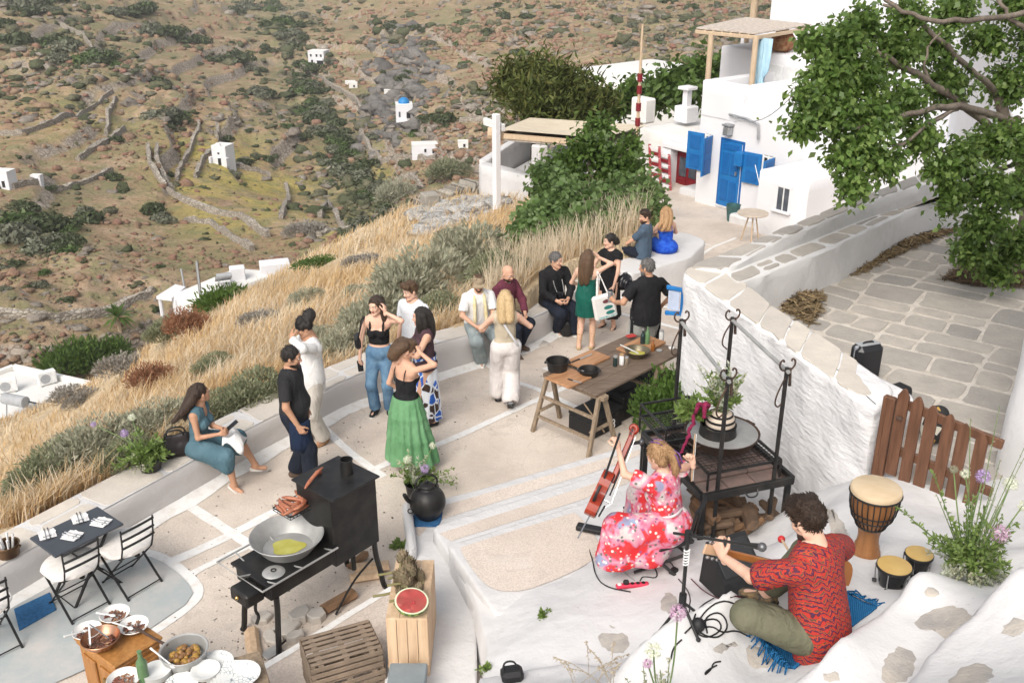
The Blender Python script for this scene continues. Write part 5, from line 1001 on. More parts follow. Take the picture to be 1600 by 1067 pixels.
# ================================================================ PEOPLE
class Fld:
 def __init__(s,lo,hi,h):
  s.lo=A(lo,float);s.h=h;s.n=np.ceil((A(hi)-s.lo)/h).astype(int)+1;s.f=np.full(s.n,1.,np.float32)
 def sub(s,lo,hi):
  i0=np.clip(np.floor((A(lo)-s.lo)/s.h).astype(int),0,s.n);i1=np.clip(np.ceil((A(hi)-s.lo)/s.h).astype(int)+1,0,s.n)
  sl=tuple(slice(a,b)for a,b in zip(i0,i1));ax=[s.lo[k]+s.h*np.arange(i0[k],i1[k],dtype=np.float32)for k in range(3)]
  return sl,ax[0][:,None,None],ax[1][None,:,None],ax[2][None,None,:]
 def put(s,sl,d,k):
  a=s.f[sl]
  if k>0:hh=np.maximum(k-np.abs(a-d),0)/k;s.f[sl]=np.minimum(a,d)-hh*hh*k*.25
  else:s.f[sl]=np.minimum(a,d)
 def cone(s,a,b,ra,rb,k=.03,fd=None,fs=1.):
  a,b=A(a,float),A(b,float);m=max(ra,rb)*max(1,1)+k+.03;sl,X,Y,Z=s.sub(np.minimum(a,b)-m,np.maximum(a,b)+m)
  if 0 in s.f[sl].shape:return s
  d=b-a;x,y,z=X-a[0],Y-a[1],Z-a[2];t=np.clip((x*d[0]+y*d[1]+z*d[2])/(d@d+1e-9),0,1);x,y,z=x-t*d[0],y-t*d[1],z-t*d[2]
  if fd is not None:
   q=(x*fd[0]+y*fd[1]+z*fd[2])*(1/fs-1);x,y,z=x+q*fd[0],y+q*fd[1],z+q*fd[2]
  s.put(sl,(np.sqrt(x*x+y*y+z*z)-(ra+(rb-ra)*t))*(fs if fd is not None else 1)**.5,k);return s
 def ell(s,c,r,R=None,k=.03,sub=False):
  c,r=A(c,float),A(r,float);R=np.eye(3)if R is None else R;m=r.max()+k+.03;sl,X,Y,Z=s.sub(c-m,c+m)
  if 0 in s.f[sl].shape:return s
  x,y,z=X-c[0],Y-c[1],Z-c[2];q=[(x*R[0,i]+y*R[1,i]+z*R[2,i])/r[i]for i in range(3)]
  k0=np.sqrt(q[0]**2+q[1]**2+q[2]**2);k1=np.sqrt((q[0]/r[0])**2+(q[1]/r[1])**2+(q[2]/r[2])**2)+1e-6;d=k0*(k0-1)/k1
  if sub:s.f[sl]=np.maximum(s.f[sl],-d)
  else:s.put(sl,d,k)
  return s
 def cut(s,p,n):
  n=nrm(n);sl,X,Y,Z=s.sub(s.lo,s.lo+s.n*s.h);s.f=np.maximum(s.f,((X-p[0])*n[0]+(Y-p[1])*n[1]+(Z-p[2])*n[2]).astype(np.float32));return s
 def noise(s,amp,sc,seed=0,st=(1,1,1)):
  sl,X,Y,Z=s.sub(s.lo,s.lo+s.n*s.h);m=np.abs(s.f)<.04;I=np.nonzero(m)
  x,y,z=s.lo[0]+s.h*I[0],s.lo[1]+s.h*I[1],s.lo[2]+s.h*I[2];s.f[I]+=(amp*2*(fbm(x*sc*st[0]+7.1,y*sc*st[1]+3.3,z*sc*st[2]+1.7,3,seed)-.5)).astype(np.float32);return s
 def mesh(s):
  f=s.f;f[0]=f[-1]=1;f[:,0]=f[:,-1]=1;f[:,:,0]=f[:,:,-1]=1
  S_=f<0;c=np.zeros(tuple(q-1 for q in S_.shape),np.int8)
  for i in (0,1):
   for j in (0,1):
    for k in (0,1):c+=S_[i:i+c.shape[0],j:j+c.shape[1],k:k+c.shape[2]]
  I=np.argwhere((c>0)&(c<8));n=len(I);idm=np.full(c.shape,-1,np.int32);idm[tuple(I.T)]=np.arange(n)
  ac=np.zeros((n,3));w=np.zeros(n);cv={o:f[I[:,0]+o[0],I[:,1]+o[1],I[:,2]+o[2]]for o in [(i,j,k)for i in (0,1)for j in (0,1)for k in (0,1)]}
  for o in cv:
   for ax in range(3):
    if o[ax]:continue
    o2=list(o);o2[ax]=1;a,b=cv[o],cv[tuple(o2)];m=(a<0)!=(b<0);t=np.where(m,a/(a-b+1e-12),0);p=np.tile(A(o,dtype=float),(n,1));p[:,ax]=t;ac[m]+=p[m];w[m]+=1
  V=s.lo+s.h*(I+ac/np.maximum(w,1)[:,None]);F=[]
  for ax in range(3):
   o1,o2=[(1,2),(2,0),(0,1)][ax];sl0=[slice(None)]*3;sl1=[slice(None)]*3;sl0[ax]=slice(0,-1);sl1[ax]=slice(1,None);a,b=S_[tuple(sl0)],S_[tuple(sl1)]
   E=np.argwhere(a!=b);E=E[(E[:,o1]>0)&(E[:,o2]>0)];fl=a[tuple(E.T)];q=[]
   for d1,d2 in ((-1,-1),(0,-1),(0,0),(-1,0)):e=E.copy();e[:,o1]+=d1;e[:,o2]+=d2;q.append(idm[tuple(e.T)])
   q=np.stack(q,1);q[~fl]=q[~fl][:,::-1];F.append(q)
  return V,np.concatenate(F)
def ik(a,t,l1,l2,pole):
 a,t=A(a,float),A(t,float);d=t-a;L=np.linalg.norm(d);L2=min(L,(l1+l2)*.995);u=d/(L+1e-9);t=a+u*L2
 x=(l1*l1-l2*l2+L2*L2)/(2*L2);h=math.sqrt(max(0,l1*l1-x*x));p=A(pole,float);p=nrm(p-u*(p@u));return a+u*x+p*h,t
SK={}
def skin(tone):
 if tone not in SK:
  c={'fair':(.66,.41,.30),'light':(.58,.34,.235),'tan':(.47,.26,.165),'olive':(.42,.235,.15)}[tone]
  t=NT('skin_'+tone);t.col(t.ramp(t.noise(14,4),[(.35,tuple(q*.92 for q in c)),(.65,c)])).set(.6,0.,.25);t.b.inputs['Subsurface Weight'].default_value=.04;t.b.inputs['Subsurface Radius'].default_value=(.02,.008,.004);SK[tone]=t.m
 return SK[tone]
m_lip=mat('lips',(.36,.12,.10),None,9,.4);m_eyew=mat('eye_white',(.7,.68,.66),None,9,.3);m_iris=mat('iris',(.03,.018,.012),None,9,.2)
HM={}
def hairm(c,c2):
 if c not in HM:
  t=NT('hair');v=t.mapp(t.tc(),(1,1,.25));n=t.noise(95,5,t.mapp(t.tc(),(1,1,.12)),.65);t.col(t.mix(t.ramp(n,[(.35,0.),(.65,1.)]),c,c2)).set(.45,0.,.4);t.bump(n,1.,.014);HM[c]=t.m
 return HM[c]
BLACK,DBROWN,BROWN,BLOND,STRAWB,GREY=[((.012,.010,.009),(.03,.024,.02)),((.022,.013,.009),(.055,.032,.020)),((.06,.034,.018),(.13,.075,.04)),((.42,.28,.13),(.62,.46,.26)),((.30,.165,.075),(.46,.29,.15)),((.06,.055,.052),(.20,.19,.18))]
def cloth(name,c,c2=None,sc=5.,rough=.85,b=.75,bs=9.,bd=.05,fine=True):
 t=NT(name);n=t.noise(sc,4);t.col(t.ramp(n,[(.35,c),(.65,c2 or tuple(q*.86 for q in c))])).set(rough,0.,.2)
 t.bump(t.noise(bs,4,t.mapp(t.tc(),(1,1,.45)),.55,.6),b,bd)
 if fine:t.bump(t.noise(260,2),.15,.002)
 return t.m
def hand_mesh(w,d,n,side,curl,sz=1.,spread=.0):
 """w wrist, d along the hand, n palm normal, side: direction of the thumb"""
 d=nrm(d);n=nrm(n-d*(A(n)@d));s=nrm(np.cross(d,n));s=s if s@A(side)>0 else -s;R=.13*sz
 f=Fld(w-A([.24]*3)*sz,w+A([.24]*3)*sz,.0058*max(1,sz));kn=[]
 f.cone(w-d*.03,w+d*.02,.024*sz,.025*sz,.01)
 for i,(o,L)in enumerate(((.028,.9),(.009,1.),(-.010,.94),(-.028,.74))):
  k=w+(d*(.088-.004*abs(i-1))+s*o)*sz;f.cone(w+(d*.015+s*o*.55)*sz,k,.0165*sz,.0125*sz,.015);p=k;a=.15
  for j,l in enumerate((.040,.026,.021)):
   a+=curl*(1.25 if j else.95)+.06*i*curl;q=p+(d*math.cos(a)+n*math.sin(a)+s*o*spread*3)*l*L*sz;f.cone(p,q,(.0098-.0010*j)*sz,(.0090-.0012*j)*sz,.003);p=q
 p=w+(d*.022+s*.022)*sz
 for j,l in enumerate((.040,.032,.026)):
  a=.75-.45*j*curl;q=p+nrm(d*math.cos(a)+s*math.sin(a)*(1-.5*curl*j)+n*(.35+.5*curl))*l*sz;f.cone(p,q,(.0145-.002*j)*sz,(.0125-.002*j)*sz,.006);p=q
 return f.mesh()
def head_mesh(sex,h=.0062):
 f=Fld((-.13,-.15,-.2),(.13,.16,.17),h);m=sex=='m'
 f.ell((0,-.012,.032),(.074,.094,.098));f.ell((0,.022,-.03),(.060 if m else.056,.068,.086),None,.03)
 for x in (-1,1):
  f.cone((x*.048,-.005,-.055),(x*.016,.062,-.098),.027,.020,.03);f.ell((x*.036,.066,-.022),(.022,.018,.022),None,.02)
  f.ell((x*.077,-.004,-.008),(.010,.022,.032),rotz(x*-.3),.008)
 f.cone((-.036,.079,.030),(.036,.079,.030),.014,.014,.02);f.ell((0,.072,-.098),(.022,.02,.018),None,.02)
 f.cone((0,.086,.018),(0,.106,-.026),.009,.0135,.012)
 for x in (-1,1):f.ell((x*.012,.098,-.030),(.009,.010,.008),None,.008);f.ell((x*.031,.104,.012),(.019,.018,.012),None,0,True)
 f.ell((0,.087,-.054),(.024,.010,.006),None,.006);f.ell((0,.086,-.067),(.021,.011,.007),None,.006)
 f.cone((0,-.018,-.07),(0,-.035,-.19),.053 if m else.046,.055 if m else.046,.03);V,F=f.mesh();return V,F
HEADS={k:head_mesh(k)for k in 'mf'}
def person(label,loc,face,h=1.7,sex='m',tone='light',hair=DBROWN,style='short',sp=(0,0,1),hf=(0,1,0),hup=None,pz=None,ra=None,la=None,rl=None,ll=None,top=None,bot=None,shoe=None,beard=0.,w=1.,belly=0.,grp=None,rh=None,lh=None,sr=None,hr=None,vox=.0115,extra=None,barefoot=False,name='person',strands=None):
 """local frame: x right, y forward, z up; ra/la: (wrist target, elbow hint); rl/ll: (ankle target, knee hint, foot direction)"""
 face=nrm((*face[:2],0));root=thing(name,label,'person',loc,math.atan2(face[1],face[0])-PI/2,grp);s=h/1.7;m=sex=='m'
 sp=nrm(sp);hr=nrm(hr if hr is not None else (1,0,0));sr=nrm(sr if sr is not None else (1,0,0));P0=A([0,0,pz if pz else.915*s]);fw=nrm(np.cross((0,0,1),hr));sfw=nrm(np.cross(sp,sr)*-1);sfw=sfw if sfw@fw>-.2 else -sfw
 NB=P0+sp*.515*s;sw=(.185 if m else.158)*s*w**.5;SH={1:NB-sp*.055*s+sr*sw,-1:NB-sp*.055*s-sr*sw};HJ={1:P0-sp*.02+hr*.088*s,-1:P0-sp*.02-hr*.088*s}
 ua,fa,th,sh=.285*s,.255*s,.43*s,.42*s;arms,legs={},{}
 for sd_,q in ((1,ra),(-1,la)):
  if q is None:q=(SH[sd_]+sr*sd_*.09+A([0,.03,-.53*s]),(sd_*.3,-1,0))
  arms[sd_]=(SH[sd_],*ik(SH[sd_],q[0],ua,fa,q[1]))
 for sd_,q in ((1,rl),(-1,ll)):
  if q is None:q=((sd_*.105,0,.085),(sd_*.1,1,0),(sd_*.25,1,0))
  kn,an=ik(HJ[sd_],q[0],th,sh,q[1]);legs[sd_]=(HJ[sd_],kn,an,nrm(q[2]))
 nd=nrm(sp+A([0,.12,.3])+A(hf)*.15);HC=NB+nd*(.17*s);hf=nrm(hf);hu=nrm(hup if hup is not None else (0,0,1));hx=nrm(np.cross(hf,hu));HR_=np.stack([hx,hf,np.cross(hx,hf)],1)
 allp=np.array([P0,NB,HC,*[p for q in arms.values()for p in q],*[p for q in legs.values()for p in q[:3]]]);lo,hi=allp.min(0)-.3,allp.max(0)+.3
 fx=.92 if m else.86
 def torso(f,off=0.,k=.05,part='all'):
  f.ell(P0+sp*.015,A([.165 if m else.172,.118,.125])*s*A([w,w,1])+off,np.stack([hr,np.cross(sp,hr),sp],1),k)
  wv=(.138 if m else.118)*s*w+off;f.cone(P0+sp*.08*s,P0+sp*.24*s,wv*1.04,wv,k,sfw,.74+.1*belly)
  f.cone(P0+sp*.24*s,P0+sp*.40*s,wv*1.02,(.158 if m else.134)*s*w**.6+off,k,sfw,.70);f.cone(NB-sp*.085*s-sr*sw*.78,NB-sp*.085*s+sr*sw*.78,.062*s+off,.062*s+off,.06)
  f.cone(NB-sp*.02*s-sr*.09,NB-sp*.02*s+sr*.09,.045*s+off*.8,.045*s+off*.8,.06)
  if belly:f.ell(P0+sp*.13*s+sfw*(.05+.03*belly),A([.13,.10,.13])*s*(1+.2*belly)+off,None,.05)
  if not m:
   for x in (-1,1):f.ell(NB-sp*.20*s+sfw*.085*s+sr*x*.068,A([.062,.056,.062])*s*(.4+.6*w)+off,None,.03)
 am=(1. if m else.86)*s*w**.5;lm=(1. if m else 1.0)*s*w**.5
 def arm(f,sd_,off=0.,t1=2.,k=.025,flare=0.):
  a,e,wr=arms[sd_];t=min(t1,1.);b=a+(e-a)*t;f.cone(a,b,.050*am+off,(.050-.012*t)*am+off+flare,k)
  if t1>1:t=t1-1;b=e+(wr-e)*t;f.cone(e,b,.038*am+off,(.040-.014*t)*am+off+flare,k)
 def leg(f,sd_,r=None,off=0.,t1=2.,k=.03):
  a,kn,an,fd=legs[sd_];r=r or (.088*lm,.056*lm,.037*lm);t=min(t1,1);b=a+(kn-a)*t;f.cone(a,b,r[0]+off,r[0]+(r[1]-r[0])*t+off,k)
  if t1>1:
   t=t1-1;b=kn+(an-kn)*t;f.cone(kn,b,r[1]+off,r[1]+(r[2]-r[1])*t+off,k)
   if r[1]<.07 and off<.008:f.cone(kn+(an-kn)*.2-nrm(legs[sd_][3])*.015,kn+(an-kn)*.5-nrm(legs[sd_][3])*.012,.050*lm,.044*lm,.03)
 f=Fld(lo,hi,vox);torso(f)
 for q in (1,-1):
  arm(f,q);leg(f,q);a,kn,an,fd=legs[q];dn=nrm(np.cross(np.cross(fd,(0,0,-1)),fd))if abs(fd[2])<.95 else A([0,0,-1.]);f.cone(an+dn*.035-fd*.03,an+dn*.055+fd*.12*s,.034*s,.024*s,.02);f.cone(an,an+dn*.04,.035*s,.035*s,.02)
 f.cone(NB-sp*.03,HC-HR_[:,2]*.08-hf*.02,.06*s if m else.05*s,.052*s if m else.045*s,.05);V,F=f.mesh();Ms=[np.zeros(len(F),int)];Vs,Fs,n=[V],[F],len(V)
 hv,hF=HEADS[sex];hc=hv[hF].mean(1);mi=np.zeros(len(hF),int);x,y,z=np.abs(hc[:,0]),hc[:,1],hc[:,2]
 mi[(x<.023)&(y>.083)&(z<-.049)&(z>-.072)]=1;mi[(x>.012)&(x<.046)&(y>.068)&(z>.024)&(z<.034)]=2
 if beard:mi[(y>-.01)&(z<-.042-.02*(x>.04)*(beard<1))&(z>-.125)&~((x<.020)&(z>-.070)&(z<-.052))&(mi!=1)&(y>.0)]=2
 Vs.append(HC+(hv*s)@HR_.T);Fs.append(hF+n);Ms.append(mi);n+=len(hv)
 for x in (-1,1):
  for c,r_,mm in (((x*.031,.0865,.011),(.0135,.009,.008),3),((x*.031,.0935,.011),(.0055,.003,.0055),4)):
   e=MB().ell((0,0,0),r_,8,6);ev=e.V[0]+A(c);ef=A(e.F[0]);Vs.append(HC+(ev*s)@HR_.T);Fs.append(ef+n);Ms.append(np.full(len(ef),mm));n+=len(ev)
 for sd_,hd in ((1,rh),(-1,lh)):
  hd=hd or {};a,e,wr=arms[sd_];d=nrm(hd.get('d',wr-e));pn=A(hd.get('n',-sr*sd_),float)
  if abs(nrm(pn)@d)>.95:pn=pn+A([0,.5,.2])
  v2,f2=hand_mesh(wr,d,pn,hd.get('s',fw*.8+A([0,0,.5])),hd.get('c',.35),(1. if m else.9)*s);Vs.append(v2);Fs.append(f2+n);Ms.append(np.zeros(len(f2),int));n+=len(v2)
 hm=hairm(*hair)if hair else m_iris
 big('body',np.concatenate(Vs),np.concatenate(Fs),[skin(tone),m_lip,hm,m_eyew,m_iris],root,True,np.concatenate(Ms))
# ---- clothes
 def garment(nm,fn,mt,amp=.006,sc=9.,st=(1,1,.5)):
  g=Fld(lo,hi,vox);fn(g)
  if amp:g.noise(amp,sc,5,st)
  V,F=g.mesh();return big(nm,V,F,mt,root,True)if len(F)else None
 if bot:
  kd=bot[0]
  if kd=='trousers':
   o_=dict(hip=.105,knee=.075,hem=.07,t=1.93,off=.010,waist=.10);o_.update(bot[2]if len(bot)>2 else {})
   def fn(g):
    g.ell(P0+sp*.01,A([.172 if m else.178,.125,.13])*s*A([w,w,1])+o_['off'],np.stack([hr,np.cross(sp,hr),sp],1),.04);wv=(.142 if m else.122)*s*w+o_['off'];g.cone(P0+sp*.06*s,P0+sp*.2*s,wv*1.06,wv,.05,sfw,.78)
    for q in (1,-1):leg(g,q,(o_['hip']*lm,o_['knee']*lm,o_['hem']*lm),0,o_['t'],.03)
    if not o_.get('nocut'):g.cut(P0+sp*o_['waist'],sp)
    for q in (1,-1):
     if o_.get('nocut'):continue
     a,kn,an,fd=legs[q];e=kn+(an-kn)*(o_['t']-1)if o_['t']>1 else a+(kn-a)*o_['t'];e2=e+nrm(an-kn if o_['t']>1 else kn-a)*.16;g.ell((e+e2)/2+nrm(e2-e)*.02,A([.1,.1,.1]),None,0,True)
   tr=garment('trousers',fn,bot[1],.012,9.)
  elif kd=='skirt':bot[1](root,P0,sp,legs,s)
 if top:
  o_=dict(sl=.45,off=.013,hem=.02,neck=.075,flare=.012,chest=None,straps=None,back=None,loose=0.,vneck=0.);o_.update(top[1])
  def fn(g):
   torso(g,o_['off'],.05)
   if o_['loose']:g.cone(P0+sp*.0,P0+sp*.38*s,.15*s*w+o_['loose'],.15*s*w+o_['loose']*.5,.05,sfw,.8)
   if o_['hem']>.06:g.cone(P0-sp*(o_['hem']),P0+sp*.1,(.165*s*w+o_['off'])*1.02,.15*s*w+o_['off'],.05,sfw,.82)
   for q in (1,-1):
    if o_['sl']>0:arm(g,q,o_['off']*.9,o_['sl'],.03,o_['flare'])
   g.cut(P0-sp*o_['hem'],-sp)
   if o_['chest']is not None:g.cut(NB-sp*o_['chest'],sp)
   else:
    g.ell(NB+sp*.035+sfw*.02,A([o_['neck'],o_['neck'],.06]),None,0,True)
    if o_['vneck']:g.ell(NB-sp*.04+sfw*.13,A([.05,.1,o_['vneck']]),None,0,True)
   if o_['sl']<=0:
    for q in (1,-1):g.ell(SH[q]+sr*q*.062-sp*.02,A([.068,.13,.105]),np.stack([sr,sfw,sp],1),0,True)
   if 0<o_['sl']<1.9:
    for q in (1,-1):
     a,e,wr=arms[q];t=o_['sl'];p=a+(e-a)*t if t<=1 else e+(wr-e)*(t-1);d=nrm(e-a if t<=1 else wr-e);g.ell(p+d*.075,(.08,.08,.08),None,0,True)
  g_=garment(o_.get('name','shirt'),fn,top[0],o_.get('amp',.010),10.)
  if o_['straps']:
   k=MB()
   for q in (1,-1):
    x=sr*q*.085*s;off=.012
    pts=[NB-sp*(o_['chest']+.03)+x*1.0+sfw*(.115),NB-sp*.10+x*1.05+sfw*.105,NB-sp*.035*s+x*1.05+sfw*.05,NB+sp*.028*s+x-sfw*.0,NB-sp*.03*s+x-sfw*.06,NB-sp*.10+x-sfw*.105,NB-sp*(o_['chest']+.03)+x*.9-sfw*.11]
    k.tube(chaikin(pts,2,False),o_['straps'],6)
   k.build('strap',top[0],root,180)
 if shoe:
  for q in (1,-1):
   a,kn,an,fd=legs[q];dn=nrm(np.cross(np.cross(fd,(0,0,-1)),fd))if abs(fd[2])<.95 else A([0,0,-1.]);g=Fld(np.minimum(an,an+fd*.2)-.15,np.maximum(an,an+fd*.2)+.15,.008)
   g.cone(an+dn*.045-fd*.035,an+dn*.05+fd*.05*s,.046*s,.048*s,.02,dn,.9);g.cone(an+dn*.05+fd*.04*s,an+dn*.058+fd*.135*s,.047*s,.040*s,.03,dn,.75)
   if shoe[1].get('boot'):g.cone(an+dn*.02,an-dn*.06,.05*s,.052*s,.03)
   g.cut(an+dn*.083,dn)
   if not shoe[1].get('boot'):g.cut(an-dn*shoe[1].get('top',.005),-dn+fd*.35)
   V,F=g.mesh();b=big('shoe',V,F,shoe[0],root,True)
   if shoe[1].get('sole')is not None:
    sl_=MB();sd2=np.cross(fd,dn);rr=[]
    for t_,wd in ((-.085,.012),(-.07,.04),(-.02,.044),(.05,.043),(.11,.046),(.15,.036),(.172,.012)):rr.append((t_*s,wd*s))
    pts=[an+fd*t_+sd2*wd for t_,wd in rr]+[an+fd*t_-sd2*wd for t_,wd in rr[::-1]];n_=len(pts);pts=A(pts);sl_.add(np.concatenate([pts+dn*.062,pts+dn*.086]),[(i,(i+1)%n_,n_+(i+1)%n_,n_+i)for i in range(n_)]+[tuple(range(n_)),tuple(range(n_,2*n_))[::-1]]);sl_.build('sole',shoe[1]['sole'],b)
# ---- hair in head space
 if style and style!='bald':
  g=Fld((-.34,-.5,-.6),(.34,.3,.24),.0095 if vox>.01 else.008);g.ell((0,-.018,.036),(.084,.100,.107))
  thick=style not in ('buzz',)
  if style in ('crop','quiff'):g.ell((0,.02,.10),(.066,.08,.04),None,.04)
  g.ell((0,.115,-.035),(.075,.082,.112),None,0,True)
  for x in (-1,1):g.ell((x*.085,.045,-.055),(.04,.05,.06),None,0,True)
  cz={'short':-.05,'crop':-.05,'quiff':-.045,'buzz':-.035}.get(style,-.09);g.cut((0,-.03,cz),(0,.35,-1))
  if style=='curly':
   for _ in range(70):
    d=nrm(rng.normal(0,1,3));d[2]=abs(d[2])*.9+.05
    if d[1]<.55:g.ell(A([0,-.02,.035])+d*A([.088,.105,.105]),A([.022]*3)*rnd.uniform(.8,1.3),None,.012)
  if strands:
   for pl in strands:
    Pp=chaikin(A([q[:3]for q in pl]),2,False);Rr_=np.interp(np.linspace(0,1,len(Pp)),np.linspace(0,1,len(pl)),[q[3]for q in pl])
    for i in range(len(Pp)-1):g.cone(Pp[i],Pp[i+1],Rr_[i],Rr_[i+1],.02)
  g.noise(.006,26,3,(1,1,.45));V,F=g.mesh();k=MB();k.add(V,F.tolist())
  if strands:
   for pl in strands:
    Pp=chaikin(A([q[:3]for q in pl]),2,False);Rr_=np.interp(np.linspace(0,1,len(Pp)),np.linspace(0,1,len(pl)),[q[3]for q in pl])
    for _ in range(9):
     o_=nrm(rng.normal(0,1,3));i0=rnd.randrange(0,max(1,len(Pp)//3));Q_=Pp[i0:]+o_*Rr_[i0:,None]*1.02+rng.normal(0,.004,(len(Pp)-i0,3));e_=Q_[-1]+(Q_[-1]-Q_[-2])*rnd.uniform(.2,1.2)+rng.normal(0,.012,3);Q_=np.concatenate([Q_,[e_]])
     k.tube(Q_,np.linspace(.0042,.001,len(Q_)),4,cap=False)
  n0=len(V);up_=style in ('crop','quiff','curly')
  for i in rng.integers(0,n0,260 if vox>.01 else 900):
   p_=V[i];nn=nrm(p_-A([0,-.01,.0]));d_=A([0,-.25,-1.])if not up_ else A([rng.normal(0,.5),.5,.2]);d_=nrm(nrm(d_-nn*(d_@nn))*1.+nn*(.22 if not up_ else.45)+rng.normal(0,.18,3));l_=rnd.uniform(.016,.032)
   k.tube([p_-nn*.003,p_+d_*l_*.5+nn*.002,p_+d_*l_],[.0042,.0034,.0008],3,cap=False)
  V=np.concatenate(k.V);V=HC+(V*s)@HR_.T;me=MB();me.add(V,sum(k.F,[]));me.build('hair',hm,root,180)
 info=dict(root=root,P0=P0,NB=NB,HC=HC,HR=HR_,SH=SH,arms=arms,legs=legs,sr=sr,sp=sp,sfw=sfw,s=s,W=lambda p:A(root_w(root,p)))
 return info
def root_w(r,p):return A(r.location)+rotz(r.rotation_euler[2])@A(p,float)
def skirt_fn(mt,z0,z1,r0,r1,folds=11,amp=.03,sweep=(0,0),name='skirt',tier=None,elong=1.25,legsway=True,n=72,rows=26):
 def fn(root,P0,sp,legs,s):
  R=[];mid=(legs[1][2]+legs[-1][2])/2
  for i in range(rows):
   t=i/(rows-1);z=z0*s+(z1-z0)*s*t;c=A([P0[0],P0[1],0])*(1-t)+A([mid[0],mid[1],0])*t*.8+A([P0[0],P0[1],0])*t*.2+A([sweep[0],sweep[1],0])*t*t;r=r0*s+(r1-r0)*s*(t**.8)
   if tier:r+=sum(.012*math.exp(-((t-q)/.03)**2)for q in tier)
   a=np.arange(n)/n*2*PI;w=amp*t**.7*(np.sin(a*folds+2*np.sin(t*2.+a*2))*.6+np.sin(a*(folds*2-3)+t*3)*.4)+.012*t*np.sin(a*3+1)
   rr=r+w;R.append(np.column_stack([c[0]+rr*elong*np.cos(a),c[1]+rr*np.sin(a)/elong**.4,np.full(n,z)+.012*t*np.sin(a*folds)]))
  V=np.concatenate(R);F=[(i*n+j,(i+1)*n+j,(i+1)*n+(j+1)%n,i*n+(j+1)%n)for i in range(rows-1)for j in range(n)];MB().add(V,F).build(name,mt,root,180)
 return fn
# ---------------------------------------------------------------- the people on the patio
def dep(p):return p[1]*CT-(p[2]-EYE)*ST
def TLf(loc,face):
 f=nrm((*face[:2],0));R=rotz(math.atan2(f[1],f[0])-PI/2);l=A(loc,float)
 return lambda p:R.T@(A(p,float)-l)
def dirL(face,d):f=nrm((*face[:2],0));return rotz(math.atan2(f[1],f[0])-PI/2).T@A(d,float)
c_black=cloth('black_cloth',(.010,.010,.011),(.016,.016,.018));c_char=cloth('charcoal_cloth',(.020,.020,.022),(.030,.030,.032));c_white=cloth('white_linen',(.74,.73,.71),(.66,.65,.64));c_beige=cloth('beige_linen',(.58,.54,.48),(.50,.46,.41))
c_jean=cloth('blue_denim',(.075,.15,.25),(.15,.26,.37),7.);c_navy=cloth('dark_denim',(.010,.013,.022),(.016,.02,.032));c_gjean=cloth('grey_denim',(.20,.24,.25),(.28,.32,.32),6.);c_burg=cloth('burgundy_knit',(.145,.035,.055),(.10,.026,.042),12)
c_teal=cloth('teal_cotton',(.065,.125,.155),(.085,.155,.19));c_plum=cloth('plum_knit',(.075,.042,.05),(.055,.032,.04));c_sand=cloth('sand_knit',(.50,.43,.32),(.42,.36,.27));c_cream=cloth('cream_trousers',(.68,.64,.62),(.60,.56,.54))
c_green=cloth('green_crinkle_cotton',(.10,.24,.11),(.16,.33,.17),4,.9,.8,26,.02);c_emer=cloth('emerald_satin',(.006,.075,.055),(.012,.11,.08),4,.45);c_slate=cloth('slate_blue_linen',(.055,.085,.125),(.075,.11,.155));c_royal=cloth('royal_blue_print',(.010,.055,.42),(.03,.12,.55),14)
c_stripe=None;t=NT('striped_white_shirt');wv_=t.n('TexWave');wv_.inputs['Scale'].default_value=14;t.l(t.tc(),wv_.inputs['Vector']);t.col(t.mix(t.ramp(wv_.outputs[1],[(.75,0.),(.9,.5)]),(.70,.71,.73),(.45,.50,.58))).set(.85);t.bump(t.noise(9,4),.5,.03);c_stripe=t.m
c_khaki=cloth('khaki_trousers',(.115,.115,.075),(.155,.15,.10));c_lgrey=cloth('light_grey_cotton',(.38,.38,.35),(.30,.30,.28))
t=NT('blue_leaf_print');v1=t.n('TexVoronoi',feature='DISTANCE_TO_EDGE');v1 .inputs['Scale'].default_value=13;t.l(t.mapp(t.tc(),(1,1,.55),(0,.5,0)),v1 .inputs['Vector']);v2=t.n('TexVoronoi');v2 .inputs['Scale'].default_value=13;t.l(t.mapp(t.tc(),(1,1,.55),(0,.5,0)),v2 .inputs['Vector']);bw=t.n('RGBToBW');t.l(v2 .outputs['Color'],bw.inputs[0])
t.col(t.mix(t.ramp(v1 .outputs[0],[(.05,1.),(.09,0.)]),t.ramp(bw.outputs[0],[(.34,(.01,.10,.45)),(.48,(.04,.02,.015)),(.62,(.70,.72,.75))],'CONSTANT'),(.66,.70,.76))).set(.7);t.bump(t.noise(9,4),.4,.03);c_leafp=t.m
t=NT('floral_print');n1=t.noise(5.5,3,None,.5,.5);vf=t.n('TexVoronoi');vf.inputs['Scale'].default_value=22;t.l(t.tc(),vf.inputs['Vector']);bw=t.n('RGBToBW');t.l(vf.outputs['Color'],bw.inputs[0])
c=t.ramp(n1,[(.38,(.62,.02,.025)),(.47,(.60,.045,.05)),(.50,(.62,.16,.26)),(.57,(.60,.30,.36)),(.63,(.58,.50,.49))]);c=t.mix(t.ramp(t.noise(4,2,t.mapp(t.tc(),(1,1,1),(1,2,3))),[(.62,0.),(.68,.8)]),c,(.16,.28,.42))
fl_=t.ramp(bw.outputs[0],[(.25,(.70,.62,.56)),(.4,(.55,.05,.07)),(.5,(.24,.07,.20)),(.6,(.70,.60,.55)),(.7,(.10,.12,.10))],'CONSTANT');c=t.mix(t.ramp(vf.outputs[0],[(.26,.9),(.34,0.)]),c,fl_);t.col(c).set(.8);t.bump(t.noise(8,4),.5,.03);c_floral=t.m
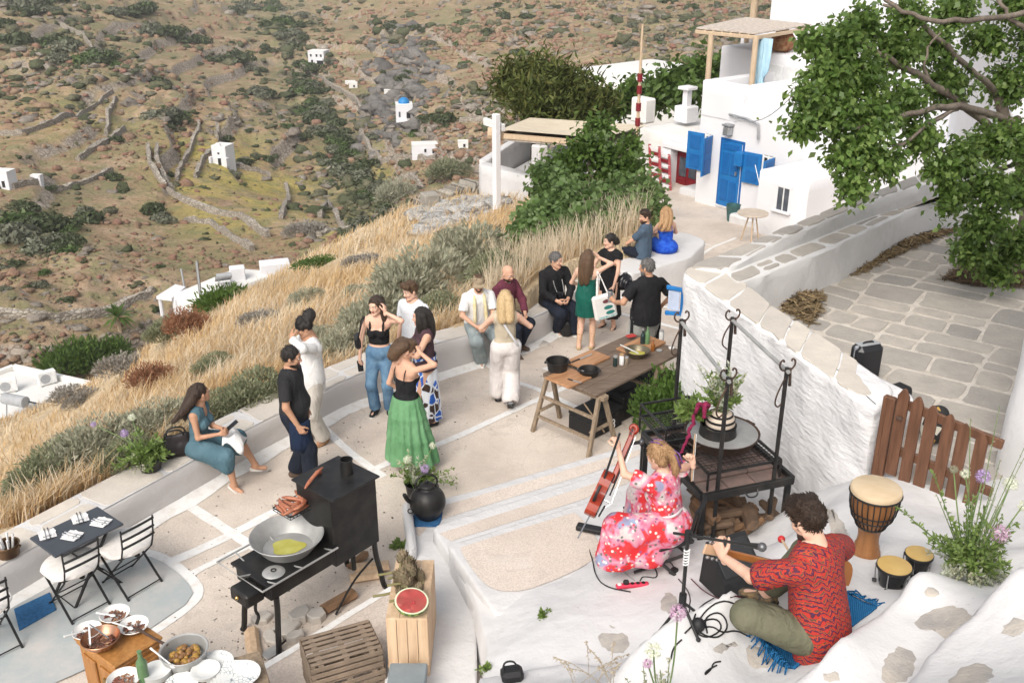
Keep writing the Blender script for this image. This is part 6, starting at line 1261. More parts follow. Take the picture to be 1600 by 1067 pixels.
t=NT('zigzag_print');mp=t.tc();sxyz=t.n('SeparateXYZ');t.l(mp,sxyz.inputs[0]);u_=t.math('ADD',sxyz.outputs[0],t.math('MULTIPLY',sxyz.outputs[1],.6));zg=t.math('PINGPONG',u_,.022);ph=t.math('ADD',sxyz.outputs[2],t.math('MULTIPLY',zg,1.3));s1=t.math('FRACT',t.math('MULTIPLY',ph,26.));cell=t.noise(48,1,t.mapp(mp,(1,1,.8)),.5)
base=t.ramp(t.math('ADD',s1,t.math('MULTIPLY',t.math('SUBTRACT',cell,.5),1.1)),[(.0,(.40,.022,.012)),(.33,(.075,.010,.022)),(.50,(.060,.014,.055)),(.66,(.42,.05,.012)),(.85,(.09,.05,.03))],'CONSTANT');t.col(base).set(.8);t.bump(t.noise(7,4),.6,.035);c_zig=t.m
s_white=mat('white_shoe',(.66,.64,.60),None,9,.6);s_black=mat('black_shoe',(.012,.012,.013),None,9,.45);s_brown=mat('brown_suede',(.085,.055,.038),None,9,.8);s_tan=mat('tan_suede',(.36,.20,.10),None,9,.8);s_grey=mat('grey_shoe',(.22,.22,.23),None,9,.6);s_sole=mat('white_rubber',(.70,.69,.66),None,9,.6);s_gold=mat('gold_strap',(.50,.36,.18),None,9,.4);s_yel=mat('yellow_clog',(.42,.36,.06),(.02,.04,.12),30,.5,lo=.45,hi=.55)
m_phone=mat('black_phone',(.012,.012,.014),None,9,.15)
def phone(lab,p,R,case=None):
 t=thing('phone',lab,'phone',p);MB().box((0,0,0),(.075,.150,.009),R,0,.003).build('case',case or m_phone,t);MB().box(R@A([0,0,.0052]),(.068,.140,.001),R).build('screen',m_phone,t)
LONGH=[[(-.07,-.02,.05,.035),(-.09,-.03,-.08,.036),(-.095,-.01,-.20,.032),(-.085,.02,-.30,.014)],[(.07,-.02,.05,.035),(.09,-.03,-.08,.036),(.095,-.02,-.2,.03),(.085,0,-.28,.014)],[(0,-.085,.05,.05),(0,-.11,-.10,.065),(0,-.115,-.24,.05),(.01,-.11,-.34,.02)]]
BACKH=[[(-.04,-.075,.04,.055),(-.05,-.11,-.10,.06),(-.05,-.12,-.26,.055),(-.04,-.12,-.42,.03)],[(.04,-.075,.04,.055),(.05,-.11,-.10,.06),(.05,-.12,-.26,.055),(.04,-.12,-.40,.03)],[(-.075,-.03,.04,.03),(-.09,-.06,-.1,.035),(-.09,-.08,-.25,.03)],[(.075,-.03,.04,.03),(.09,-.06,-.1,.035),(.09,-.08,-.25,.03)]]
WIND=[[(-.05,-.06,.05,.05),(-.03,-.13,-.04,.055),(-.02,-.22,-.12,.05),(-.02,-.32,-.19,.03),(-.03,-.40,-.23,.012)],[(.04,-.07,.05,.05),(.04,-.14,-.03,.05),(.03,-.22,-.09,.045),(.03,-.30,-.15,.02)],[(-.05,-.03,-.02,.04),(-.06,-.09,-.11,.045),(-.06,-.17,-.2,.035),(-.05,-.25,-.27,.015)],[(-.06,.0,.06,.03),(-.08,-.02,-.06,.032),(-.08,-.06,-.16,.025)]]
loc=G(312,694,.52);loc[2]=0;fc=(1,-.12);T_=TLf(loc,fc);zp=.535
W1=person('woman in a sleeveless teal dress sitting on the wall holding a phone',loc,fc,1.66,'f','tan',DBROWN,'long',sp=dirL(fc,(.10,0,1)),hf=dirL(fc,(.72,.62,.12)),pz=zp,ra=(T_(G(343,678,.74)),(.3,-1,-.5)),la=(T_(G(349,670,.80)),(-.4,-.6,-.8)),rl=(T_(G(366,757,.085)),(.25,.5,1),dirL(fc,(.9,-.35,-.25))),ll=(T_(G(399,726,.17)),(-.2,.6,1),dirL(fc,(1,.3,-.05))),top=(c_teal,dict(sl=0,hem=.05,neck=.075,vneck=.10)),shoe=(s_white,dict(top=-.045)),strands=WIND,rh=dict(c=.6),lh=dict(c=.8))
def seat_skirt(mt,frac,fat,drop,name='dress_skirt',hipr=.19):
 def fn(root,P0,sp,legs,s):
  g=Fld(P0-.75,P0+.75,.012);g.ell(P0-A([0,0,.01]),(hipr,hipr*.95,.13),None,.05)
  for q in (1,-1):
   a,kn,an,fd=legs[q];b=a+(kn-a)*frac;g.cone(a,b,.115*fat,.105*fat,.08)
   for d in drop:g.cone(a+(kn-a)*.2+A([0,0,-.0]),b+A([0,0,-d]),.10*fat,.075*fat,.07)
  g.noise(.016,7,4,(1,1,.35));V,F=g.mesh();big(name,V,F,mt,root,True)
 return fn
seat_skirt(c_teal,.98,1.0,(.08,.16))(W1['root'],W1['P0'],None,W1['legs'],1)
phone('black phone held by the seated woman in teal',W1['W'](W1['arms'][-1][2])+A([.11,-.0,.05]),rotz(-.9)@rotx(.5))
k=MB();q=W1['W'](W1['P0'])+A([.30,-.08,.16]);k.grid([[q+A([.02+.24*i/7,-.10+.24*j/7,.05*math.sin(i*.9)*math.cos(j)-.11*max(0,i-4)/3-.10*max(0,2-j)/2])for i in range(8)]for j in range(8)],0);o=k.build('white_cloth',c_white,None,180);so_=o.modifiers.new('thickness','SOLIDIFY');so_.thickness=.012;tag(o,'crumpled white cloth on the lap of the woman in teal','cloth')
loc=GF(470,752);fc=(1,-.12);T_=TLf(loc,fc)
M2=person('bearded man in a charcoal polo shirt and dark jeans standing side on',loc,fc,1.76,'m','tan',BLACK,'short',w=1.10,belly=.7,beard=.8,hf=dirL(fc,(1,-.05,-.12)),ra=((.25,.13,.90),(.6,-1,0)),rl=((.11,.16,.085),(.1,1,0),(.2,1,0)),ll=((-.1,-.10,.085),(-.1,1,0),(-.25,1,0)),top=(c_char,dict(sl=.62,hem=.05,loose=.005,neck=.07,off=.015)),bot=('trousers',c_navy,dict(hip=.112,knee=.088,hem=.088,t=1.86)),shoe=(s_brown,dict(boot=1)),rh=dict(c=.5))
k=MB();sf=M2['sfw'];c0=M2['NB']+A([0,.02,.015]);k.tube([c0+A([.075*math.cos(a),.068*math.sin(a),.012*math.sin(a)*-1])for a in np.linspace(-1.1,4.2,20)],.014,6);k.build('collar',c_char,M2['root'],180)
q=M2['P0'];k=MB();k.grid([[q+A([.06+.17*math.sin(.35+j*.28),.15-.05*i*.0+.14*math.cos(.35+j*.28)-.06,-.02-.075*i+.01*math.sin(j*2+i)])for j in range(8)]for i in range(6)],0,True);o=k.build('tied_apron',cloth('navy_cloth',(.012,.022,.05)),M2['root'],180);o.modifiers.new('thickness','SOLIDIFY').thickness=.012
loc=GF(496,690);fc=(-.75,-.65);T_=TLf(loc,fc);Zp=dep(loc)-.5
M3=person('person in a white linen shirt and beige trousers shading their face with a raised arm',loc,fc,1.72,'m','tan',BLACK,'curly',hf=dirL(fc,(-.9,-.35,-.35)),la=((-.03,.24,1.535),(-1,.6,.1)),ra=None,lh=dict(d=(.65,-.35,.55),n=(0,-1,-.3),c=.25),rl=((.12,.08,.085),(.1,1,0),(.5,1,0)),ll=((-.1,-.04,.085),(-.1,1,0),(-.2,1,0)),top=(c_white,dict(sl=1.88,hem=.17,loose=.03,off=.02,flare=.012)),bot=('trousers',c_beige,dict(hip=.115,knee=.098,hem=.098,t=1.9)),shoe=(s_tan,dict(top=-.02)),strands=[[(0,-.09,.10,.06),(.02,-.13,.12,.07)]])
g=Fld((-.15,-.2,-.1),(.15,.15,.2),.009);g.ell((0,-.005,.045),(.087,.104,.10));g.ell((0,.15,-.06),(.1,.1,.10),None,0,True);g.cut((0,0,.03),(0,-.35,-1));V,F=g.mesh();big('headscarf',M3['HC']+(V*1.01)@M3['HR'].T,F,c_black,M3['root'],True)
loc=GF(599,645);fc=(-.12,-1);T_=TLf(loc,fc)
W4=person('woman in a black crop top and blue jeans holding her hair back',loc,fc,1.70,'f','fair',DBROWN,'long',hf=dirL(fc,(-.45,-.85,-.10)),la=((-.13,.11,1.54),(-1,.2,-.5)),lh=dict(d=(.1,-.35,.8),n=(1,-.3,0),c=.4),ra=((.27,.03,.84),(1,-.5,0)),rh=dict(c=.6),rl=((.10,.02,.085),(.1,1,0),(.15,1,0)),ll=((-.10,0,.085),(-.1,1,0),(-.3,1,0)),top=(c_black,dict(sl=0,hem=-.145,chest=.155,straps=.014,off=.010,amp=.002,name='crop_top')),bot=('trousers',c_jean,dict(hip=.100,knee=.076,hem=.082,t=1.93,waist=.11)),shoe=(s_black,dict(sole=s_sole)),strands=LONGH)
phone('black phone in the hand of the woman in jeans',W4['W'](W4['arms'][1][2])+A([.0,-.02,-.13]),rotz(.4)@rotx(1.2))
def handbag(lab,p,d,R,m,strap=None,cat='bag'):
 t=wthing('handbag',lab,cat,p);MB().box(p,d,R,0,min(d)*.35).build('bag_body',m,t)
 if strap:MB().tube(chaikin(strap,2,False),.012,6).build('strap',m,t,180)
sh=W4['W'](W4['SH'][1]);handbag('small black shoulder bag under the arm of the woman in jeans',sh+A([-.14,.06,-.33]),(.09,.24,.17),rotz(.2),s_black,[sh+A([-.12,.10,-.26]),sh+A([-.07,.05,.0]),sh+A([-.01,0,.055]),sh+A([-.05,-.10,-.0]),sh+A([-.12,-.06,-.26])])
loc=GF(668,662);fc=(-.95,-.3);T_=TLf(loc,fc)
W5=person('dark haired woman in a plum top and blue white patterned skirt facing left',loc,fc,1.66,'f','light',BLACK,'long',w=1.25,hf=dirL(fc,(-1,-.25,-.1)),la=((-.10,.34,1.13),(-1,-.3,-.6)),lh=dict(c=.7),ra=((.14,.27,1.05),(1,-.4,-.6)),rh=dict(c=.8),rl=((.08,.06,.085),(.1,1,0),(.2,1,0)),ll=((-.08,-.06,.085),(0,1,0),(0,1,0)),top=(c_plum,dict(sl=0,hem=.04,neck=.06,off=.014)),bot=('skirt',skirt_fn(c_leafp,1.06,.10,.16,.17,8,.02,(0,-.02),elong=1.1)),shoe=(s_black,dict(top=-.02)),strands=LONGH+[[(-.06,.02,.07,.04),(-.08,.03,-.05,.05),(-.08,.04,-.17,.035)]])
k=MB();hc=W5['HC'];R=W5['HR']
for x in (-1,1):k.ell(hc+R@A([x*.034,.085,.100]),(.03,.012,.022),10,6,R@rotx(-.6))
k.tube([hc+R@A(q)for q in ((-.085,-.02,.07),(-.07,.07,.10),(0,.09,.105),(.07,.07,.10),(.085,-.02,.07))],.004,5);o=k.build('sunglasses',m_phone,None,60);tag(o,'dark sunglasses pushed up on the black haired woman','sunglasses')
handbag('small dark bag held in front of the woman in the patterned skirt',W5['W'](A([-.05,.32,1.02])),(.2,.09,.16),rotz(.3),mat('dark_grey_leather',(.03,.03,.032),None,6,.5))
loc=GF(652,622);fc=(-.55,-.8)
M6=person('young man in a white striped short sleeved shirt behind the woman in plum',loc,fc,1.74,'m','fair',BROWN,'crop',w=.95,hf=dirL(fc,(-.75,-.6,-.15)),top=(c_stripe,dict(sl=.62,hem=.10,loose=.02,off=.018)),bot=('trousers',c_beige,dict()),shoe=(s_white,{}),strands=[[(-.05,.07,.10,.035),(.03,.09,.11,.035)]])
loc=GF(640,728);fc=(.55,.6)
W7=person('woman in a black camisole and long green skirt touching her brown hair',loc,fc,1.68,'f','light',BROWN,'long',hf=dirL(fc,(.85,.25,-.5)),ra=((.16,.10,1.57),(1,.1,-.35)),rh=dict(d=(-.5,.25,.4),n=(-1,0,-.4),c=.45),la=((-.18,.12,.92),(-.6,-1,0)),sr=(1,.08,0),rl=((.09,.12,.085),(.1,1,0),(.2,1,0)),ll=((-.09,-.06,.085),(0,1,0),(0,1,0)),top=(c_black,dict(sl=0,hem=-.03,chest=.19,straps=.0065,off=.010,amp=.002,name='camisole')),bot=('skirt',skirt_fn(c_green,1.00,.11,.155,.30,13,.045,(.02,.02),tier=(.28,.62),elong=1.12)),shoe=(s_tan,dict(top=-.04)),strands=[[(-.04,-.07,.06,.06),(-.06,-.11,-.04,.065),(-.05,-.11,-.13,.045)],[(.05,-.07,.06,.06),(.05,-.12,-.02,.065),(.04,-.12,-.13,.05)],[(-.075,-.02,.06,.045),(-.10,-.01,-.04,.05),(-.09,.03,-.14,.035)],[(0,.02,.10,.05),(-.06,.07,.08,.04),(-.09,.10,0,.03)],[(0,-.1,.05,.05),(0,-.14,-.06,.05),(.01,-.15,-.15,.03)]])
bz=lambda p:float(benchz(p[0],p[1]))
loc=G(746,503,.45);zs=bz(loc);fl=floorz(loc[1]);loc[2]=fl;fc=(.25,-1);T_=TLf(loc,fc)
M8=person('seated man with a beige cap, white tee and pale yellow scarf',loc,fc,1.76,'m','light',BROWN,'short',pz=zs-fl+.125,sp=(0,.14,1),hf=dirL(fc,(.1,-.85,-.45)),beard=.5,rl=(T_(GF(752,570)+A([0,0,.085])),(.3,1,1),dirL(fc,(.1,-1,0))),ll=(T_(GF(775,562)+A([0,0,.085])),(-.1,1,1),dirL(fc,(.4,-1,0))),ra=((.10,.34,.72),(1,-.3,-.4)),la=((-.06,.36,.70),(-1,-.3,-.4)),top=(c_white,dict(sl=.68,hem=.08,loose=.03,off=.018,flare=.02)),bot=('trousers',c_gjean,dict(hip=.115,knee=.10,hem=.105,t=1.9)),shoe=(s_white,{}),lh=dict(c=.6),rh=dict(c=.6))
g=Fld((-.15,-.2,-.1),(.15,.25,.22),.008);g.ell((0,-.01,.055),(.092,.108,.088));g.cone((-.035,.09,.052),(.035,.09,.052),.055,.055,.01,(0,0,1),.16);g.cut((0,0,.035),(0,-.1,-1));V,F=g.mesh();big('cap',M8['HC']+V@M8['HR'].T,F,cloth('beige_canvas',(.34,.27,.18),(.28,.22,.15)),M8['root'],True)
k=MB();nb=M8['NB'];sc_=cloth('pale_yellow_scarf',(.62,.52,.26),(.66,.60,.42),14)
for x in (-1,1):k.tube(chaikin([nb+A([x*.02,-.06,.05]),nb+A([x*.07,.0,.045]),nb+A([x*.075,.10,-.04]),nb+A([x*.085,.15,-.2]),nb+A([x*.09,.17,-.42])],2,False),.027,7)
k.build('scarf',sc_,M8['root'],180)
loc=G(786,488,.40);zs=bz(loc);fl=floorz(loc[1]);loc[2]=fl;fc=(.75,-.65);T_=TLf(loc,fc)
M9=person('seated bald bearded man in a burgundy sweater',loc,fc,1.78,'m','light',DBROWN,'bald',pz=zs-fl+.125,sp=(0,.1,1),hf=dirL(fc,(.65,-.65,-.35)),beard=.6,w=1.08,rl=((.14,.42,.085),(.2,1,1),(.3,1,0)),ll=(T_(GF(812,548)+A([0,0,.12])),(-.2,1,1),dirL(fc,(.9,-.5,0))),ra=((.12,.34,.70),(1,-.3,-.4)),la=((-.10,.38,.70),(-1,-.3,-.4)),top=(c_burg,dict(sl=1.85,hem=.08,loose=.02,off=.022,flare=.006,neck=.07)),bot=('trousers',c_navy,dict(t=1.88)),shoe=(s_brown,dict(boot=1)),lh=dict(c=.6),rh=dict(c=.6))
k=MB();nb=M9['NB'];k.tube([nb+A([.066*math.cos(a),.062*math.sin(a)+.015,.03-.012*math.sin(a)])for a in np.linspace(0,2*PI,20)],.011,6);k.build('tee_neckline',c_white,M9['root'],180)
loc=GF(790,634);fc=(-.1,1)
W10=person('blonde woman in a sand top and loose white trousers seen from behind',loc,fc,1.68,'f','fair',BLOND,'long',hf=(0,1,-.15),ra=((.17,.24,1.20),(1,-.35,-.6)),la=((-.14,.26,1.18),(-1,-.35,-.6)),rh=dict(d=(-.4,.4,.8),c=.6),lh=dict(d=(.6,.6,.5),c=.6),rl=((.06,-.12,.14),(.1,1,0),(.1,1,-.75)),ll=((-.09,.22,.085),(0,1,0),(0,1,0)),top=(c_sand,dict(sl=0,hem=.03,neck=.065,off=.014)),bot=('trousers',c_cream,dict(hip=.125,knee=.115,hem=.125,t=1.9,off=.014)),shoe=(s_grey,dict(sole=s_black)),strands=[[q if True else q for q in p]for p in [[(a,b,c,r*.9)for a,b,c,r in p[:3]]for p in BACKH]])
q=W10['W'];NBW=W10['NB'];k=MB();k.tube(chaikin([q(NBW+A([-.09,-.02,.03])),q(NBW+A([-.05,-.13,-.1])),q(NBW+A([.10,-.15,-.34])),q(NBW+A([.17,-.08,-.48])),q(NBW+A([.16,.06,-.5])),q(NBW+A([.0,.14,-.3])),q(NBW+A([-.09,.10,-.06]))],2,False),.016,6);k.box(q(NBW+A([.18,.02,-.5])),(.06,.16,.12),rotz(.2),0,.02);tag(k.build('crossbody_bag',mat('white_bag_leather',(.6,.6,.62),None,5,.5),None,60),'small white crossbody bag worn by the blonde woman','bag')
k=MB();p=q(W10['arms'][1][2]);k.lathe([(.034,-.016),(.038,0),(.034,.016)],p,12);tag(k.build('wristwatch',s_black,None,60),'black watch on the raised wrist of the blonde woman','watch')
loc=G(862,470,.22);zs=bz(loc);fl=floorz(loc[1]);loc[2]=fl;fc=(.45,-.9);T_=TLf(loc,fc)
M11=person('seated grey haired man in a black sweater and black trousers with a camera',loc,fc,1.80,'m','light',GREY,'short',pz=zs-fl+.14,w=1.12,sp=(0,.12,1),hf=dirL(fc,(.75,-.6,-.1)),rl=(T_(GF(872,522)+A([0,0,.085])),(.2,1,1),dirL(fc,(.2,-1,0))),ll=((-.22,.40,.085),(-.2,1,1),(-.4,1,0)),ra=((.10,.36,.70),(1,-.3,-.4)),la=((-.10,.38,.70),(-1,-.3,-.4)),top=(c_black,dict(sl=1.85,hem=.08,loose=.02,off=.024,flare=.006)),bot=('trousers',c_navy,dict(hip=.115,knee=.095,hem=.09)),shoe=(s_white,dict(sole=s_sole)),rh=dict(c=.7),lh=dict(c=.7))
t=wthing('camera','black photo camera in the lap of the seated man in black','camera',M11['W'](A([0,.30,.78])));c=A(t['_w']);MB().box(c,(.14,.07,.09),rotz(-.4),0,.012).build('camera_body',m_phone,t);MB().lathe([(.038,0),(.038,.07),(.001,.07)],c+A([.02,-.03,0]),14,0,rotz(-.4)@rotx(PI/2)).build('lens',m_phone,t);k=MB();q=M11['W'];nb=M11['NB']
k.tube(chaikin([c+A([-.06,0,.04]),q(nb+A([.085,.15,-.2])),q(nb+A([.08,.06,.0])),q(nb+A([0,-.07,.045])),q(nb+A([-.08,.06,.0])),q(nb+A([-.085,.15,-.2])),c+A([.06,0,.04])],2,False),.007,5);k.build('neck_strap',mat('grey_webbing',(.3,.3,.3),None,9),t,180)
def backpack(lab,p,rz,h=.46,m=s_black,trim=None):
 t=wthing('backpack',lab,'backpack',p);R=rotz(rz);f=Fld((-.25,-.2,-.05),(.25,.2,h+.1),.011);f.cone((0,0,.13),(0,0,h-.13),.155,.135,.03,(0,1,0),.62);f.cone((0,-.1,.1),(0,-.1,h*.45),.11,.10,.03,(0,1,0),.5);f.cut((0,0,.0),(0,0,-1));V,F=f.mesh();big('pack',V@R.T,F,m,t,True)
 k=MB();k.tube([R@A(q)for q in ((-.05,.0,h-.01),(-.04,0,h+.04),(.04,0,h+.04),(.05,0,h-.01))],.009,6);k.build('top_handle',m,t,180,org=(0,0,0));k=MB();k.tube([R@A(q)for q in ((-.14,-.04,.1),(-.135,-.05,h*.6),(-.06,-.05,h-.02),(.07,-.05,h-.03),(.13,-.05,h*.6))],.005,5);k.build('zip',trim or m_metal,t,180,org=(0,0,0))
p=GF(886,523);backpack('black backpack with an orange zip standing by the seated man in black',p,-.3,.46,s_black,mat('orange_trim',(.6,.12,.02),None,9));
loc=GF(914,545);fc=(.25,1)
W12=person('woman in a short emerald dress with very long brown hair and a tote bag',loc,fc,1.66,'f','fair',BROWN,'long',hf=dirL(fc,(.5,.85,-.05)),ra=((.13,.16,1.54),(1,.1,-.3)),rh=dict(d=(-.5,.2,.6),n=(-1,0,-.3),c=.5),la=((-.12,.26,1.0),(-.8,-.6,0)),top=(c_emer,dict(sl=0,hem=.30,chest=.17,straps=.006,off=.014,name='dress',amp=.005)),rl=((.10,.05,.085),(0,1,0),(.2,1,0)),ll=((-.10,-.03,.085),(0,1,0),(-.2,1,0)),shoe=(s_gold,dict(top=-.055)),strands=BACKH)
k=MB()
for q in (1,-1):
 a,kn,an,fd=W12['legs'][q]
 for i in range(7):t_=.22+i*.11;c=kn+(an-kn)*t_;r_=.056-.022*t_+.004;k.tube([c+A([r_*math.cos(x),r_*math.sin(x)-.008,.012*math.sin(x*2)])for x in np.linspace(0,2*PI,14)],.0055,4)
k.build('sandal_straps',s_gold,W12['root'],180)
q=W12['W'](W12['SH'][1]);t=wthing('tote_bag','white canvas tote bag with three printed leaves on the woman in emerald','bag',q+A([.13,-.14,-.45]));c=q+A([.12,-.16,-.52]);R=rotz(.25)@roty(-.2);k=MB().box(c,(.37,.09,.42),R,0,.03);k.build('canvas',mat('white_canvas',(.70,.68,.65),(.64,.62,.59),5,.9,0,.4,12,.02),t)
for s_ in (-1,1):MB().tube(chaikin([c+R@A([-.09,s_*.03,.2]),q+A([0,s_*.05,-.02]),q+A([-.01,s_*.04,.065]),c+R@A([.09,s_*.03,.2])],2,False),.009,6).build('handle',bpy.data.materials['white_canvas'],t,180)
for i,(x,z,cc)in enumerate(((.03,.10,(.16,.045,.05)),(.05,-.01,(.02,.17,.15)),(.07,-.10,(.02,.19,.17)))):
 L=MB();pts=[R@A([x+.075*math.cos(a)*(1 if i else.8),-.047,z+.033*math.sin(a)])+c for a in np.linspace(0,2*PI,13)[:-1]];L.add(pts,[tuple(range(12))]);L.add([p+R@A([0,-.002,0])for p in pts],[tuple(range(12))]);L.build('printed_leaf',mat('leaf_print',cc,None,20),t)
L=MB();L.box(c+R@A([.02,-.046,-.165]),(.30,.003,.035),R);L.build('printed_wave',mat('teal_print',(.03,.28,.30),(.65,.66,.64),40),t)
loc=GF(950,512);fc=(-.5,-.8)
W13=person('dark haired woman in a long sleeveless black outfit talking by the wall',loc,fc,1.68,'f','fair',BLACK,'long',hf=dirL(fc,(-.95,-.25,-.05)),la=((-.17,.20,.86),(-.9,-.4,0)),lh=dict(c=.5),ra=((.18,.20,.95),(.9,-.5,0)),top=(c_black,dict(sl=.22,hem=.02,neck=.055,off=.014)),bot=('skirt',skirt_fn(c_black,1.04,.24,.14,.20,9,.02,elong=1.1)),shoe=(s_black,dict(top=-.055)),strands=[[(0,-.09,.02,.05),(0,-.12,-.03,.045)]])
backpack('small shiny black handbag behind the woman in black',W13['W'](A([-.22,-.12,.72])),.6,.26,mat('black_patent',(.012,.012,.016),None,9,.2))
loc=GF(1004,584);fc=(-.35,.93);T_=TLf(loc,fc);Zc=dep(loc)-.55
M14=person('grey haired bearded cook in a black tee and apron seen from behind the table',loc,fc,1.80,'m','tan',GREY,'short',w=1.18,belly=.6,beard=1,hf=dirL(fc,(-.85,.45,-.1)),la=((-.42,.20,1.15),(-.7,-.6,-.6)),lh=dict(d=(-.5,.5,.6),n=(.7,.5,0),c=.75),ra=((.34,.14,1.02),(1,-.7,-.2)),rh=dict(c=.7),top=(c_black,dict(sl=.66,hem=.12,loose=.02,off=.018,flare=.02)),bot=('trousers',c_lgrey,dict(hip=.125,knee=.10,hem=.09,t=1.75)),shoe=(s_yel,dict(top=-.01)),rl=((.14,.05,.085),(.1,1,0),(.5,1,0)),ll=((-.14,-.02,.085),(-.1,1,0),(-.5,1,0)))
k=MB();P0=M14['P0'];w_=.215
k.tube([P0+A([w_*math.cos(a),.155*math.sin(a)+.01,.10])for a in np.linspace(0,2*PI,24)],.016,6);k.build('apron_tie',mat('brown_leather',(.12,.03,.02),None,5,.5),M14['root'],180)
k=MB();k.grid([[P0+A([.24*math.sin(x),.235*math.cos(x),.08-.11*i+.01*math.sin(3*x+i)])for x in np.linspace(-1.75,1.75,14)]for i in range(7)],0);o=k.build('apron',c_black,M14['root'],180);o.modifiers.new('thickness','SOLIDIFY').thickness=.01
p=M14['W'](M14['arms'][-1][2]+nrm((-.5,.5,.6))*.11+A([.02,.02,.0]));k=MB();k.lathe([(.001,-.09),(.034,-.09),(.040,.08),(.036,.085),(.001,.085)],p,16);k.lathe([(.001,.085),(.036,.087),(.034,.10),(.001,.10)],p,16,1);tag(k.build('tumbler',[m_metal,s_black],None,40),'steel tumbler with black lid in the hand of the cook','cup')
loc=G(1004,402,-.02);zs=-.04;fl=-.62;loc[2]=fl;fc=(-.8,.35);T_=TLf(loc,fc)
M15=person('seated man in a slate blue shirt looking over his shoulder by the fig bush',loc,fc,1.80,'m','light',DBROWN,'quiff',pz=zs-fl+.13,sp=dirL(fc,(.06,-.02,1)),hf=dirL(fc,(-.95,-.35,-.1)),beard=.5,rl=((.12,.50,.35),(.2,.4,1),(.2,1,0)),ll=((-.12,.52,.35),(-.2,.4,1),(-.2,1,0)),ra=((.13,.38,.80),(1,-.5,-.3)),la=((-.10,.40,.80),(-1,-.5,-.3)),top=(c_slate,dict(sl=.68,hem=.10,loose=.03,off=.02,flare=.012)),bot=('trousers',c_navy,{}),shoe=(s_brown,{}),lh=dict(c=.7),rh=dict(c=.7))
loc=G(1040,392,.0);loc[2]=-.62;fc=(-.25,1)
W16=person('woman in a royal blue strappy dress sitting with her back turned and hair blown sideways',loc,fc,1.68,'f','fair',STRAWB,'long',pz=.71,sp=(0,.12,1),hf=(-.35,.9,-.2),rl=((.1,.5,.3),(.2,.4,1),(0,1,0)),ll=((-.1,.5,.3),(-.2,.4,1),(0,1,0)),ra=((.06,.3,.95),(1,-.4,-.3)),la=((-.08,.3,.92),(-1,-.4,-.3)),top=(c_royal,dict(sl=0,hem=.06,chest=.19,straps=.006,off=.014,name='dress')),strands=[[(-.05,-.06,.06,.055),(-.08,-.12,-.05,.06),(-.13,-.14,-.17,.055),(-.20,-.14,-.27,.03),(-.26,-.13,-.31,.012)],[(.03,-.08,.05,.055),(-.01,-.14,-.08,.06),(-.06,-.16,-.2,.05),(-.13,-.16,-.32,.02)],[(-.07,0,.05,.04),(-.12,-.03,-.06,.045),(-.19,-.05,-.17,.035),(-.27,-.06,-.25,.012)]])
seat_skirt(c_royal,.95,1.15,(.10,.2),'dress_skirt',.24)(W16['root'],W16['P0'],None,W16['legs'],1)
# ---------------------------------------------------------------- the two musicians
m_wood_red=mat('varnished_red_wood',(.30,.035,.012),(.20,.02,.01),6,.25);m_chrome=mat('chrome',(.55,.55,.55),None,5,.2,1.);m_blackm=mat('black_metal',(.012,.012,.013),(.022,.021,.02),12,.5,0,.2,60,.004);m_rub=mat('black_rubber',(.014,.014,.015),None,5,.6)
def curve3(pts,n=2):return chaikin(A(pts,dtype=float),n,False)
sC=D(1046,800,8.95);zfl=float(slz(A([sC[0]]),A([sC[1]]))[0]);zfl=min(zfl,.95)
loc=A([sC[0],sC[1],zfl]);fc=(-.92,.38);T_=TLf(loc,fc);hipz=.47
Cneck=D(966,699,8.9);Cbow=D(1089,722,8.35)
foot=D(985,868,8.5);foot2=D(930,812,9.0)
W17=person('cellist with a blonde ponytail in a red and pink floral dress seen from behind',loc,fc,1.70,'f','fair',STRAWB,'long',pz=hipz,sp=(0,.16,1),sr=(1,-.25,0),hf=dirL(fc,(-.8,.6,-.35)),vox=.010,ra=(T_(Cbow),(.9,-.5,-.3)),rh=dict(c=.85,n=(-.6,.3,-.6),d=dirL(fc,(-.15,.1,.95))),la=(T_(Cneck),(-.9,.1,-.7)),lh=dict(c=.8,d=dirL(fc,(-.25,.2,.8)),n=dirL(fc,(-.6,.7,0))),rl=(A([.30,.42,.10]),(.8,.7,.9),(.4,1,0)),ll=(A([-.12,.40,.10]),(-.7,.8,.9),dirL(fc,(-.95,-.2,-.1))),top=(c_floral,dict(sl=.62,hem=.06,neck=.075,off=.018,flare=.03,name='dress',loose=.008)),shoe=(s_black,dict(boot=1)),strands=[[(0,-.08,.06,.045),(0,-.12,.05,.03),(.015,-.145,-.02,.034),(.02,-.14,-.10,.030),(.02,-.12,-.18,.012)],[(-.06,-.02,.04,.035),(-.05,-.06,-.04,.03)],[(.06,-.02,.04,.035),(.05,-.06,-.04,.03)]])
g=Fld(W17['P0']-.9,W17['P0']+.9,.011);P0=W17['P0'];g.ell(P0,(.20,.19,.14),None,.05)
for q in (1,-1):
 a,kn,an,fd=W17['legs'][q];g.cone(a,kn,.125,.115,.09);g.cone(kn+A([0,.02,0]),A([kn[0]*1.1,kn[1]+.06,.17]),.12,.15,.1);g.cone(a+(kn-a)*.5,A([kn[0]*.6,kn[1]*.85,.18]),.12,.17,.12);g.cone(P0,A([kn[0]*.5,.10,.22]),.14,.16,.1)
g.cut((0,0,.13),(0,0,-1));g.noise(.028,5.5,4,(1,1,.3));V,F=g.mesh();big('dress_skirt',V,F,c_floral,W17['root'],True)
k=MB();P1=W17['P0']+W17['sp']*.17;k.tube([P1+A([.150*math.cos(a),.125*math.sin(a)+.005,.006*math.sin(a*3)])for a in np.linspace(0,2*PI,26)],.017,6);q=P1+A([.05,-.13,0])
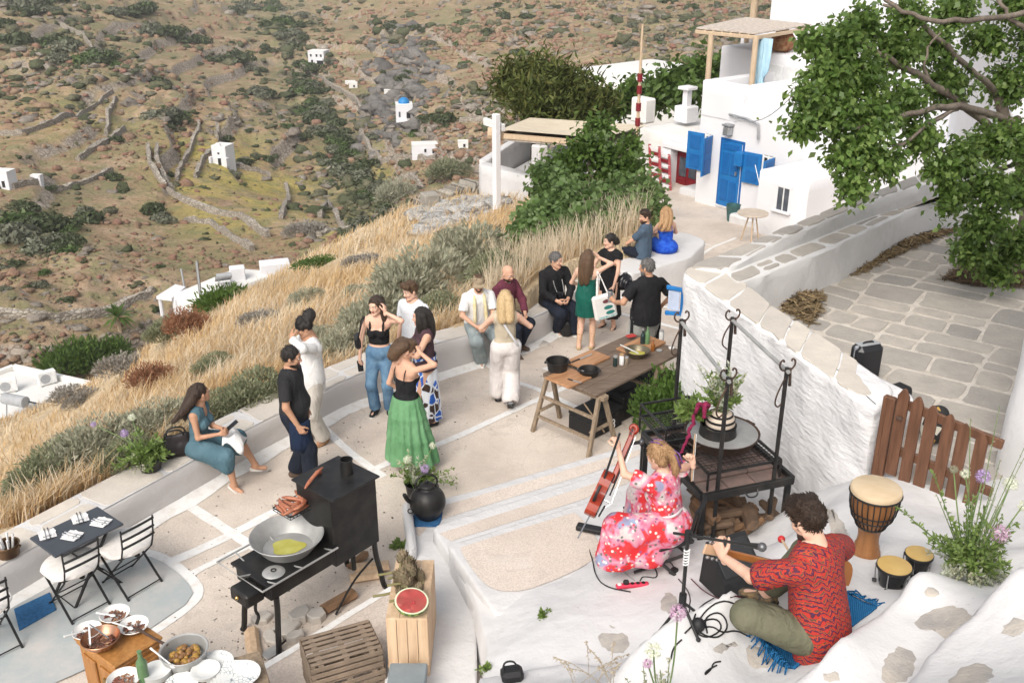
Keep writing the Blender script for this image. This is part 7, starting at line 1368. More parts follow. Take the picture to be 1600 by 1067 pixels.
for x,l in ((0,.3),(.05,.36)):k.tube(curve3([q,q+A([x,-.04,-.06]),q+A([x+.03,-.03,-.2]),q+A([x+.02,-.05,-l])]),.011,5)
k.build('belt',mat('white_cord_belt',(.70,.66,.66),None,8),W17['root'],180)
k=MB()
for q in (1,-1):
 a,e,wr=W17['arms'][q];p=a+(e-a)*.60;d=nrm(e-a);R=frame(d);k.tube([p+R@A([.068*math.cos(x),.068*math.sin(x),0])for x in np.linspace(0,2*PI,18)],.009,5)
k.build('sleeve_band',mat('blue_trim',(.06,.20,.34),(.2,.35,.45),60,.8),W17['root'],180)
k=MB();c=W17['HC'];R=W17['HR'];k.ell(c+R@A([0,-.125,.055]),(.026,.018,.022),10,6,R);k.build('hair_tie',s_black,W17['root'],180)
k=MB()
for x in (-.02,.03):k.tube([c+R@A(q)for q in ((x,.03,.146),(x*1.2,-.05,.135),(x,-.11,.075),(x+.02,-.185,.0),(x+.03,-.19,-.12))],.008,5)
k.build('purple_streak',mat('purple_hair',(.10,.03,.16),(.2,.1,.25),60),W17['root'],180)
cs=wthing('folding_stool','black folding stool under the cellist','stool',loc+A([.02,.0,0]));MB().box(loc+A([0,0,hipz-.14]),(.38,.34,.05),rotz(.4),0,.02).build('seat',m_rub,cs)
R=rotz(math.atan2(fc[1],fc[0])-PI/2)
for s_ in (-1,1):
 for d in (-1,1):MB().tube([loc+R@A([s_*.19,-.24*d,.0]),loc+R@A([s_*.19,.2*d,hipz-.16])],.016,7).build('leg',m_blackm,cs)
 MB().tube(curve3([loc+R@A([s_*.19,-.20,hipz-.18]),loc+R@A([s_*.19,-.24,hipz+.05]),loc+R@A([s_*.16,-.27,hipz+.28])]),.013,6).build('back_post',m_blackm,cs)
MB().tube(curve3([loc+R@A([-.16,-.27,hipz+.27]),loc+R@A([0,-.31,hipz+.30]),loc+R@A([.16,-.27,hipz+.27])]),.02,6).build('backrest',m_rub,cs)
Ct,Cb=D(986,668,9.0),D(921,806,8.85);ax=nrm(Ct-Cb);L=np.linalg.norm(Ct-Cb);frn=nrm(W17['W'](W17['NB'])-(Ct+Cb)/2+A([0,0,-.1]));frn=nrm(frn-ax*(frn@ax));sd_=np.cross(ax,frn);Rc=np.stack([sd_,frn,ax],1)
ce=wthing('cello','dark red electric cello leaning in the left hand of the cellist','cello',Cb);bl=L*.50
out=[]
for t_,wd in ((0,.10),(.06,.15),(.2,.165),(.36,.13),(.47,.095),(.56,.10),(.7,.125),(.84,.12),(.95,.08),(1,.03)):out.append((wd*.80,t_*bl))
o2=chaikin(A([(x,z)for x,z in out]+[(-x,z)for x,z in out[::-1]]),1);n_=len(o2)
def plate(y0,y1,sc=1.):
 c_=A([0,bl/2]);q=c_+(o2-c_)*sc;v=np.concatenate([np.column_stack([q[:,0],np.full(n_,y),q[:,1]])for y in (y0,y1)])@Rc.T+Cb;return v,[(i,(i+1)%n_,n_+(i+1)%n_,n_+i)for i in range(n_)]+[tuple(range(n_))[::-1],tuple(range(n_,2*n_))]
MB().add(*plate(-.055,.045)).build('body',m_wood_red,ce);MB().add(*plate(.0455,.055,.96)).build('top_plate',mat('glossy_black',(.012,.010,.010),None,5,.15),ce)
X=lambda x,y,z:Cb+Rc@A([x,y,z])
MB().bar(X(0,.05,bl*.80),X(0,.035,L*.93),.036,.05,frn,0,.01).build('neck',m_wood_red,ce);MB().bar(X(0,.085,bl*.55),X(0,.062,L*.90),.040,.014,frn,0,.004).build('fingerboard',m_rub,ce)
MB().tube([X(0,.02+.035*math.cos(a)*(1-a/9),L*1.0+.035*math.sin(a)*(1-a/9))for a in np.linspace(-1.6,7,26)],np.linspace(.024,.013,26),8).build('scroll',m_wood_red,ce,180);MB().bar(X(0,.035,L*.91),X(0,.02,L*1.0),.045,.05,frn,0,.01).build('pegbox',m_wood_red,ce)
for i in range(4):MB().tube([X(-.05 if i%2 else.05,.02,L*(.92+.018*i)),X(0,.02,L*(.92+.018*i))],[.012,.005],6).build('peg',m_rub,ce)
MB().box(X(0,.085,bl*.42),(.085,.07,.012),Rc,0,.004).build('bridge',m_chrome,ce);MB().bar(X(0,.075,.03),X(0,.085,bl*.33),.05,.015,frn,0,.004).build('tailpiece',m_rub,ce)
for i in range(4):x=-.015+.01*i;MB().tube([X(x,.095,bl*.3),X(x*1.3,.128,bl*.42),X(x*.7,.072,L*.93)],.0018,4).build('string',m_chrome,ce)
MB().tube([X(0,0,0),X(0,-.01,-.22)],.007,6).build('endpin',m_chrome,ce)
for s_ in (-1,):MB().tube(curve3([X(-.13,-.02,bl*.3),X(-.20,-.02,bl*.42),X(-.20,-.02,bl*.62)]),.014,6).build('frame_arm',m_rub,ce);MB().tube([X(-.09,-.02,bl*.8),X(-.25,-.06,L*.86)],.011,6).build('frame_rod',m_rub,ce)
h=W17['W'](W17['arms'][1][2]);t=wthing('bow','pale thin cello bow held upright in the right hand of the cellist','bow',h);a_=h+A([.0,.0,-.02]);b_=D(1086,678,8.3);MB().tube([a_+(a_-b_)*.5,a_,b_],[.006,.007,.005],6).build('stick',mat('pale_bow_wood',(.55,.36,.22),None,5,.4),t);MB().tube([a_+(a_-b_)*.48+A([.012,0,0]),b_+A([.012,0,0])],.003,4).build('bow_hair',c_white,t)
sG=D(1284,966,6.2);zfg=2.12;loc=A([sG[0],sG[1],zfg]);fc=(-.66,.75);T_=TLf(loc,fc)
Gl=D(1130,870,6.42);Gr=A([*(sG[:2]+rotz(math.atan2(fc[1],fc[0])-PI/2)[:2,:2]@A([.20,.26])),zfg+.42])
M18=person('guitarist in a red zigzag patterned shirt sitting cross legged on the rug seen from behind',loc,fc,1.80,'m','fair',DBROWN,'crop',pz=.13,vox=.0085,w=1.05,sp=(0.02,.24,1),hf=dirL(fc,(-.62,.70,-.42)),hup=(0,.15,1),beard=.7,la=(T_(Gl),(-.85,-.1,-.9)),lh=dict(d=dirL(fc,(-.35,.35,.75)),n=dirL(fc,(.5,.7,.1)),c=.7,s=dirL(fc,(.6,-.2,.3))),ra=(T_(Gr),(1.0,-.25,-.12)),rh=dict(c=.45,d=(-.8,.5,-.3),n=(0,-1,-.2)),ll=(A([-.02,.27,.07]),(-1,.8,.55),(.75,-.35,-.1)),rl=(A([.10,.47,.09]),(.3,.4,1.2),(-.3,.9,0)),top=(c_zig,dict(sl=.74,hem=.16,loose=.035,off=.02,flare=.03,neck=.07,amp=.008)),bot=('trousers',c_khaki,dict(hip=.118,knee=.092,hem=.072,t=1.80,nocut=1)),shoe=(mat('tan_black_trainer',(.28,.18,.08),(.02,.02,.02),18,.6),dict(sole=s_black)),strands=[[(-.04,.05,.09,.04),(.03,.06,.10,.04)],[(-.04,-.03,.105,.04),(.04,-.03,.105,.04)]])
k=MB();nb=M18['NB'];k.tube([nb+A([.078*math.cos(a),.066*math.sin(a)+.02,.036-.018*math.sin(a)])for a in np.linspace(-1.2,4.3,22)],.016,6);k.build('collar',c_zig,M18['root'],180)
N0=D(1106,857,6.45);B0=D(1238,890,6.75);ax=nrm(N0-B0);Wg=M18['W'](A([0,1,0]))-M18['W'](A([0,0,0]));frn=nrm(Wg-ax*(Wg@ax));sd_=np.cross(ax,frn);Rg=np.stack([sd_,frn,ax],1);nl=np.linalg.norm(N0-B0)
gu=wthing('guitar','acoustic guitar with a long pale headstock across the lap of the guitarist','guitar',B0);X=lambda x,y,z:B0+Rg@A([x,y,z])
out=[(.03,.05),(.10,.04),(.135,-.02),(.125,-.10),(.105,-.16),(.115,-.22),(.165,-.30),(.175,-.38),(.14,-.45),(.06,-.48)];o2=chaikin(A([(x,z)for x,z in out]+[(-x,z)for x,z in out[::-1]]),1);n_=len(o2)
def gpl(y0,y1,s_=1.):v=np.concatenate([np.column_stack([o2[:,0]*s_,np.full(n_,y),(o2[:,1]+.2)*s_-.2])for y in (y0,y1)])@Rg.T+B0;return v,[(i,(i+1)%n_,n_+(i+1)%n_,n_+i)for i in range(n_)]+[tuple(range(n_))[::-1],tuple(range(n_,2*n_))]
m_gt=mat('spruce',(.62,.42,.20),(.54,.34,.15),4,.35,stretch=(12,12,1));m_gb=mat('guitar_maple',(.42,.17,.05),(.34,.12,.035),5,.3)
MB().add(*gpl(-.05,.05)).build('body',m_gb,gu);MB().add(*gpl(.0505,.054,.97)).build('soundboard',m_gt,gu)
MB().bar(X(0,.03,.0),X(0,.01,nl*.86),.052,.026,frn,0,.009).build('neck',m_gb,gu);MB().bar(X(0,.047,-.10),X(0,.027,nl*.86),.052,.007,frn,0,.002).build('fingerboard',m_rub,gu);MB().bar(X(0,.01,nl*.85),X(0,-.02,nl*1.06),.068,.016,frn,0,.005).build('headstock',mat('pale_headstock',(.62,.40,.25),None,5,.4),gu)
for i in range(6):MB().ell(X(-.05 if i%2 else.05,-.02,nl*(.88+.028*i)),(.012,.010,.014),8,5,Rg).build('tuning_peg',m_chrome,gu)
for i in range(6):x=-.02+.008*i;MB().tube([X(x,.062,-.32),X(x*.9,.036,nl*.88)],.0016,4).build('string',m_chrome,gu)
rg=[(1183,990),(1240,1042),(1368,957),(1322,926)];RG=[G(u,v,2.10)[:2]for u,v in rg];g=[]
for i in range(40):
 row=[]
 for j in range(20):p=lerp(lerp(RG[0],RG[3],i/39),lerp(RG[1],RG[2],i/39),j/19);row.append([p[0],p[1],max(float(slz(p[:1],p[1:2])[0])+.022,0)])
 g.append(row)
ru=thing('rug','blue woven rag rug with fringed ends under the guitarist','rug',(0,0,0));t=NT('blue_weave');wv_=t.n('TexWave');wv_.inputs['Scale'].default_value=26;wv_.inputs['Distortion'].default_value=1.5;t.l(t.mapp(t.tc(),(1,1,0),(0,0,.35)),wv_.inputs['Vector']);t.col(t.mix(wv_.outputs[1],(.015,.095,.24),(.03,.17,.36))).set(.95,0.,.1);t.bump(wv_.outputs[1],.6,.01)
o=MB().grid(g,0,False).build('weave',t.m,ru,180);o.modifiers.new('thickness','SOLIDIFY').thickness=.016;k=MB()
for (a,b,d)in ((g[0][0],g[0][-1],A(g[0][0])-A(g[3][0])),(g[-1][0],g[-1][-1],A(g[-1][0])-A(g[-4][0]))):
 d=nrm(d)
 for i in range(17):p=lerp(a,b,(i+.3)/17);q1=p+d*.035+rng.normal(0,.008,3);q2=p+d*.075+rng.normal(0,.015,3);q2[2]=float(slz(q2[:1],q2[1:2])[0])+.008;k.tube([p,q1,q2],[.006,.006,.004],5)
kind(k.build('fringe',t.m,ru,180),'stuff')
# ================================================================ THINGS ON THE PATIO
m_iron=mat('black_iron',(.013,.013,.014),(.030,.028,.026),7,.45,.3,.25,45,.004);m_rust=mat('rusty_iron',(.045,.032,.026),(.10,.06,.042),9,.7,.3,.4,40,.006)
m_steel=mat('dull_steel',(.44,.435,.42),(.33,.33,.32),5,.55,.45,.15,30,.004);m_copper=mat('old_copper',(.34,.16,.09),(.20,.10,.06),6,.35,.9);m_china=mat('white_china',(.74,.74,.71),(.68,.68,.66),4,.2)
m_old=mat('weathered_timber',(.30,.225,.15),(.185,.14,.10),5,.85,0,.5,30,.008,stretch=(6,6,.8));m_board=mat('cutting_board_wood',(.42,.225,.115),(.30,.15,.07),3,.55,0,.2,20,.003,stretch=(1,7,7));m_honey=mat('honey_oak',(.42,.20,.06),(.30,.135,.038),4,.45,0,.2,20,.003,stretch=(7,7,1))
m_lumber=mat('sawn_pine',(.60,.44,.29),(.48,.33,.21),3,.8,0,.3,25,.004,stretch=(6,6,.7));m_log=mat('split_log',(.26,.15,.08),(.15,.088,.05),4,.9,0,.8,20,.012,stretch=(1,1,1));m_logd=mat('dark_split_log',(.16,.10,.062),(.09,.06,.04),4,.9,0,.8,20,.012)
m_slatw=mat('grey_brown_slat',(.25,.19,.14),(.17,.13,.095),5,.9,0,.4,25,.005);m_oil=mat('olive_oil',(.36,.33,.055),(.44,.42,.11),7,.08);m_oiled=mat('oiled_pan_floor',(.30,.295,.26),(.20,.20,.19),5,.2,.6)
def zz_at(p):return p[2]
Sz=0.;h_t=.80
fl_=G(420,919,h_t);axS=nrm((.645,.765,0));sdS=A([-axS[1],axS[0],0]);RS=np.stack([axS,sdS,A([0,0,1.])],1);O=A([*fl_[:2],0.])
X=lambda a,b,z:O+RS@A([a,b,z])
Ls=1.36;Wd=.58
st=wthing('wood_stove','long black iron stove with firebox, cooking top and splayed legs','stove',X(Ls/2,Wd/2,0))
La=.79
MB().box(X(La/2+.02,Wd/2,h_t-.10),(La-.02,Wd-.06,.17),RS,0,.012).build('fire_trough',m_iron,st);MB().box(X(La/2+.02,Wd/2,h_t-.005),(La+.04,Wd,.025),RS,0,.006).build('cooking_top',m_iron,st)
Hb=1.32
MB().box(X((La+Ls)/2+.0,Wd/2,(Hb+.56)/2),(Ls-La,Wd-.06,Hb-.56),RS,0,.012).build('firebox',m_iron,st);MB().box(X((La+Ls)/2,Wd/2,Hb+.006),(Ls-La+.03,Wd+.03,.02),RS,0,.006).build('firebox_top',m_iron,st)
MB().lathe([(.062,0),(.062,.15),(.066,.15),(.066,.155),(.055,.155),(.053,.03),(.001,.03)],X(Ls-.16,Wd*.46,Hb+.015),20).build('flue_collar',m_iron,st,40)
for a,b,da,db in ((.10,.05,-.05,-.02),(.10,Wd-.05,-.05,.03),(Ls-.06,.05,.05,-.04),(Ls-.06,Wd-.05,.05,.04)):
 z1=h_t-.18 if a<1 else.58;MB().tube(curve3([X(a,b,z1),X(a+da*.1,b+db*.1,z1*.72),X(a+da*.7,b+db*.7,z1*.38),X(a+da,b+db,.05),X(a+da*1.4,b+db*1.4,0.01)]),[.042]*2+[.034]*4+[.024]*5+[.03]*2 if False else.028,8).build('leg',m_iron,st)
MB().tube(curve3([X(Ls*.55,.05,.02),X(Ls*.75,.08,.25),X(Ls-.05,.1,.35)]),.012,6).build('brace',m_iron,st)
for a in (Ls-.3,):MB().tube([X(a,.1,.56),X(a,.1,.36)],.025,8).build('leg',m_iron,st)
k=MB();hrail=h_t+.045
k.tube([X(La*.97,-.05,hrail),X(-.10,-.05,hrail),X(-.10,Wd+.05,hrail),X(La*.9,Wd+.05,hrail)],.010,6)
for a,b in ((.05,-.05),(La*.45,-.05),(La*.9,-.05),(.1,Wd+.05),(La*.6,Wd+.05)):k.tube([X(a,b,hrail),X(a,b*.6+.12,h_t)],.008,6)
k.tube([X(-.10,Wd*.5,hrail),X(.02,Wd*.5,h_t)],.008,6);k.build('towel_rail',m_steel,st)
dw=MB();dw.box(X(-.07,Wd*.42,h_t-.13),(.20,.26,.14),RS,0,.02);dw=dw.build('ash_drawer',m_iron,st);MB().ell(X(-.18,Wd*.42,h_t-.12),(.02,.02,.02),10,6).build('knob',mat('brass',(.55,.38,.14),None,5,.3,.9),dw)
MB().tube(curve3([X(-.03,Wd*.30,h_t-.18),X(-.06,Wd*.30,h_t-.30),X(-.02,Wd*.30,h_t-.38),X(-.06,Wd*.30,h_t-.45)]),.016,6).build('damper_handle',m_iron,st)
def panlathe(r0,r1,h,th=.008,lip=.01):return [(.001,0),(r0,0),(r1,h-.008),(r1+lip,h),(r1+lip*.5,h+.004),(r1-th,h-.004),(r0-th*.8,th),(.001,th)]
def pan(name,lab,cat,p,r0,r1,h,m,m_in=None,fill=None,seg=32,handles=0,rz=0,ht=.6,grp=None):
 t=thing(name,lab,cat,p,rz,grp);MB().lathe(panlathe(r0,r1,h),n=seg).build('pan_body',m,t,40)
 if fill:
  fr,fz_,fm=fill;a=np.linspace(0,2*PI,26)[:-1];rr=fr*(1+.10*np.sin(a*3+1)+.06*np.sin(a*5));MB().add(np.column_stack([rr*np.cos(a),rr*np.sin(a)*.8,np.full(25,fz_)]),[tuple(range(25))]).build('oil',fm,t)
 for i in range(handles):
  a=i*PI;MB().tube([(r1*math.cos(a+.18)*1.0,r1*math.sin(a+.18),h*.8),(r1*1.14*math.cos(a+.12),r1*1.14*math.sin(a+.12),h*ht+.02),(r1*1.14*math.cos(a-.12),r1*1.14*math.sin(a-.12),h*ht+.02),(r1*math.cos(a-.18),r1*math.sin(a-.18),h*.8)],.009,6).build('handle',m,t)
 return t
pc=X(La*.62,Wd*.60,h_t+.012);pan('wok_pan','wide grey steel pan with a pool of yellow oil on the stove','pan',pc,.24,.34,.15,m_steel,None,(.155,.012,m_oil),40)
kl=thing('stove_lid','small round cast lid with a ring knob on the front corner of the stove','lid',X(.17,.15,h_t+.008));MB().lathe([(.001,.018),(.06,.018),(.10,.006),(.105,0),(.001,0)][::-1],n=28).build('disc',m_steel,kl,40);MB().tube([(.022*math.cos(a),.022*math.sin(a),.024)for a in np.linspace(0,2*PI,14)],.006,6).build('ring',m_iron,kl)
sb=X(La-.10,Wd*.80,1.10);bk=thing('wire_basket','black wire grilling basket hooked on the corner of the firebox','basket',sb,math.atan2(axS[1],axS[0]));k=MB()
for i in range(8):x=-.15+.3*i/7;k.tube([(x,-.13,.02),(x,-.13,0),(x,.13,0),(x,.13,.02)],.004,4)
for i in range(6):y=-.13+.26*i/5;k.tube([(-.15,y,0),(.15,y,0)],.004,4)
k.tube([(-.15,-.13,.03),(.15,-.13,.03),(.15,.13,.03),(-.15,.13,.03),(-.15,-.13,.03)],.007,5);k.build('wires',m_iron,bk);MB().tube([(.15,0,.02),(.33,-.02,.08)],.009,6).build('handle',m_iron,bk)
m_saus=mat('grilled_sausage',(.42,.17,.095),(.26,.08,.045),18,.4,0,.3,60,.004)
def sausage(p,a,l,bend,tilt=0.,r=.0195,lab=None,share=[None]):
 t=np.linspace(-1,1,9);P=np.column_stack([t*l/2,bend*(1-t*t)*l*.35,tilt*t*l/2]);rr=r*np.array([.35,.8,1,1,1,1,1,.8,.35]);o=MB().tube(P,rr,8).build('sausage',m_saus,None,180);o.location=p;o.rotation_euler=(0,0,a);return o
for i in range(15):
 x,y,a=[(-.13,.06,1.3),(-.095,.05,1.25),(-.06,.06,1.4),(-.03,.04,1.5),(.0,.05,1.75),(.03,.07,2.0),(.06,.06,2.1),(-.02,-.04,.25),(.02,-.06,.3),(.05,-.08,.2),(-.06,-.05,.1),(.09,-.02,.9),(.0,-.1,.15),(.06,.02,.5),(.1,.05,1.2)][i]
 tag(sausage(sb+RS@A([x,y,.022+.022*(i%3)]),a+math.atan2(axS[1],axS[0]),rnd.uniform(.19,.25),rnd.uniform(-.5,.5)),'browned grilled sausage heaped in the black wire basket by the stove','sausage','sausages heaped in the wire basket')
tag(sausage(X(La+.10,Wd*.66,Hb+.06),math.atan2(axS[1],axS[0])+.25,.30,.12,.25),'long sausage leaning up over the edge of the firebox top','sausage');tag(sausage(X(La+.22,Wd*.80,Hb+.035),.4,.07,0,0,.022),'short cut sausage end lying on the firebox top','sausage')
def log(p,L,w,rz,m,lab,tilt=0.,roll=0.,cat='log',grp=None,name='firewood_log'):
 n=6;a=np.linspace(0,2*PI,n+1)[:-1];sec=np.stack([np.cos(a)*w*.5*rng.uniform(.75,1.1,n),np.sin(a)*w*.4*rng.uniform(.7,1.1,n)],1);V=[]
 for t in np.linspace(-.5,.5,6):V.append(np.column_stack([np.full(n,t*L)+rng.normal(0,.008,n),sec*(1+rng.normal(0,.04,(n,1)))]))
 V=np.concatenate(V);F=[(i*n+j,i*n+(j+1)%n,(i+1)*n+(j+1)%n,(i+1)*n+j)for i in range(5)for j in range(n)]+[tuple(range(n))[::-1],tuple(range(5*n,6*n))];V=V@(rotz(rz)@roty(tilt)@rotx(roll)).T
 o=MB().add(V,F).build(name,m);o.location=p;return tag(o,lab,cat,grp)
rs=math.atan2(axS[1],axS[0])
for (u,v,L,w,a,m,lab)in ((582,893,.34,.16,rs-.7,m_lumber,'pale split log under the right end of the stove, far one of two'),(572,906,.32,.14,rs-.6,m_lumber,'pale split log under the right end of the stove, near one of two'),(530,945,.36,.15,rs-.1,m_log,'dark barked log lying before the white curb edge'),(396,1010,.40,.13,-1.25,m_lumber,'long pale split log standing aslant beneath the front of the stove'),(560,880,.26,.12,rs+.2,m_log,'small brown log behind the pale ones under the stove')):
 log(GF(u,v)+A([0,0,w*.36]),L,w,a,m,lab)
for i,(u,v,sx,sy)in enumerate(((445,985,.34,.24),(470,965,.26,.2),(425,1000,.18,.26),(462,1000,.2,.12),(410,968,.22,.2),(495,968,.2,.2))):
 p=GF(u,v);a=np.linspace(0,2*PI,7)[:-1]+.3;o=MB().prism(np.stack([sx*.5*np.cos(a),sy*.5*np.sin(a)],1)*rng.uniform(.8,1.1,(6,1)),0,.06+.03*(i%2),0,.012).build('loose_stone',(m_stone,m_rub if False else m_cap)[i%2],None);o.location=p;o.rotation_euler=(0,0,rs+rnd.uniform(-.3,.3));tag(o,['broad pale hearth stone under the foot of the stove','flat grey hearth stone by the far side of the stove foot','narrow hearth stone beside the upright split log','small hearth stone against the painted curb','pale hearth stone under the ash drawer','reddish hearth stone right of the stove foot'][i],'stone')
p=GF(425,1022);t=thing('ash_shovel','small grey metal ash shovel lying beside the curb','shovel',p+A([0,0,.03]),rs);MB().box((0,0,0),(.18,.12,.015),None,0,.005).build('blade',m_steel,t);MB().tube([(.08,0,.01),(.32,0,.05)],.011,6).build('handle',m_iron,t)
TT=.82;ta,tb_,tc_,td_=G(847,583,TT-.0),G(932,617,TT),G(1062,556,TT-.04),G(985,522,TT-.05)
axT=nrm(A([*(tc_-tb_)[:2],0]));sdT=A([-axT[1],axT[0],0]);RT=np.stack([axT,sdT,A([0,0,1.])],1);OT=A([*tb_[:2],0.]);LT=float((tc_-tb_)@axT)+.1;WT=float((ta-tb_)@sdT);WT=min(max(WT,.6),.95);fT=floorz(OT[1]+1)
Y=lambda a,b,z:OT+RT@A([a,b,z]);tt=wthing('trestle_table','long rustic work table of dark planks on two wooden trestles','table',Y(LT/2,WT/2,0))
m_plank=mat('dark_table_plank',(.105,.075,.055),(.17,.125,.09),5,.7,0,.4,25,.005,stretch=(1,7,7))
for i in range(4):MB().box(Y(LT/2,(i+.5)*WT/4,TT-.02),(LT,WT/4-.006,.04),RT,0,.006).build('plank',m_plank,tt)
for j,a in enumerate((.12,LT*.72)):
 MB().box(Y(a,WT/2,TT-.075),(.11,WT+.12,.065),RT,0,.008).build('trestle_beam',m_old,tt)
 for b in (.02,WT-.02):
  for d in (-1,1):MB().bar(Y(a+d*.04,b,TT-.05),Y(a+d*.27,b+(.05 if b>.3 else -.05),0),.062,.05,RT@A([0,1,0]),0,.008).build('trestle_leg',m_old,tt)
  MB().bar(Y(a-.19,b,.30),Y(a+.19,b,.30),.022,.055,RT@A([0,1,0]),0,.004).build('trestle_tie',m_old,tt)
 for z,d in ((.48,.12),(.22,.2)):MB().bar(Y(a-d,0,z),Y(a-d,WT,z),.03,.05,RT@A([1,0,0]),0,.004).build('trestle_rail',m_old,tt)
MB().bar(Y(.2,WT*.4,.5),Y(.42,WT*.2,.06),.014,.02,(0,0,1),0).build('loose_strut',m_old,tt)
def board(lab,a,b,l,w,rz=0.,z=TT,th=.035):
 t=thing('cutting_board',lab,'cutting board',Y(a,b,z),math.atan2(axT[1],axT[0])+rz);MB().box((0,0,th/2),(l,w,th),None,0,.008).build('board',m_board,t);return t
def oncoord(u,v,z):q=G(u,v,z)-OT;return float(q@axT),float(q@sdT)
for (u,v,l,w,rz,lab)in ((888,590,.44,.42,0,'square cutting board under the larger black pot'),(918,562,.55,.34,.0,'reddish cutting board lying in the middle of the work table'),(1002,540,.66,.36,.0,'long dark cutting board at the cook\'s end of the work table')):
 a,b=oncoord(u,v,TT+.02);board(lab,a,min(max(b,w/2-.03),WT-w/2+.05),l,w,rz)
def OnT(u,v,z=TT):return G(u,v,z)
pan('black_pot','deep black cast iron pot on the near corner board of the work table','pot',OnT(871,577,TT+.036),.125,.145,.13,m_iron,handles=2);pan('black_pot','smaller shallow black cast iron pot at the front edge of the work table','pot',OnT(920,586,TT),.11,.13,.085,m_iron,handles=2)
b_=pan('brass_bowl','wide dull brass basin with yellow oil on the work table','bowl',OnT(995,557,TT),.11,.165,.10,mat('dull_brass',(.20,.17,.11),(.14,.12,.08),5,.4,.7),fill=(.10,.05,m_oil));MB().tube([(-.22,.10,.13),(.02,-.01,.05)],.010,6).build('spoon',m_steel,None,org=None).location=OnT(995,557,TT);o=bpy.data.objects['spoon'];tag(o,'long wooden spoon resting across the brass basin','spoon')
def jar(u,v,r,h,m,ml,lab,cat='jar',z=TT,name='jar',lh=.02,nr=.9):
 p=OnT(u,v,z);t=thing(name,lab,cat,p);MB().lathe([(.001,0),(r*.95,0),(r,.006),(r,h*.85),(r*nr,h*.93),(r*nr*.9,h),(.001,h)],n=16).build('jar_body',m,t,40);MB().lathe([(.001,h),(r*nr,h),(r*nr,h+lh),(.001,h+lh)],n=16).build('lid',ml,t,40);return t
m_gl=mat('dark_bottle_glass',(.02,.035,.035),None,4,.12);m_gg=mat('green_glazed_bottle',(.12,.21,.10),(.09,.17,.08),5,.3)
jar(961,572,.030,.13,m_gl,m_steel,'dark spice jar with steel lid, leftmost of three on the work table');jar(971,569,.033,.13,m_china,mat('tan_lid',(.4,.25,.12),None,4),'white jar with a tan lid between two darker jars on the work table');jar(979,569,.027,.09,mat('pepper',(.25,.2,.14),(.1,.08,.06),60),m_steel,'short brown jar right of the white jar on the work table')
def bottle(u,v,r,h,m,lab,z=TT,cap=None,cat='bottle',p=None):
 p=OnT(u,v,z)if p is None else p;t=thing('bottle',lab,cat,p);MB().lathe([(.001,0),(r,0),(r,h*.60),(r*.95,h*.66),(r*.42,h*.78),(r*.36,h*.95),(r*.44,h*.96),(r*.44,h),(.001,h)],n=16).build('glass',m,t,50)
 if cap:MB().lathe([(.001,h),(r*.40,h),(r*.40,h+.02),(.001,h+.02)],n=12).build('cap',cap,t,50)
 return t
bottle(1011,537,.036,.25,m_gg,'tall green bottle standing beside the cook',TT+.03);bottle(1004,537,.036,.20,m_gl,'dark bottle with a pale cap left of the tall green bottle',TT+.03,m_steel);bottle(1020,548,.026,.15,mat('amber_bottle',(.25,.09,.02),None,3,.15),'small amber bottle right of the tall green bottle');jar(1033,533,.035,.15,mat('pale_glass',(.55,.56,.55),None,3,.1),m_steel,'tall clear jar at the cook\'s end of the work table',z=TT)
for i,(u,v,lab)in enumerate(((1030,549,'small grey tin lying beside the amber bottle'),(1049,545,'small round white dish at the right end of the work table'))):o=MB().lathe([(.001,0),(.035,0),(.042,.02),(.036,.02),(.001,.008)],n=16).build('small_dish',(m_steel,m_china)[i],None,40);o.location=OnT(u,v);tag(o,lab,'dish')
for i,(u0,v0,u1,v1,lab)in enumerate(((893,566,925,553,'long bladed knife on the middle cutting board'),(896,573,912,580,'table knife lying between the two black pots'),(887,592,908,598,'steel spatula at the front edge of the work table'))):
 a,b=G(u0,v0,TT+.04),G(u1,v1,TT+.04);t=wthing('knife',lab,'knife',a);MB().bar(a,lerp(a,b,.4),.022,.014,bv=.004).build('handle',m_rub,t);MB().bar(lerp(a,b,.4),b,.028,.003).build('blade',m_steel,t)
o=MB().box((0,0,.012),(.14,.09,.02),rotz(.5),0,.008).build('red_cloth',mat('red_cloth',(.40,.04,.035),None,9,.9));o.location=OnT(986,526,TT+.04);tag(o,'folded red cloth on the dark cutting board','cloth')
def case(u,v,d,rz,lab,num=None,z=None):
 p=GF(u,v);t=thing('flight_case',lab,'case',p,rz);MB().box((0,0,d[2]*.42),(d[0],d[1],d[2]*.82),None,0,.015).build('box_body',m_rub,t);l=MB().box((0,0,d[2]*.92),(d[0]+.015,d[1]+.015,d[2]*.18),None,0,.018).build('lid',m_rub,t);MB().box((0,0,d[2]*1.02),(d[0]*.5,d[1]*.5,.012),None,0,.004).build('lid_panel',m_rub,l)
 for x in (-1,1):MB().box((x*d[0]*.28,-d[1]/2-.008,d[2]*.8),(.07,.02,.07),None,0,.004).build('latch',m_blackm,t)
 return t
rt=math.atan2(axT[1],axT[0]);c1=case(930,668,(.62,.42,.30),rt-.02,'black plastic case marked with a white 3 at the front under the table');case(972,642,(.52,.42,.36),rt,'black plastic case behind the numbered one with a raised square lid');case(1010,622,(.66,.44,.38),rt+.05,'largest black plastic case at the far end under the table')
MB().tube([(.10+.03*math.cos(a),-.222,.14+.03*math.sin(a))for a in np.linspace(2.4,-1.57,10)]+[(.10+.035*math.cos(a),-.222,.075+.035*math.sin(a))for a in np.linspace(1.57,-2.4,10)],.008,4).build('number',m_china,c1)
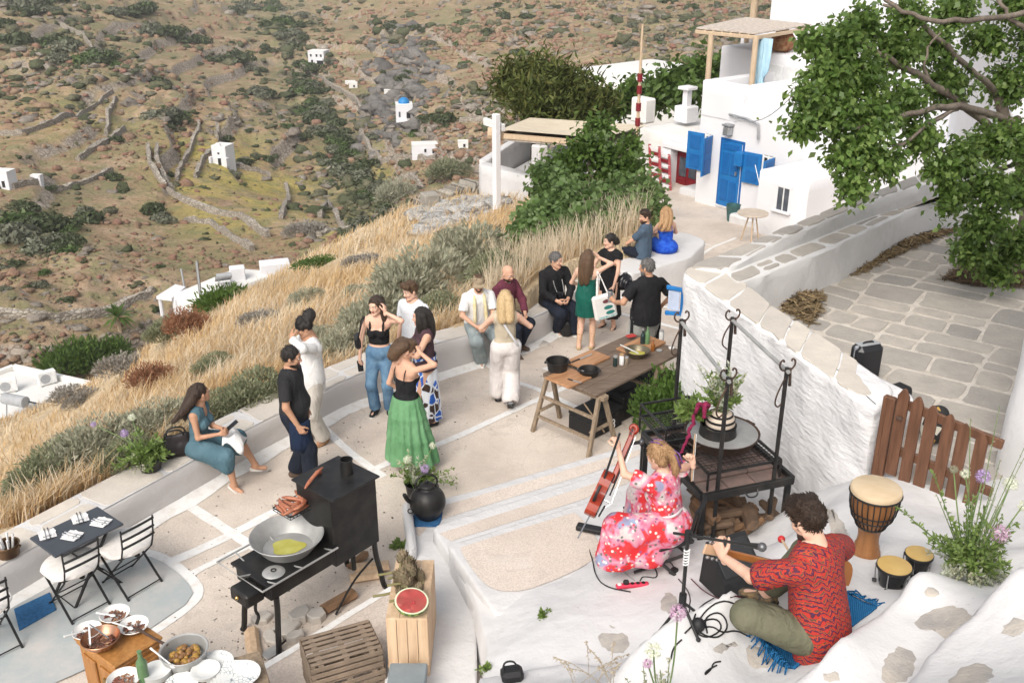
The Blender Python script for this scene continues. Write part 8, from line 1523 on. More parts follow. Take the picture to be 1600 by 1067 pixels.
bf=wthing('blue_frame','blue painted wooden bracket frame hanging on the end of the garden wall','frame',G(1072,470,1.6));q=G(1070,470,1.75)+A([-.04,-.04,0]);d=nrm((.9,-.5,0))*.0+A([.02,0,0]);dn_=nrm((-.94,-.34,0))
for a,b in ((q+A([0,0,.19]),q+A([0,0,-.19])),(q+A([0,0,.16]),q+A([-.17,.08,.17])),(q+A([0,0,-.16]),q+A([-.15,.07,-.18]))):MB().bar(a,b,.04,.05,bv=.005).build('bar',m_blue,bf)
MB().box(q+A([-.10,.05,0]),(.15,.01,.26),rotz(-.45)).build('cloth_panel',cloth('pale_blue_linen',(.42,.48,.60)),bf)
for dz in (.17,-.18):MB().box(q+A([-.17,.08,dz]),(.055,.055,.055),None,0,.01).build('end_block',m_blue,bf)
zt_=1.36;Ga,Gb=G(1098,772,zt_),G(1240,744,zt_);axG=nrm(A([*(Gb-Ga)[:2],0]));sdG=A([-axG[1],axG[0],0]);RG_=np.stack([axG,sdG,A([0,0,1.])],1);OG=A([*Ga[:2],0.]);LG=float((Gb-Ga)@axG);DG=1.28
Gq=lambda a,b,z:OG+RG_@A([a,b,z])
gr=wthing('grill_table','low black iron fire table with four tall hooked posts against the white wall','grill',Gq(LG/2,DG/2,.8))
k=MB()
for a,b,c,d in ((0,0,LG,0),(0,DG,LG,DG),(0,0,0,DG),(LG,0,LG,DG)):k.bar(Gq(a,b,zt_-.04),Gq(c,d,zt_-.04),.045,.08,bv=.005)
k.build('frame',m_iron,gr);MB().box(Gq(LG/2,DG/2,zt_-.055),(LG-.05,DG-.05,.02),RG_).build('fire_tray',m_rust,gr)
for i in range(3):
 for j in range(5):MB().box(Gq(.09+LG*.3*i+.07+(j%2)*.04,.12+j*.24,zt_-.032),(LG*.29,.21,.03),RG_,0,.008).build('fire_brick',mat('fire_brick',(.20,.13,.11),(.13,.10,.09),9,.9,0,.4,30,.006)if (i,j)==(0,0)else bpy.data.materials['fire_brick'],gr)
def gz(p):return float(slz(A([p[0]]),A([p[1]]))[0])
for a,b in ((.03,.03),(LG-.03,.03),(.03,DG-.03),(LG-.03,DG-.03)):p=Gq(a,b,0);MB().bar((p[0],p[1],min(.9,gz(p))-.1),(p[0],p[1],zt_-.05),.055,.055,bv=.005).build('leg',m_iron,gr)
for (a0,a1,b0,b1,zz)in ((.08,LG-.12,.06,.62,zt_+.17),(-.02,LG*.55,DG*.58,DG+.04,zt_+.16)):
 k=MB()
 for i in range(15):a=a0+(a1-a0)*i/14;k.tube([Gq(a,b0,zz),Gq(a,b1,zz)],.004,4)
 for i in range(13):b=b0+(b1-b0)*i/12;k.tube([Gq(a0,b,zz),Gq(a1,b,zz)],.004,4)
 for a,b,c,d in ((a0,b0,a1,b0),(a0,b1,a1,b1),(a0,b0,a0,b1),(a1,b0,a1,b1)):k.bar(Gq(a,b,zz),Gq(c,d,zz),.022,.022)
 for a,b in ((a0,b0),(a1,b0),(a0,b1),(a1,b1)):k.bar(Gq(a,b,zz),Gq(a,b,zt_-.02),.02,.02)
 k.build('grate',m_iron,gr)
k=MB();a0,a1,b0,b1,zz=-.02,LG*.55,DG*.58,DG+.04,zt_+.30
for a,b,c,d in ((a0,b1,a1,b1),(a0,b0,a0,b1),(a1,b0,a1,b1)):k.bar(Gq(a,b,zz),Gq(c,d,zz),.02,.02)
for a,b in ((a0,b0),(a1,b0),(a0,b1),(a1,b1)):k.bar(Gq(a,b,zz),Gq(a,b,zt_+.1),.018,.018)
k.build('basket_rail',m_iron,gr)
MB().tube(curve3([Gq(LG*.45,-.02,zt_-.05),Gq(LG*.47,-.06,zt_-.10),Gq(LG*.57,-.06,zt_-.10),Gq(LG*.59,-.02,zt_-.05)]),.008,6).build('handle',m_iron,gr)
tops={}
def top_at(u,v,b):
 r=ray(u,v);best=None
 for a in np.linspace(-.3,LG+.4,200):
  p=Gq(a,b,0);t=(p[1])/r[1];x=r[0]*t
  if best is None or abs(x-p[0])<best[0]:best=(abs(x-p[0]),a,EYE+r[2]*t)
 return best[1],best[2]
for i,(u,v,b)in enumerate(((1137,594,.02),(1229,579,.02),(1065,503,DG+.03),(1144,500,DG-.06))):
 a,zt2=top_at(u,v,b);a=(.22,LG-.10,.12,LG-.18)[i]if False else a;zt2=min(max(zt2,2.35),2.75);p=Gq(a,b,0);tops[i]=Gq(a,b,zt2)
 z0=(zt_-.45)if i==1 else zt_-.6;po=MB().tube([Gq(a,b,z0),Gq(a,b,zt2+.03)],.021,8).build('post',m_iron,gr)
 for s_ in (-1,1):MB().tube(curve3([Gq(a,b,zt2),Gq(a+s_*.05,b,zt2+.005),Gq(a+s_*.085,b,zt2+.05),Gq(a+s_*.075,b,zt2+.10),Gq(a+s_*.045,b,zt2+.115),Gq(a+s_*.04,b,zt2+.09)]),.009,6).build('hook',m_rust,po)
 MB().tube(curve3([Gq(a+.02,b,zt2-.02),Gq(a-.07,b-.02,zt2-.16),Gq(a-.11,b-.02,zt2-.30),Gq(a-.07,b-.02,zt2-.36),Gq(a-.02,b,zt2-.34)])if i!=3 else curve3([Gq(a,b,zt2-.02),Gq(a-.08,b,zt2-.14),Gq(a-.10,b,zt2-.26),Gq(a-.03,b,zt2-.32)]),.008,6).build('hanging_hook',m_rust,po)
 MB().tube([Gq(a+.035,b,zt2+.02),Gq(a+.05,b,zt2-.16)],[.012,.016],6).build('hanging_rod',m_rust,po)
for i,j in ((2,0),(3,1)):MB().tube([tops[i]+(tops[i]-tops[j])*.03,tops[j]+(tops[j]-tops[i])*.03],.019,8).build('crossbar',m_steel,gr)
pg=Gq(LG*.50,DG*.43,zt_+.178);pan('fire_pan','wide shallow rusty pan with steel inside on the iron grill','pan',pg,.30,.36,.12,m_rust,handles=2,rz=.6);MB().lathe([(.001,.0),(.293,.0),(.348,.10)],n=32).build('pan_lining',m_steel,None).location=pg+A([0,0,.012]);o=bpy.data.objects['pan_lining'];o.parent=bpy.data.objects['fire_pan'];o.location=(0,0,.012)
pan('cook_pot','sooty black pot holding the striped vase on the iron grill','pot',pg+A([-.05,-.03,.015]),.20,.17,.20,m_iron)
vs=pg+A([-.03,-.02,.10]);t=thing('striped_vase','cream round vase with black stripes standing in the sooty pot','vase',vs);pr_=[(.001,0),(.10,0),(.14,.08),(.145,.14),(.13,.20),(.09,.25),(.06,.265),(.045,.25),(.001,.24)];MB().lathe(chaikin(pr_,2,False),n=28).build('vase_body',mat('cream_clay',(.58,.49,.40),(.50,.42,.34),6,.8),t,60)
for z in (.105,.165,.215):r_=np.interp(z,[p[1]for p in pr_[1:6]],[p[0]for p in pr_[1:6]]);MB().lathe([(r_-.006,z-.014),(r_+.003,z-.012),(r_+.002,z+.012),(r_-.012,z+.014)],n=28).build('black_stripe',m_rub,t)
pan('black_pot','small black pot standing on the brick fire bed behind the vase','pot',Gq(LG*.18,DG*.62,zt_+.0),.10,.13,.13,m_iron)
for i in range(44):
 a,b=rnd.uniform(.10,LG-.08),rnd.uniform(.0,DG*.85);p=Gq(a,b,0);z=min(.9,gz(p))
 log(A([p[0],p[1],z+.05+.07*(i//14)]),rnd.uniform(.26,.42),rnd.uniform(.09,.15),rnd.uniform(0,3.1),(m_log,m_logd,m_logd)[i%3],('split brown firewood log piled under the iron grill','dark firewood log piled under the iron grill','dark firewood log piled under the iron grill')[i%3],rnd.uniform(-.25,.25),rnd.uniform(0,3),'log',('brown logs under the grill','dark logs under the grill','dark logs under the grill')[i%3])
# ---- flowers: stems with heads
m_stem=mat('green_stem',(.10,.17,.05),(.16,.22,.08),5,.7);m_allium=mat('purple_allium',(.34,.22,.46),(.50,.38,.58),60,.9);m_wallium=mat('pale_allium',(.60,.64,.46),(.72,.72,.60),60,.9);m_pinkf=mat('pink_allium',(.46,.26,.40),(.60,.42,.52),60,.9)
m_herb=leafmat('herb_leaf',[(.10,.16,.035),(.17,.25,.06),(.26,.34,.11)],.3,.6,3.);m_silver=leafmat('silver_leaf',[(.36,.39,.30),(.46,.48,.38),(.56,.57,.47)],.2,.8,3.);m_cream=leafmat('cream_blossom',[(.52,.50,.36),(.64,.62,.50),(.42,.44,.28)],.3,.8,3.);m_wine=mat('wine_amaranth',(.20,.012,.05),(.28,.02,.08),20,.9,0,1.,60,.02)
def allium(mb_s,V,base,tip,r,n=150):
 mb_s.tube(curve3([base,lerp(base,tip,.5)+A([rnd.uniform(-.03,.03),rnd.uniform(-.03,.03),0]),tip]),.005,5);d=rng.normal(0,1,(n,3));d/=np.linalg.norm(d,axis=1)[:,None];s=np.cross(d,rng.normal(0,1,(n,3)));s/=np.linalg.norm(s,axis=1)[:,None];q=np.cross(d,s);P=tip+d*r*rng.uniform(.8,1,(n,1));e=r*.17
 return np.concatenate([np.stack([P-s*e,P-q*e*.4,P+s*e,P+q*e*.4],1),np.stack([tip+d*r*.3,tip+d*r*.6+s*.0015,P,tip+d*r*.6-s*.0015],1)])
def spray(base,n,L,spread,up,leaf,lean=(0,0),per=14,seed=0,droop=.4,w=.35):
 """leafy sprays: returns stems (MB) and leaf quads"""
 r=np.random.default_rng(seed);k=MB();Vs=[]
 for i in range(n):
  a=r.uniform(0,6.28);out=spread*r.uniform(.2,1);d=A([math.cos(a)*out+lean[0],math.sin(a)*out+lean[1],up*r.uniform(.6,1.1)]);l=L*r.uniform(.6,1.15);P=[A(base)+d*l*t+A([0,0,-droop*l*t*t*out])for t in np.linspace(0,1,6)];k.tube(P,np.linspace(.005,.002,6),4,cap=False);P=A(P)
  t=r.uniform(.15,1,per);c=np.stack([np.interp(t,np.linspace(0,1,6),P[:,j])for j in range(3)],1);dd=nrm(d)[None]*.6+r.normal(0,.6,(per,3));dd/=np.linalg.norm(dd,axis=1)[:,None];s=np.cross(dd,r.normal(0,1,(per,3)));s/=np.linalg.norm(s,axis=1)[:,None];ll=leaf*r.uniform(.5,1.2,(per,1));Vs.append(np.stack([c,c+dd*ll*.5+s*ll*w*.5,c+dd*ll,c+dd*ll*.5-s*ll*w*.5],1))
 return k,np.concatenate(Vs)
def wq(name,V,m,root):return kind(quads_obj(name,V-A(root['_w']),m,root),'stuff')
fb=wthing('vase_bouquet','airy bouquet of white and green wild flowers in the striped vase','flowers',vs+A([0,0,.25]));b0=vs+A([0,0,.24])
for (mm,n,L,sp_,lf,w_,sd,nm)in ((m_herb,34,.42,.55,.075,.4,1,'foliage'),(m_silver,26,.50,.5,.05,.4,2,'silver_foliage'),(m_cream,26,.58,.45,.035,.8,3,'white_blossom')):
 k,V=spray(b0,n,L,sp_,.9,lf,(-.05,0),26,sd,.3,w_);wq(nm,V,mm,fb);k.build('stems',m_stem,fb)
k,V=spray(b0+A([-.22,.02,-.05]),22,.30,.6,.6,.10,(-.35,0),22,5,.6,.5);wq('trailing_leaves',V,m_herb,fb)
k=MB();q=b0+A([-.20,-.10,.12]);P=curve3([q,q+A([-.06,-.04,.04]),q+A([-.10,-.06,-.12]),q+A([-.14,-.08,-.30]),q+A([-.20,-.10,-.46])],3);P=P+rng.normal(0,.007,P.shape);k.tube(P,np.linspace(.022,.014,len(P))*rng.uniform(.8,1.2,len(P)),7);P=curve3([q+A([.04,0,0]),q+A([.0,-.05,.06]),q+A([.0,-.07,-.10])],3);k.tube(P,np.linspace(.03,.018,len(P))*rng.uniform(.8,1.2,len(P)),7);k.build('amaranth_tassel',m_wine,fb,180)
q=GF(1036,668)+A([0,0,.16]);o=quads_obj('garden_bush',dome_bush('b',3600,.11,None,8,.8,77,up=.3,asp=2.),leafmat('bright_bush_leaf',[(.05,.10,.018),(.09,.16,.03),(.13,.21,.05)],.3,.5,2.));o.location=q;o.scale=(.52,.52,.75);tag(o,'bright green leafy bush between the work table and the iron grill','bush')
pk=G(668,802,Z1+.01);t=wthing('floor_mat','small blue mat under the black kettle','mat',pk);P=[G(u,v,Z1+.006)[:2]for u,v in ((644,812),(650,795),(692,796),(690,812),(684,823),(645,823))];MB().prism(P,Z1+.006,Z1+.02,0,.004).build('weave',mat('deep_blue_mat',(.02,.085,.20),(.03,.13,.28),30,.9,0,.4,80,.004),t)
kt=thing('kettle','big round black iron kettle standing on the blue mat','kettle',G(669,806,Z1+.02));pr_=chaikin([(.001,0),(.12,0),(.13,.03),(.19,.12),(.205,.2),(.18,.29),(.12,.35),(.085,.365),(.08,.385),(.001,.39)],2,False);MB().lathe(pr_,n=32).build('pot_body',m_iron,kt,60);ld=MB().lathe(chaikin([(.001,.385),(.085,.385),(.088,.40),(.05,.425),(.001,.43)],1,False),n=24).build('lid',m_iron,kt,60);MB().ell((0,0,.445),(.02,.02,.025),10,6).build('knob',m_iron,ld)
MB().tube(curve3([(-.09,-.04,.36),(-.13,-.05,.44),(-.07,0,.53),(.05,.03,.53),(.12,.05,.44),(.09,.04,.36)]),.012,7).build('bail_handle',m_iron,kt);MB().tube(curve3([(-.16,-.08,.22),(-.21,-.11,.28),(-.235,-.13,.36)]),np.linspace(.035,.018,9)[:len(curve3([(0,0,0)]*3))]if False else.024,8).build('spout',m_iron,kt)
for x,y in ((-.09,-.05),(.09,.045)):MB().tube([(x+.03*math.cos(a),y,.36+.03*math.sin(a))for a in np.linspace(0,2*PI,14)],.007,5).build('ear_ring',m_iron,kt)
k=MB();k.tube([(-.15,-.14,.30),(-.17,-.17,.22)],.008,5);k.tube([(-.17+.03*math.cos(a),-.175,.18+.03*math.sin(a))for a in np.linspace(0,2*PI,14)],.007,5);k.build('chain_ring',m_iron,kt)
def flower_thing(name,lab,base,sprays,al=(),pot=None,cat='flowers'):
 t=wthing(name,lab,cat,base)
 for (mm,n,L,sp_,up,lf,lean,per,dr,w_,nm,off)in sprays:k,V=spray(A(base)+A(off),n,L,sp_,up,lf,lean,per,rnd.randrange(999),dr,w_);wq(nm,V,mm,t);k.build('stems',m_stem,t)
 for i,(tip,r,mm)in enumerate(al):k=MB();V=allium(k,None,A(base)+A([rnd.uniform(-.05,.05),rnd.uniform(-.05,.05),.05]),tip,r);so2=k.build('flower_stem',m_stem,t);wq('allium_head',V,mm,t)
 return t
fk=GF(650,782)+A([.0,.1,.05]);Zk=dep(fk)-.3
flower_thing('flower_bunch','bunch of herbs and alliums in a low pot behind the kettle',fk,[(m_herb,22,.42,.8,.8,.06,(-.1,0),26,.6,.5,'foliage',(0,0,.1)),(m_cream,16,.45,.5,.9,.035,(-.05,0),24,.3,.8,'pale_blossom',(0,0,.1)),(m_silver,14,.4,.5,.9,.05,(0,0),22,.3,.4,'grey_foliage',(0,0,.1)),(m_herb,10,.5,.6,.6,.05,(.5,0),22,.9,.5,'drooping_sprig',(.1,0,.12))],[(D(664,732,Zk),.062,m_allium),(D(636,718,Zk),.055,m_wallium),(D(676,696,Zk),.045,m_wallium)])
pan('flower_pot','low dark pot holding the herbs behind the kettle','pot',fk+A([0,0,-.03]),.11,.13,.16,m_iron)
pw_=G(232,742,.44)+A([-.02,.14,0]);pan('flower_pot','round black pot on the bench wall beside the handbag','pot',pw_,.11,.15,.15,m_iron);Zw=dep(pw_)-.1
flower_thing('allium_bunch','green leafy bunch with purple alliums in the black pot on the bench wall',pw_+A([0,0,.12]),[(m_herb,34,.44,.8,.8,.085,(-.08,0),26,.7,.35,'foliage',(0,0,0)),(m_cream,14,.4,.8,.5,.035,(-.2,-.1),24,.8,.7,'pale_blossom',(0,0,0))],[(D(194,677,Zw),.055,m_allium),(D(146,663,Zw+.1),.04,m_allium),(D(206,652,Zw),.05,m_wallium)])
hb_=G(288,716,.44)+A([-.08,.06,0]);t=wthing('leather_bag','black soft leather bag with straps on the bench wall beside the seated woman','bag',hb_);f=Fld((-.3,-.2,-.02),(.3,.2,.4),.011);f.cone((-.11,0,.10),(.11,0,.10),.11,.11,.05,(0,1,0),.7);f.cone((-.10,0,.22),(.10,0,.23),.075,.075,.06,(0,1,0),.5);f.noise(.016,9,2);f.cut((0,0,0),(0,0,-1));V,F=f.mesh();big('bag_body',V@rotz(.45).T,F,mat('black_leather',(.016,.012,.012),None,6,.5),t,True)
for y in (-.04,.04):MB().tube(curve3([hb_+A([-.11,y-.05,.26]),hb_+A([-.10,y-.05,.36]),hb_+A([.06,y+.04,.36]),hb_+A([.09,y+.05,.26])]),.010,6).build('handle',m_rub,t,180)
MB().tube(curve3([hb_+A([-.16,-.12,.20]),hb_+A([-.20,-.18,.06]),hb_+A([-.14,-.20,.012]),hb_+A([-.10,-.17,.10])]),.009,6).build('strap',m_rub,t,180)
# ---- bistro table and folding chairs
zt3=.71;c4=[G(u,v,zt3)for u,v in ((52,838),(158,789),(187,817),(80,873))];ctr=sum(c4)/4;axB=nrm(c4[1]-c4[0]);axB[2]=0;sdB=A([-axB[1],axB[0],0]);RB=np.stack([axB,sdB,A([0,0,1.])],1);lB,wB=np.linalg.norm(c4[1]-c4[0]),np.linalg.norm(c4[3]-c4[0])
m_anth=mat('anthracite_paint',(.045,.052,.062),(.055,.062,.073),4,.45);bt=wthing('bistro_table','rectangular anthracite folding table laid with napkins and cutlery','table',A([ctr[0],ctr[1],0]));q=lambda a,b,z:A([ctr[0],ctr[1],0])+RB@A([a,b,z])
MB().box(q(0,0,zt3-.012),(lB,wB,.024),RB,0,.006).build('tabletop',m_anth,bt)
for b in (-.22,.22):
 for s_ in (-1,1):MB().bar(q(s_*lB*.30,b*wB/.6,zt3-.03),q(-s_*lB*.36,b*wB/.6*(1+.06*s_),0),.018,.028,sdB).build('leg',m_blackm,bt)
for a in (-.36,.36):MB().tube([q(a*lB,-.24*wB/.6,.01),q(a*lB,.24*wB/.6,.01)],.010,6).build('crossbar',m_blackm,bt)
for i,(u,v)in enumerate(((74,835),(113,837),(125,810),(158,816))):
 p=G(u,v,zt3+.002);t=thing('napkin',['folded white napkin with cutlery at the far left place of the grey table','folded white napkin with cutlery at the near left place of the grey table','folded white napkin with cutlery at the far right place of the grey table','folded white napkin with cutlery at the near right place of the grey table'][i],'napkin',p,math.atan2(axB[1],axB[0])+(-1.2,1.2,-1.2,1.2)[i]*.3)
 MB().box((0,0,.004),(.155,.165,.008),rotz(.05),0,.003).add(A([[-.08,-.085,.0095],[.05,-.09,.0095],[.085,.03,.011],[-.05,.09,.011]]),[(0,1,2,3)]).build('cloth',c_white,t)
 for j,x in enumerate((-.02,.02)):MB().tube([(x,-.11+.01*j,.014),(x*.8,.0,.013),(x*.8,.10,.015)],[.0075,.004,.009],6).build(('knife','fork')[j],m_chrome,t)
 L=MB()
 for j in range(4):L.box((-.035+.02*j,-.045,.0125),(.014,.014,.0006),rotz(.2*j))
 L.build('napkin_print',m_anth,t)
def bistro_chair(lab,p,rz,first=[None]):
 if first[0]is not None:return dup(first[0],p,rz,lab)
 t=thing('folding_chair',lab,'chair',p,rz,'black folding chairs with white cushions');w,d=.39,.40;sh_=.455;cu_=cloth('white_cushion',(.74,.71,.67),(.66,.62,.58),4,.9,.8,7,.03)
 for s_ in (-1,1):
  MB().bar((s_*w/2,-.24,0),(s_*w/2,.20,sh_),.012,.022,(1,0,0)).build('leg',m_blackm,t);MB().tube([(s_*(w/2-.025),.24,0),(s_*(w/2-.02),-.20,sh_),(s_*(w/2-.02),-.26,.62),(s_*(w/2-.015),-.29,.84)],.0095,6).build('back_post',m_blackm,t)
 for y,z in ((-.22,.03),(.215,.03),(.03,.22)):MB().tube([(-w/2,y,z),(w/2,y,z)],.007,6).build('crossbar',m_blackm,t)
 for i in range(3):z=.62+.095*i;y=-.262-.030*(z-.62)/.2;MB().tube([(-w/2+.01,y,z),(-w*.25,y-.022,z+.012),(0,y-.030,z+.016),(w*.25,y-.022,z+.012),(w/2-.01,y,z)],.0125,6).build('back_slat',m_blackm,t)
 for i in range(6):MB().box((0,-.17+.07*i,sh_),(w-.03,.035,.010)).build('seat_slat',m_blackm,t)
 f=Fld((-.26,-.26,.42),(.26,.27,.56),.011);f.cone((-.10,0,.49),(.10,0,.49),.175,.175,.08,(0,0,1),.20);f.cone((0,-.10,.49),(0,.11,.49),.165,.165,.08,(0,0,1),.20);f.noise(.006,9,2);V,F=f.mesh();big('cushion',V,F,cu_,t,True);MB().ell((.0,-.2,.43),(.03,.03,.02),8,5).build('cushion_tie',m_rub,t);first[0]=t;return t
zc_=0.;ra_=math.atan2(axB[1],axB[0])
for (u,v,dr,lab)in ((206,912,.06,'black folding chair with white cushion nearest the stove at the grey table'),(124,946,.0,'black folding chair with white cushion before the middle of the grey table'),(-14,1012,-.05,'black folding chair cut off by the left edge of the photo')):
 p=GF(u,v);bistro_chair(lab,A([p[0],p[1],0.016]),ra_+dr)
P=[G(u,v,.022)[:2]for u,v in ((22,952),(78,926),(88,952),(30,985))];o=MB().prism(P,.018,.035,0,.004).build('floor_mat',bpy.data.materials['deep_blue_mat']);tag(o,'worn blue mat on the floor between two folding chairs','mat')
bp_=G(14,866,.44);t=pan('brass_pot','brass pot of cutlery bundles at the left end of the bench wall','pot',bp_,.10,.115,.13,mat('worn_brass',(.20,.12,.06),(.12,.07,.045),8,.35,.8),handles=1)
for i in range(7):a=i*.9;p=bp_+A([.05*math.cos(a),.05*math.sin(a),.06]);tag(MB().tube([p,p+A([.03*math.cos(a),.03*math.sin(a),.15])],.012,6).build('rolled_napkin',c_white),'pale rolled napkin bundle standing in the brass pot','napkin','napkin rolls in the brass pot')
# ---- buffet: oak cabinet, serving table, food
zb=.86;cb4=[G(u,v,zb)for u,v in ((104,1002),(178,1040),(252,994),(196,962))];axQ=nrm(cb4[2]-cb4[1]);axQ[2]=0;axQ=nrm(axQ);sdQ=A([-axQ[1],axQ[0],0]);RQ=np.stack([axQ,sdQ,A([0,0,1.])],1);OQ=A([*cb4[1][:2],0]);lQ=float((cb4[2]-cb4[1])@axQ);wQ=float((cb4[0]-cb4[1])@sdQ);wQ=min(max(wQ,.4),.7);q_=lambda a,b,z:OQ+RQ@A([a,b,z])
cbn=wthing('oak_cabinet','honey coloured oak ice chest cabinet serving as buffet','cabinet',q_(lQ/2,wQ/2,0));MB().box(q_(lQ/2,wQ/2,zb/2-.01),(lQ-.03,wQ-.03,zb-.03),RQ,0,.008).build('carcass',m_honey,cbn);MB().box(q_(lQ/2,wQ/2,zb-.015),(lQ+.02,wQ+.02,.03),RQ,0,.01).build('top',m_honey,cbn);MB().box(q_(lQ/2,wQ/2,zb-.055),(lQ+.0,wQ+.0,.03),RQ,0,.008).build('cornice',m_honey,cbn)
for i in range(2):
 for z0,z1 in ((.12,.5),(.55,.76)):dd_=MB().box(q_(lQ*(.27+.46*i),.005,(z0+z1)/2),(lQ*.40,.03,z1-z0),RQ,0,.006).build('door' if z0<.3 else 'drawer',m_honey,cbn);MB().box(q_(lQ*(.27+.46*i),-.012,(z0+z1)/2),(lQ*.28,.02,(z1-z0)*.66),RQ,0,.008).build('panel',mat('oak_panel',(.36,.165,.05),(.27,.12,.035),4,.5,stretch=(7,7,1))if 'oak_panel' not in bpy.data.materials else bpy.data.materials['oak_panel'],dd_)
MB().lathe([(.03,0),(.032,.008),(.02,.014),(.001,.015)],q_(lQ*.58,-.008,.70),14,0,RQ@rotx(PI/2)).build('escutcheon',m_steel,cbn);MB().box(q_(-.01,wQ*.25,.62),(.03,.10,.05),RQ,0,.006).build('brass_latch',mat('brass_latch',(.30,.2,.07),None,5,.4,.8),cbn)
for b in (.28,.72):MB().box(q_(.006,wQ*b,.45),(.02,wQ*.34,.55),RQ,0,.006).build('side_panel',bpy.data.materials['oak_panel'],cbn)
m_food=mat('roast_aubergine',(.17,.055,.035),(.30,.16,.085),14,.4,0,.5,40,.006,lo=.4,hi=.6);m_food2=mat('dark_roast',(.06,.03,.025),(.19,.08,.05),14,.4,lo=.4,hi=.6);m_pot=mat('golden_potato',(.42,.24,.05),(.30,.17,.04),9,.4);m_pot2=mat('brown_potato',(.17,.085,.035),(.28,.14,.05),9,.4)
def food(t,n,r,z,m,size,kind_='slice',m2=None,cone=.6):
 for mi,mm in enumerate([m]+([m2]if m2 else [])):
  k=MB()
  for i in range(n//(2 if m2 else 1)):
   a,rr=rnd.uniform(0,6.28),r*math.sqrt(rnd.random());p=(rr*math.cos(a),rr*math.sin(a),z+(r-rr)*cone*rnd.uniform(.2,1));R=rotz(rnd.uniform(0,6.28))@rotx(rnd.uniform(-.6,.6))
   if kind_=='slice':k.box(p,(size*rnd.uniform(1.4,2.6),size*.62,size*.38),R,0,size*.12)
   else:k.ell(p,(size*rnd.uniform(.8,1.3),size*.8,size*.7),8,5,R,0,.2,i)
  kind(k.build('food',mm,t,60),'stuff')
def bowl(lab,p,r,m,foodm,name='bowl',h=None,m2=None,n=34):
 h=h or r*.46;t=thing(name,lab,'bowl',p);MB().lathe([(.001,0),(r*.5,0),(r*.85,h*.6),(r,h),(r*.97,h+.004),(r*.94,h-.003),(r*.8,h*.55),(r*.46,.012),(.001,.012)],n=30).build('bowl_body',m,t,50);food(t,n,r*.66,h*.42,foodm,.022,'slice',m2,.28);return t
def spoon(lab,a,b,m=m_china,r=.010,cat='spoon'):
 a,b=A(a),A(b);t=wthing('serving_spoon',lab,cat,b);MB().tube([a,lerp(a,b,.6),b],[r*.9,r*.55,r*.6],6).build('handle',m,t);MB().ell(b,(.026,.018,.008),10,6,frame(b-a)@rotx(PI/2)@rotz(PI/2)).build('spoon_bowl',m,t)
Bz=zb+.002
m_bowlw=mat('white_enamel',(.74,.73,.70),(.66,.65,.62),6,.3);m_copb=mat('copper_pan',(.30,.135,.075),(.40,.24,.16),5,.3,.85)
bowl('white bowl of roast aubergine at the back corner of the oak cabinet',G(181,966,Bz),.125,m_bowlw,m_food,m2=m_food2);bowl('white bowl of roast vegetables at the right of the oak cabinet',G(210,984,Bz),.125,m_bowlw,m_food,m2=m_food2);bowl('white bowl half hidden behind the copper pan at the left',G(138,992,Bz),.120,m_bowlw,m_food2,m2=m_food)
cp=bowl('copper pan of dark grilled slices at the front of the oak cabinet',G(160,1010,Bz),.155,m_copb,m_food2,'copper_pan',.10,m_food,46)
pz_=lambda u,v,z:G(u,v,z)
spoon('white spoon sticking out of the left bowl',pz_(100,994,Bz+.12),pz_(134,985,Bz+.07));spoon('white spoon in the bowl at the back of the cabinet',pz_(150,957,Bz+.1),pz_(176,961,Bz+.07));spoon('pale spoon lying across the right bowl',pz_(176,972,Bz+.09),pz_(204,981,Bz+.07))
a=pz_(139,974,Bz+.22);
tg=wthing('serving_tongs','steel tongs standing open in the copper pan','tongs',a)
for e in (pz_(141,1010,Bz+.06),pz_(172,998,Bz+.06)):MB().bar(a,e,.016,.004,bv=.001).build('tong_arm',m_chrome,tg)
zs_=.80;sv=wthing('serving_table','plain timber serving table at the bottom edge carrying plates and the potato pan','table',G(310,1075,0.));cS=G(318,1062,zs_);
MB().box(A([cS[0],cS[1]-.12,zs_-.02]),(1.05,.56,.04),rotz(.42),0,.008).build('tabletop',m_old,sv)
for x in (-.45,.45):
 for y in (-.22,.2):p=rotz(.42)@A([x,y-.0,0])+A([cS[0],cS[1]-.12,0]);MB().bar(p+A([0,0,.0]),p+A([0,0,zs_-.03]),.06,.06,bv=.006).build('leg',m_old,sv)
pp=G(290,1032,zs_);t=pan('potato_pan','large steel pan of golden roast potatoes with a long iron handle','pan',pp,.165,.185,.12,m_steel,rz=0);food(t,44,.125,.05,m_pot,.030,'lump',m_pot2,.35)
hd_=nrm(G(225,990,zs_+.12)-pp);MB().tube([A([hd_[0],hd_[1],0])*.18+A([0,0,.09]),A([hd_[0],hd_[1],0])*.30+A([0,0,.11]),A([hd_[0],hd_[1],0])*.52+A([0,0,.15])],[.016,.011,.014],7).build('handle',m_rust,t);spoon('pale spoon in the roast potato pan',G(235,1012,zs_+.18),G(270,1040,zs_+.10),m_china,.011)
def plates(lab,u,v,n,r,dx=0.,tilt=0.,deco=None,z=zs_):
 p=G(u,v,z)
 for i in range(n):
  t=thing('plate',lab if isinstance(lab,str)else lab[i],'plate',p+A([dx*i,-.012*i*(dx>0),.011*i+.002]),0,'white plates on the serving table');MB().lathe([(.001,0),(r*.55,0),(r*.68,.006),(r,.018),(r,.021),(r*.66,.010),(r*.55,.004),(.001,.004)],n=30).build('plate_body',deco or m_china,t,50)
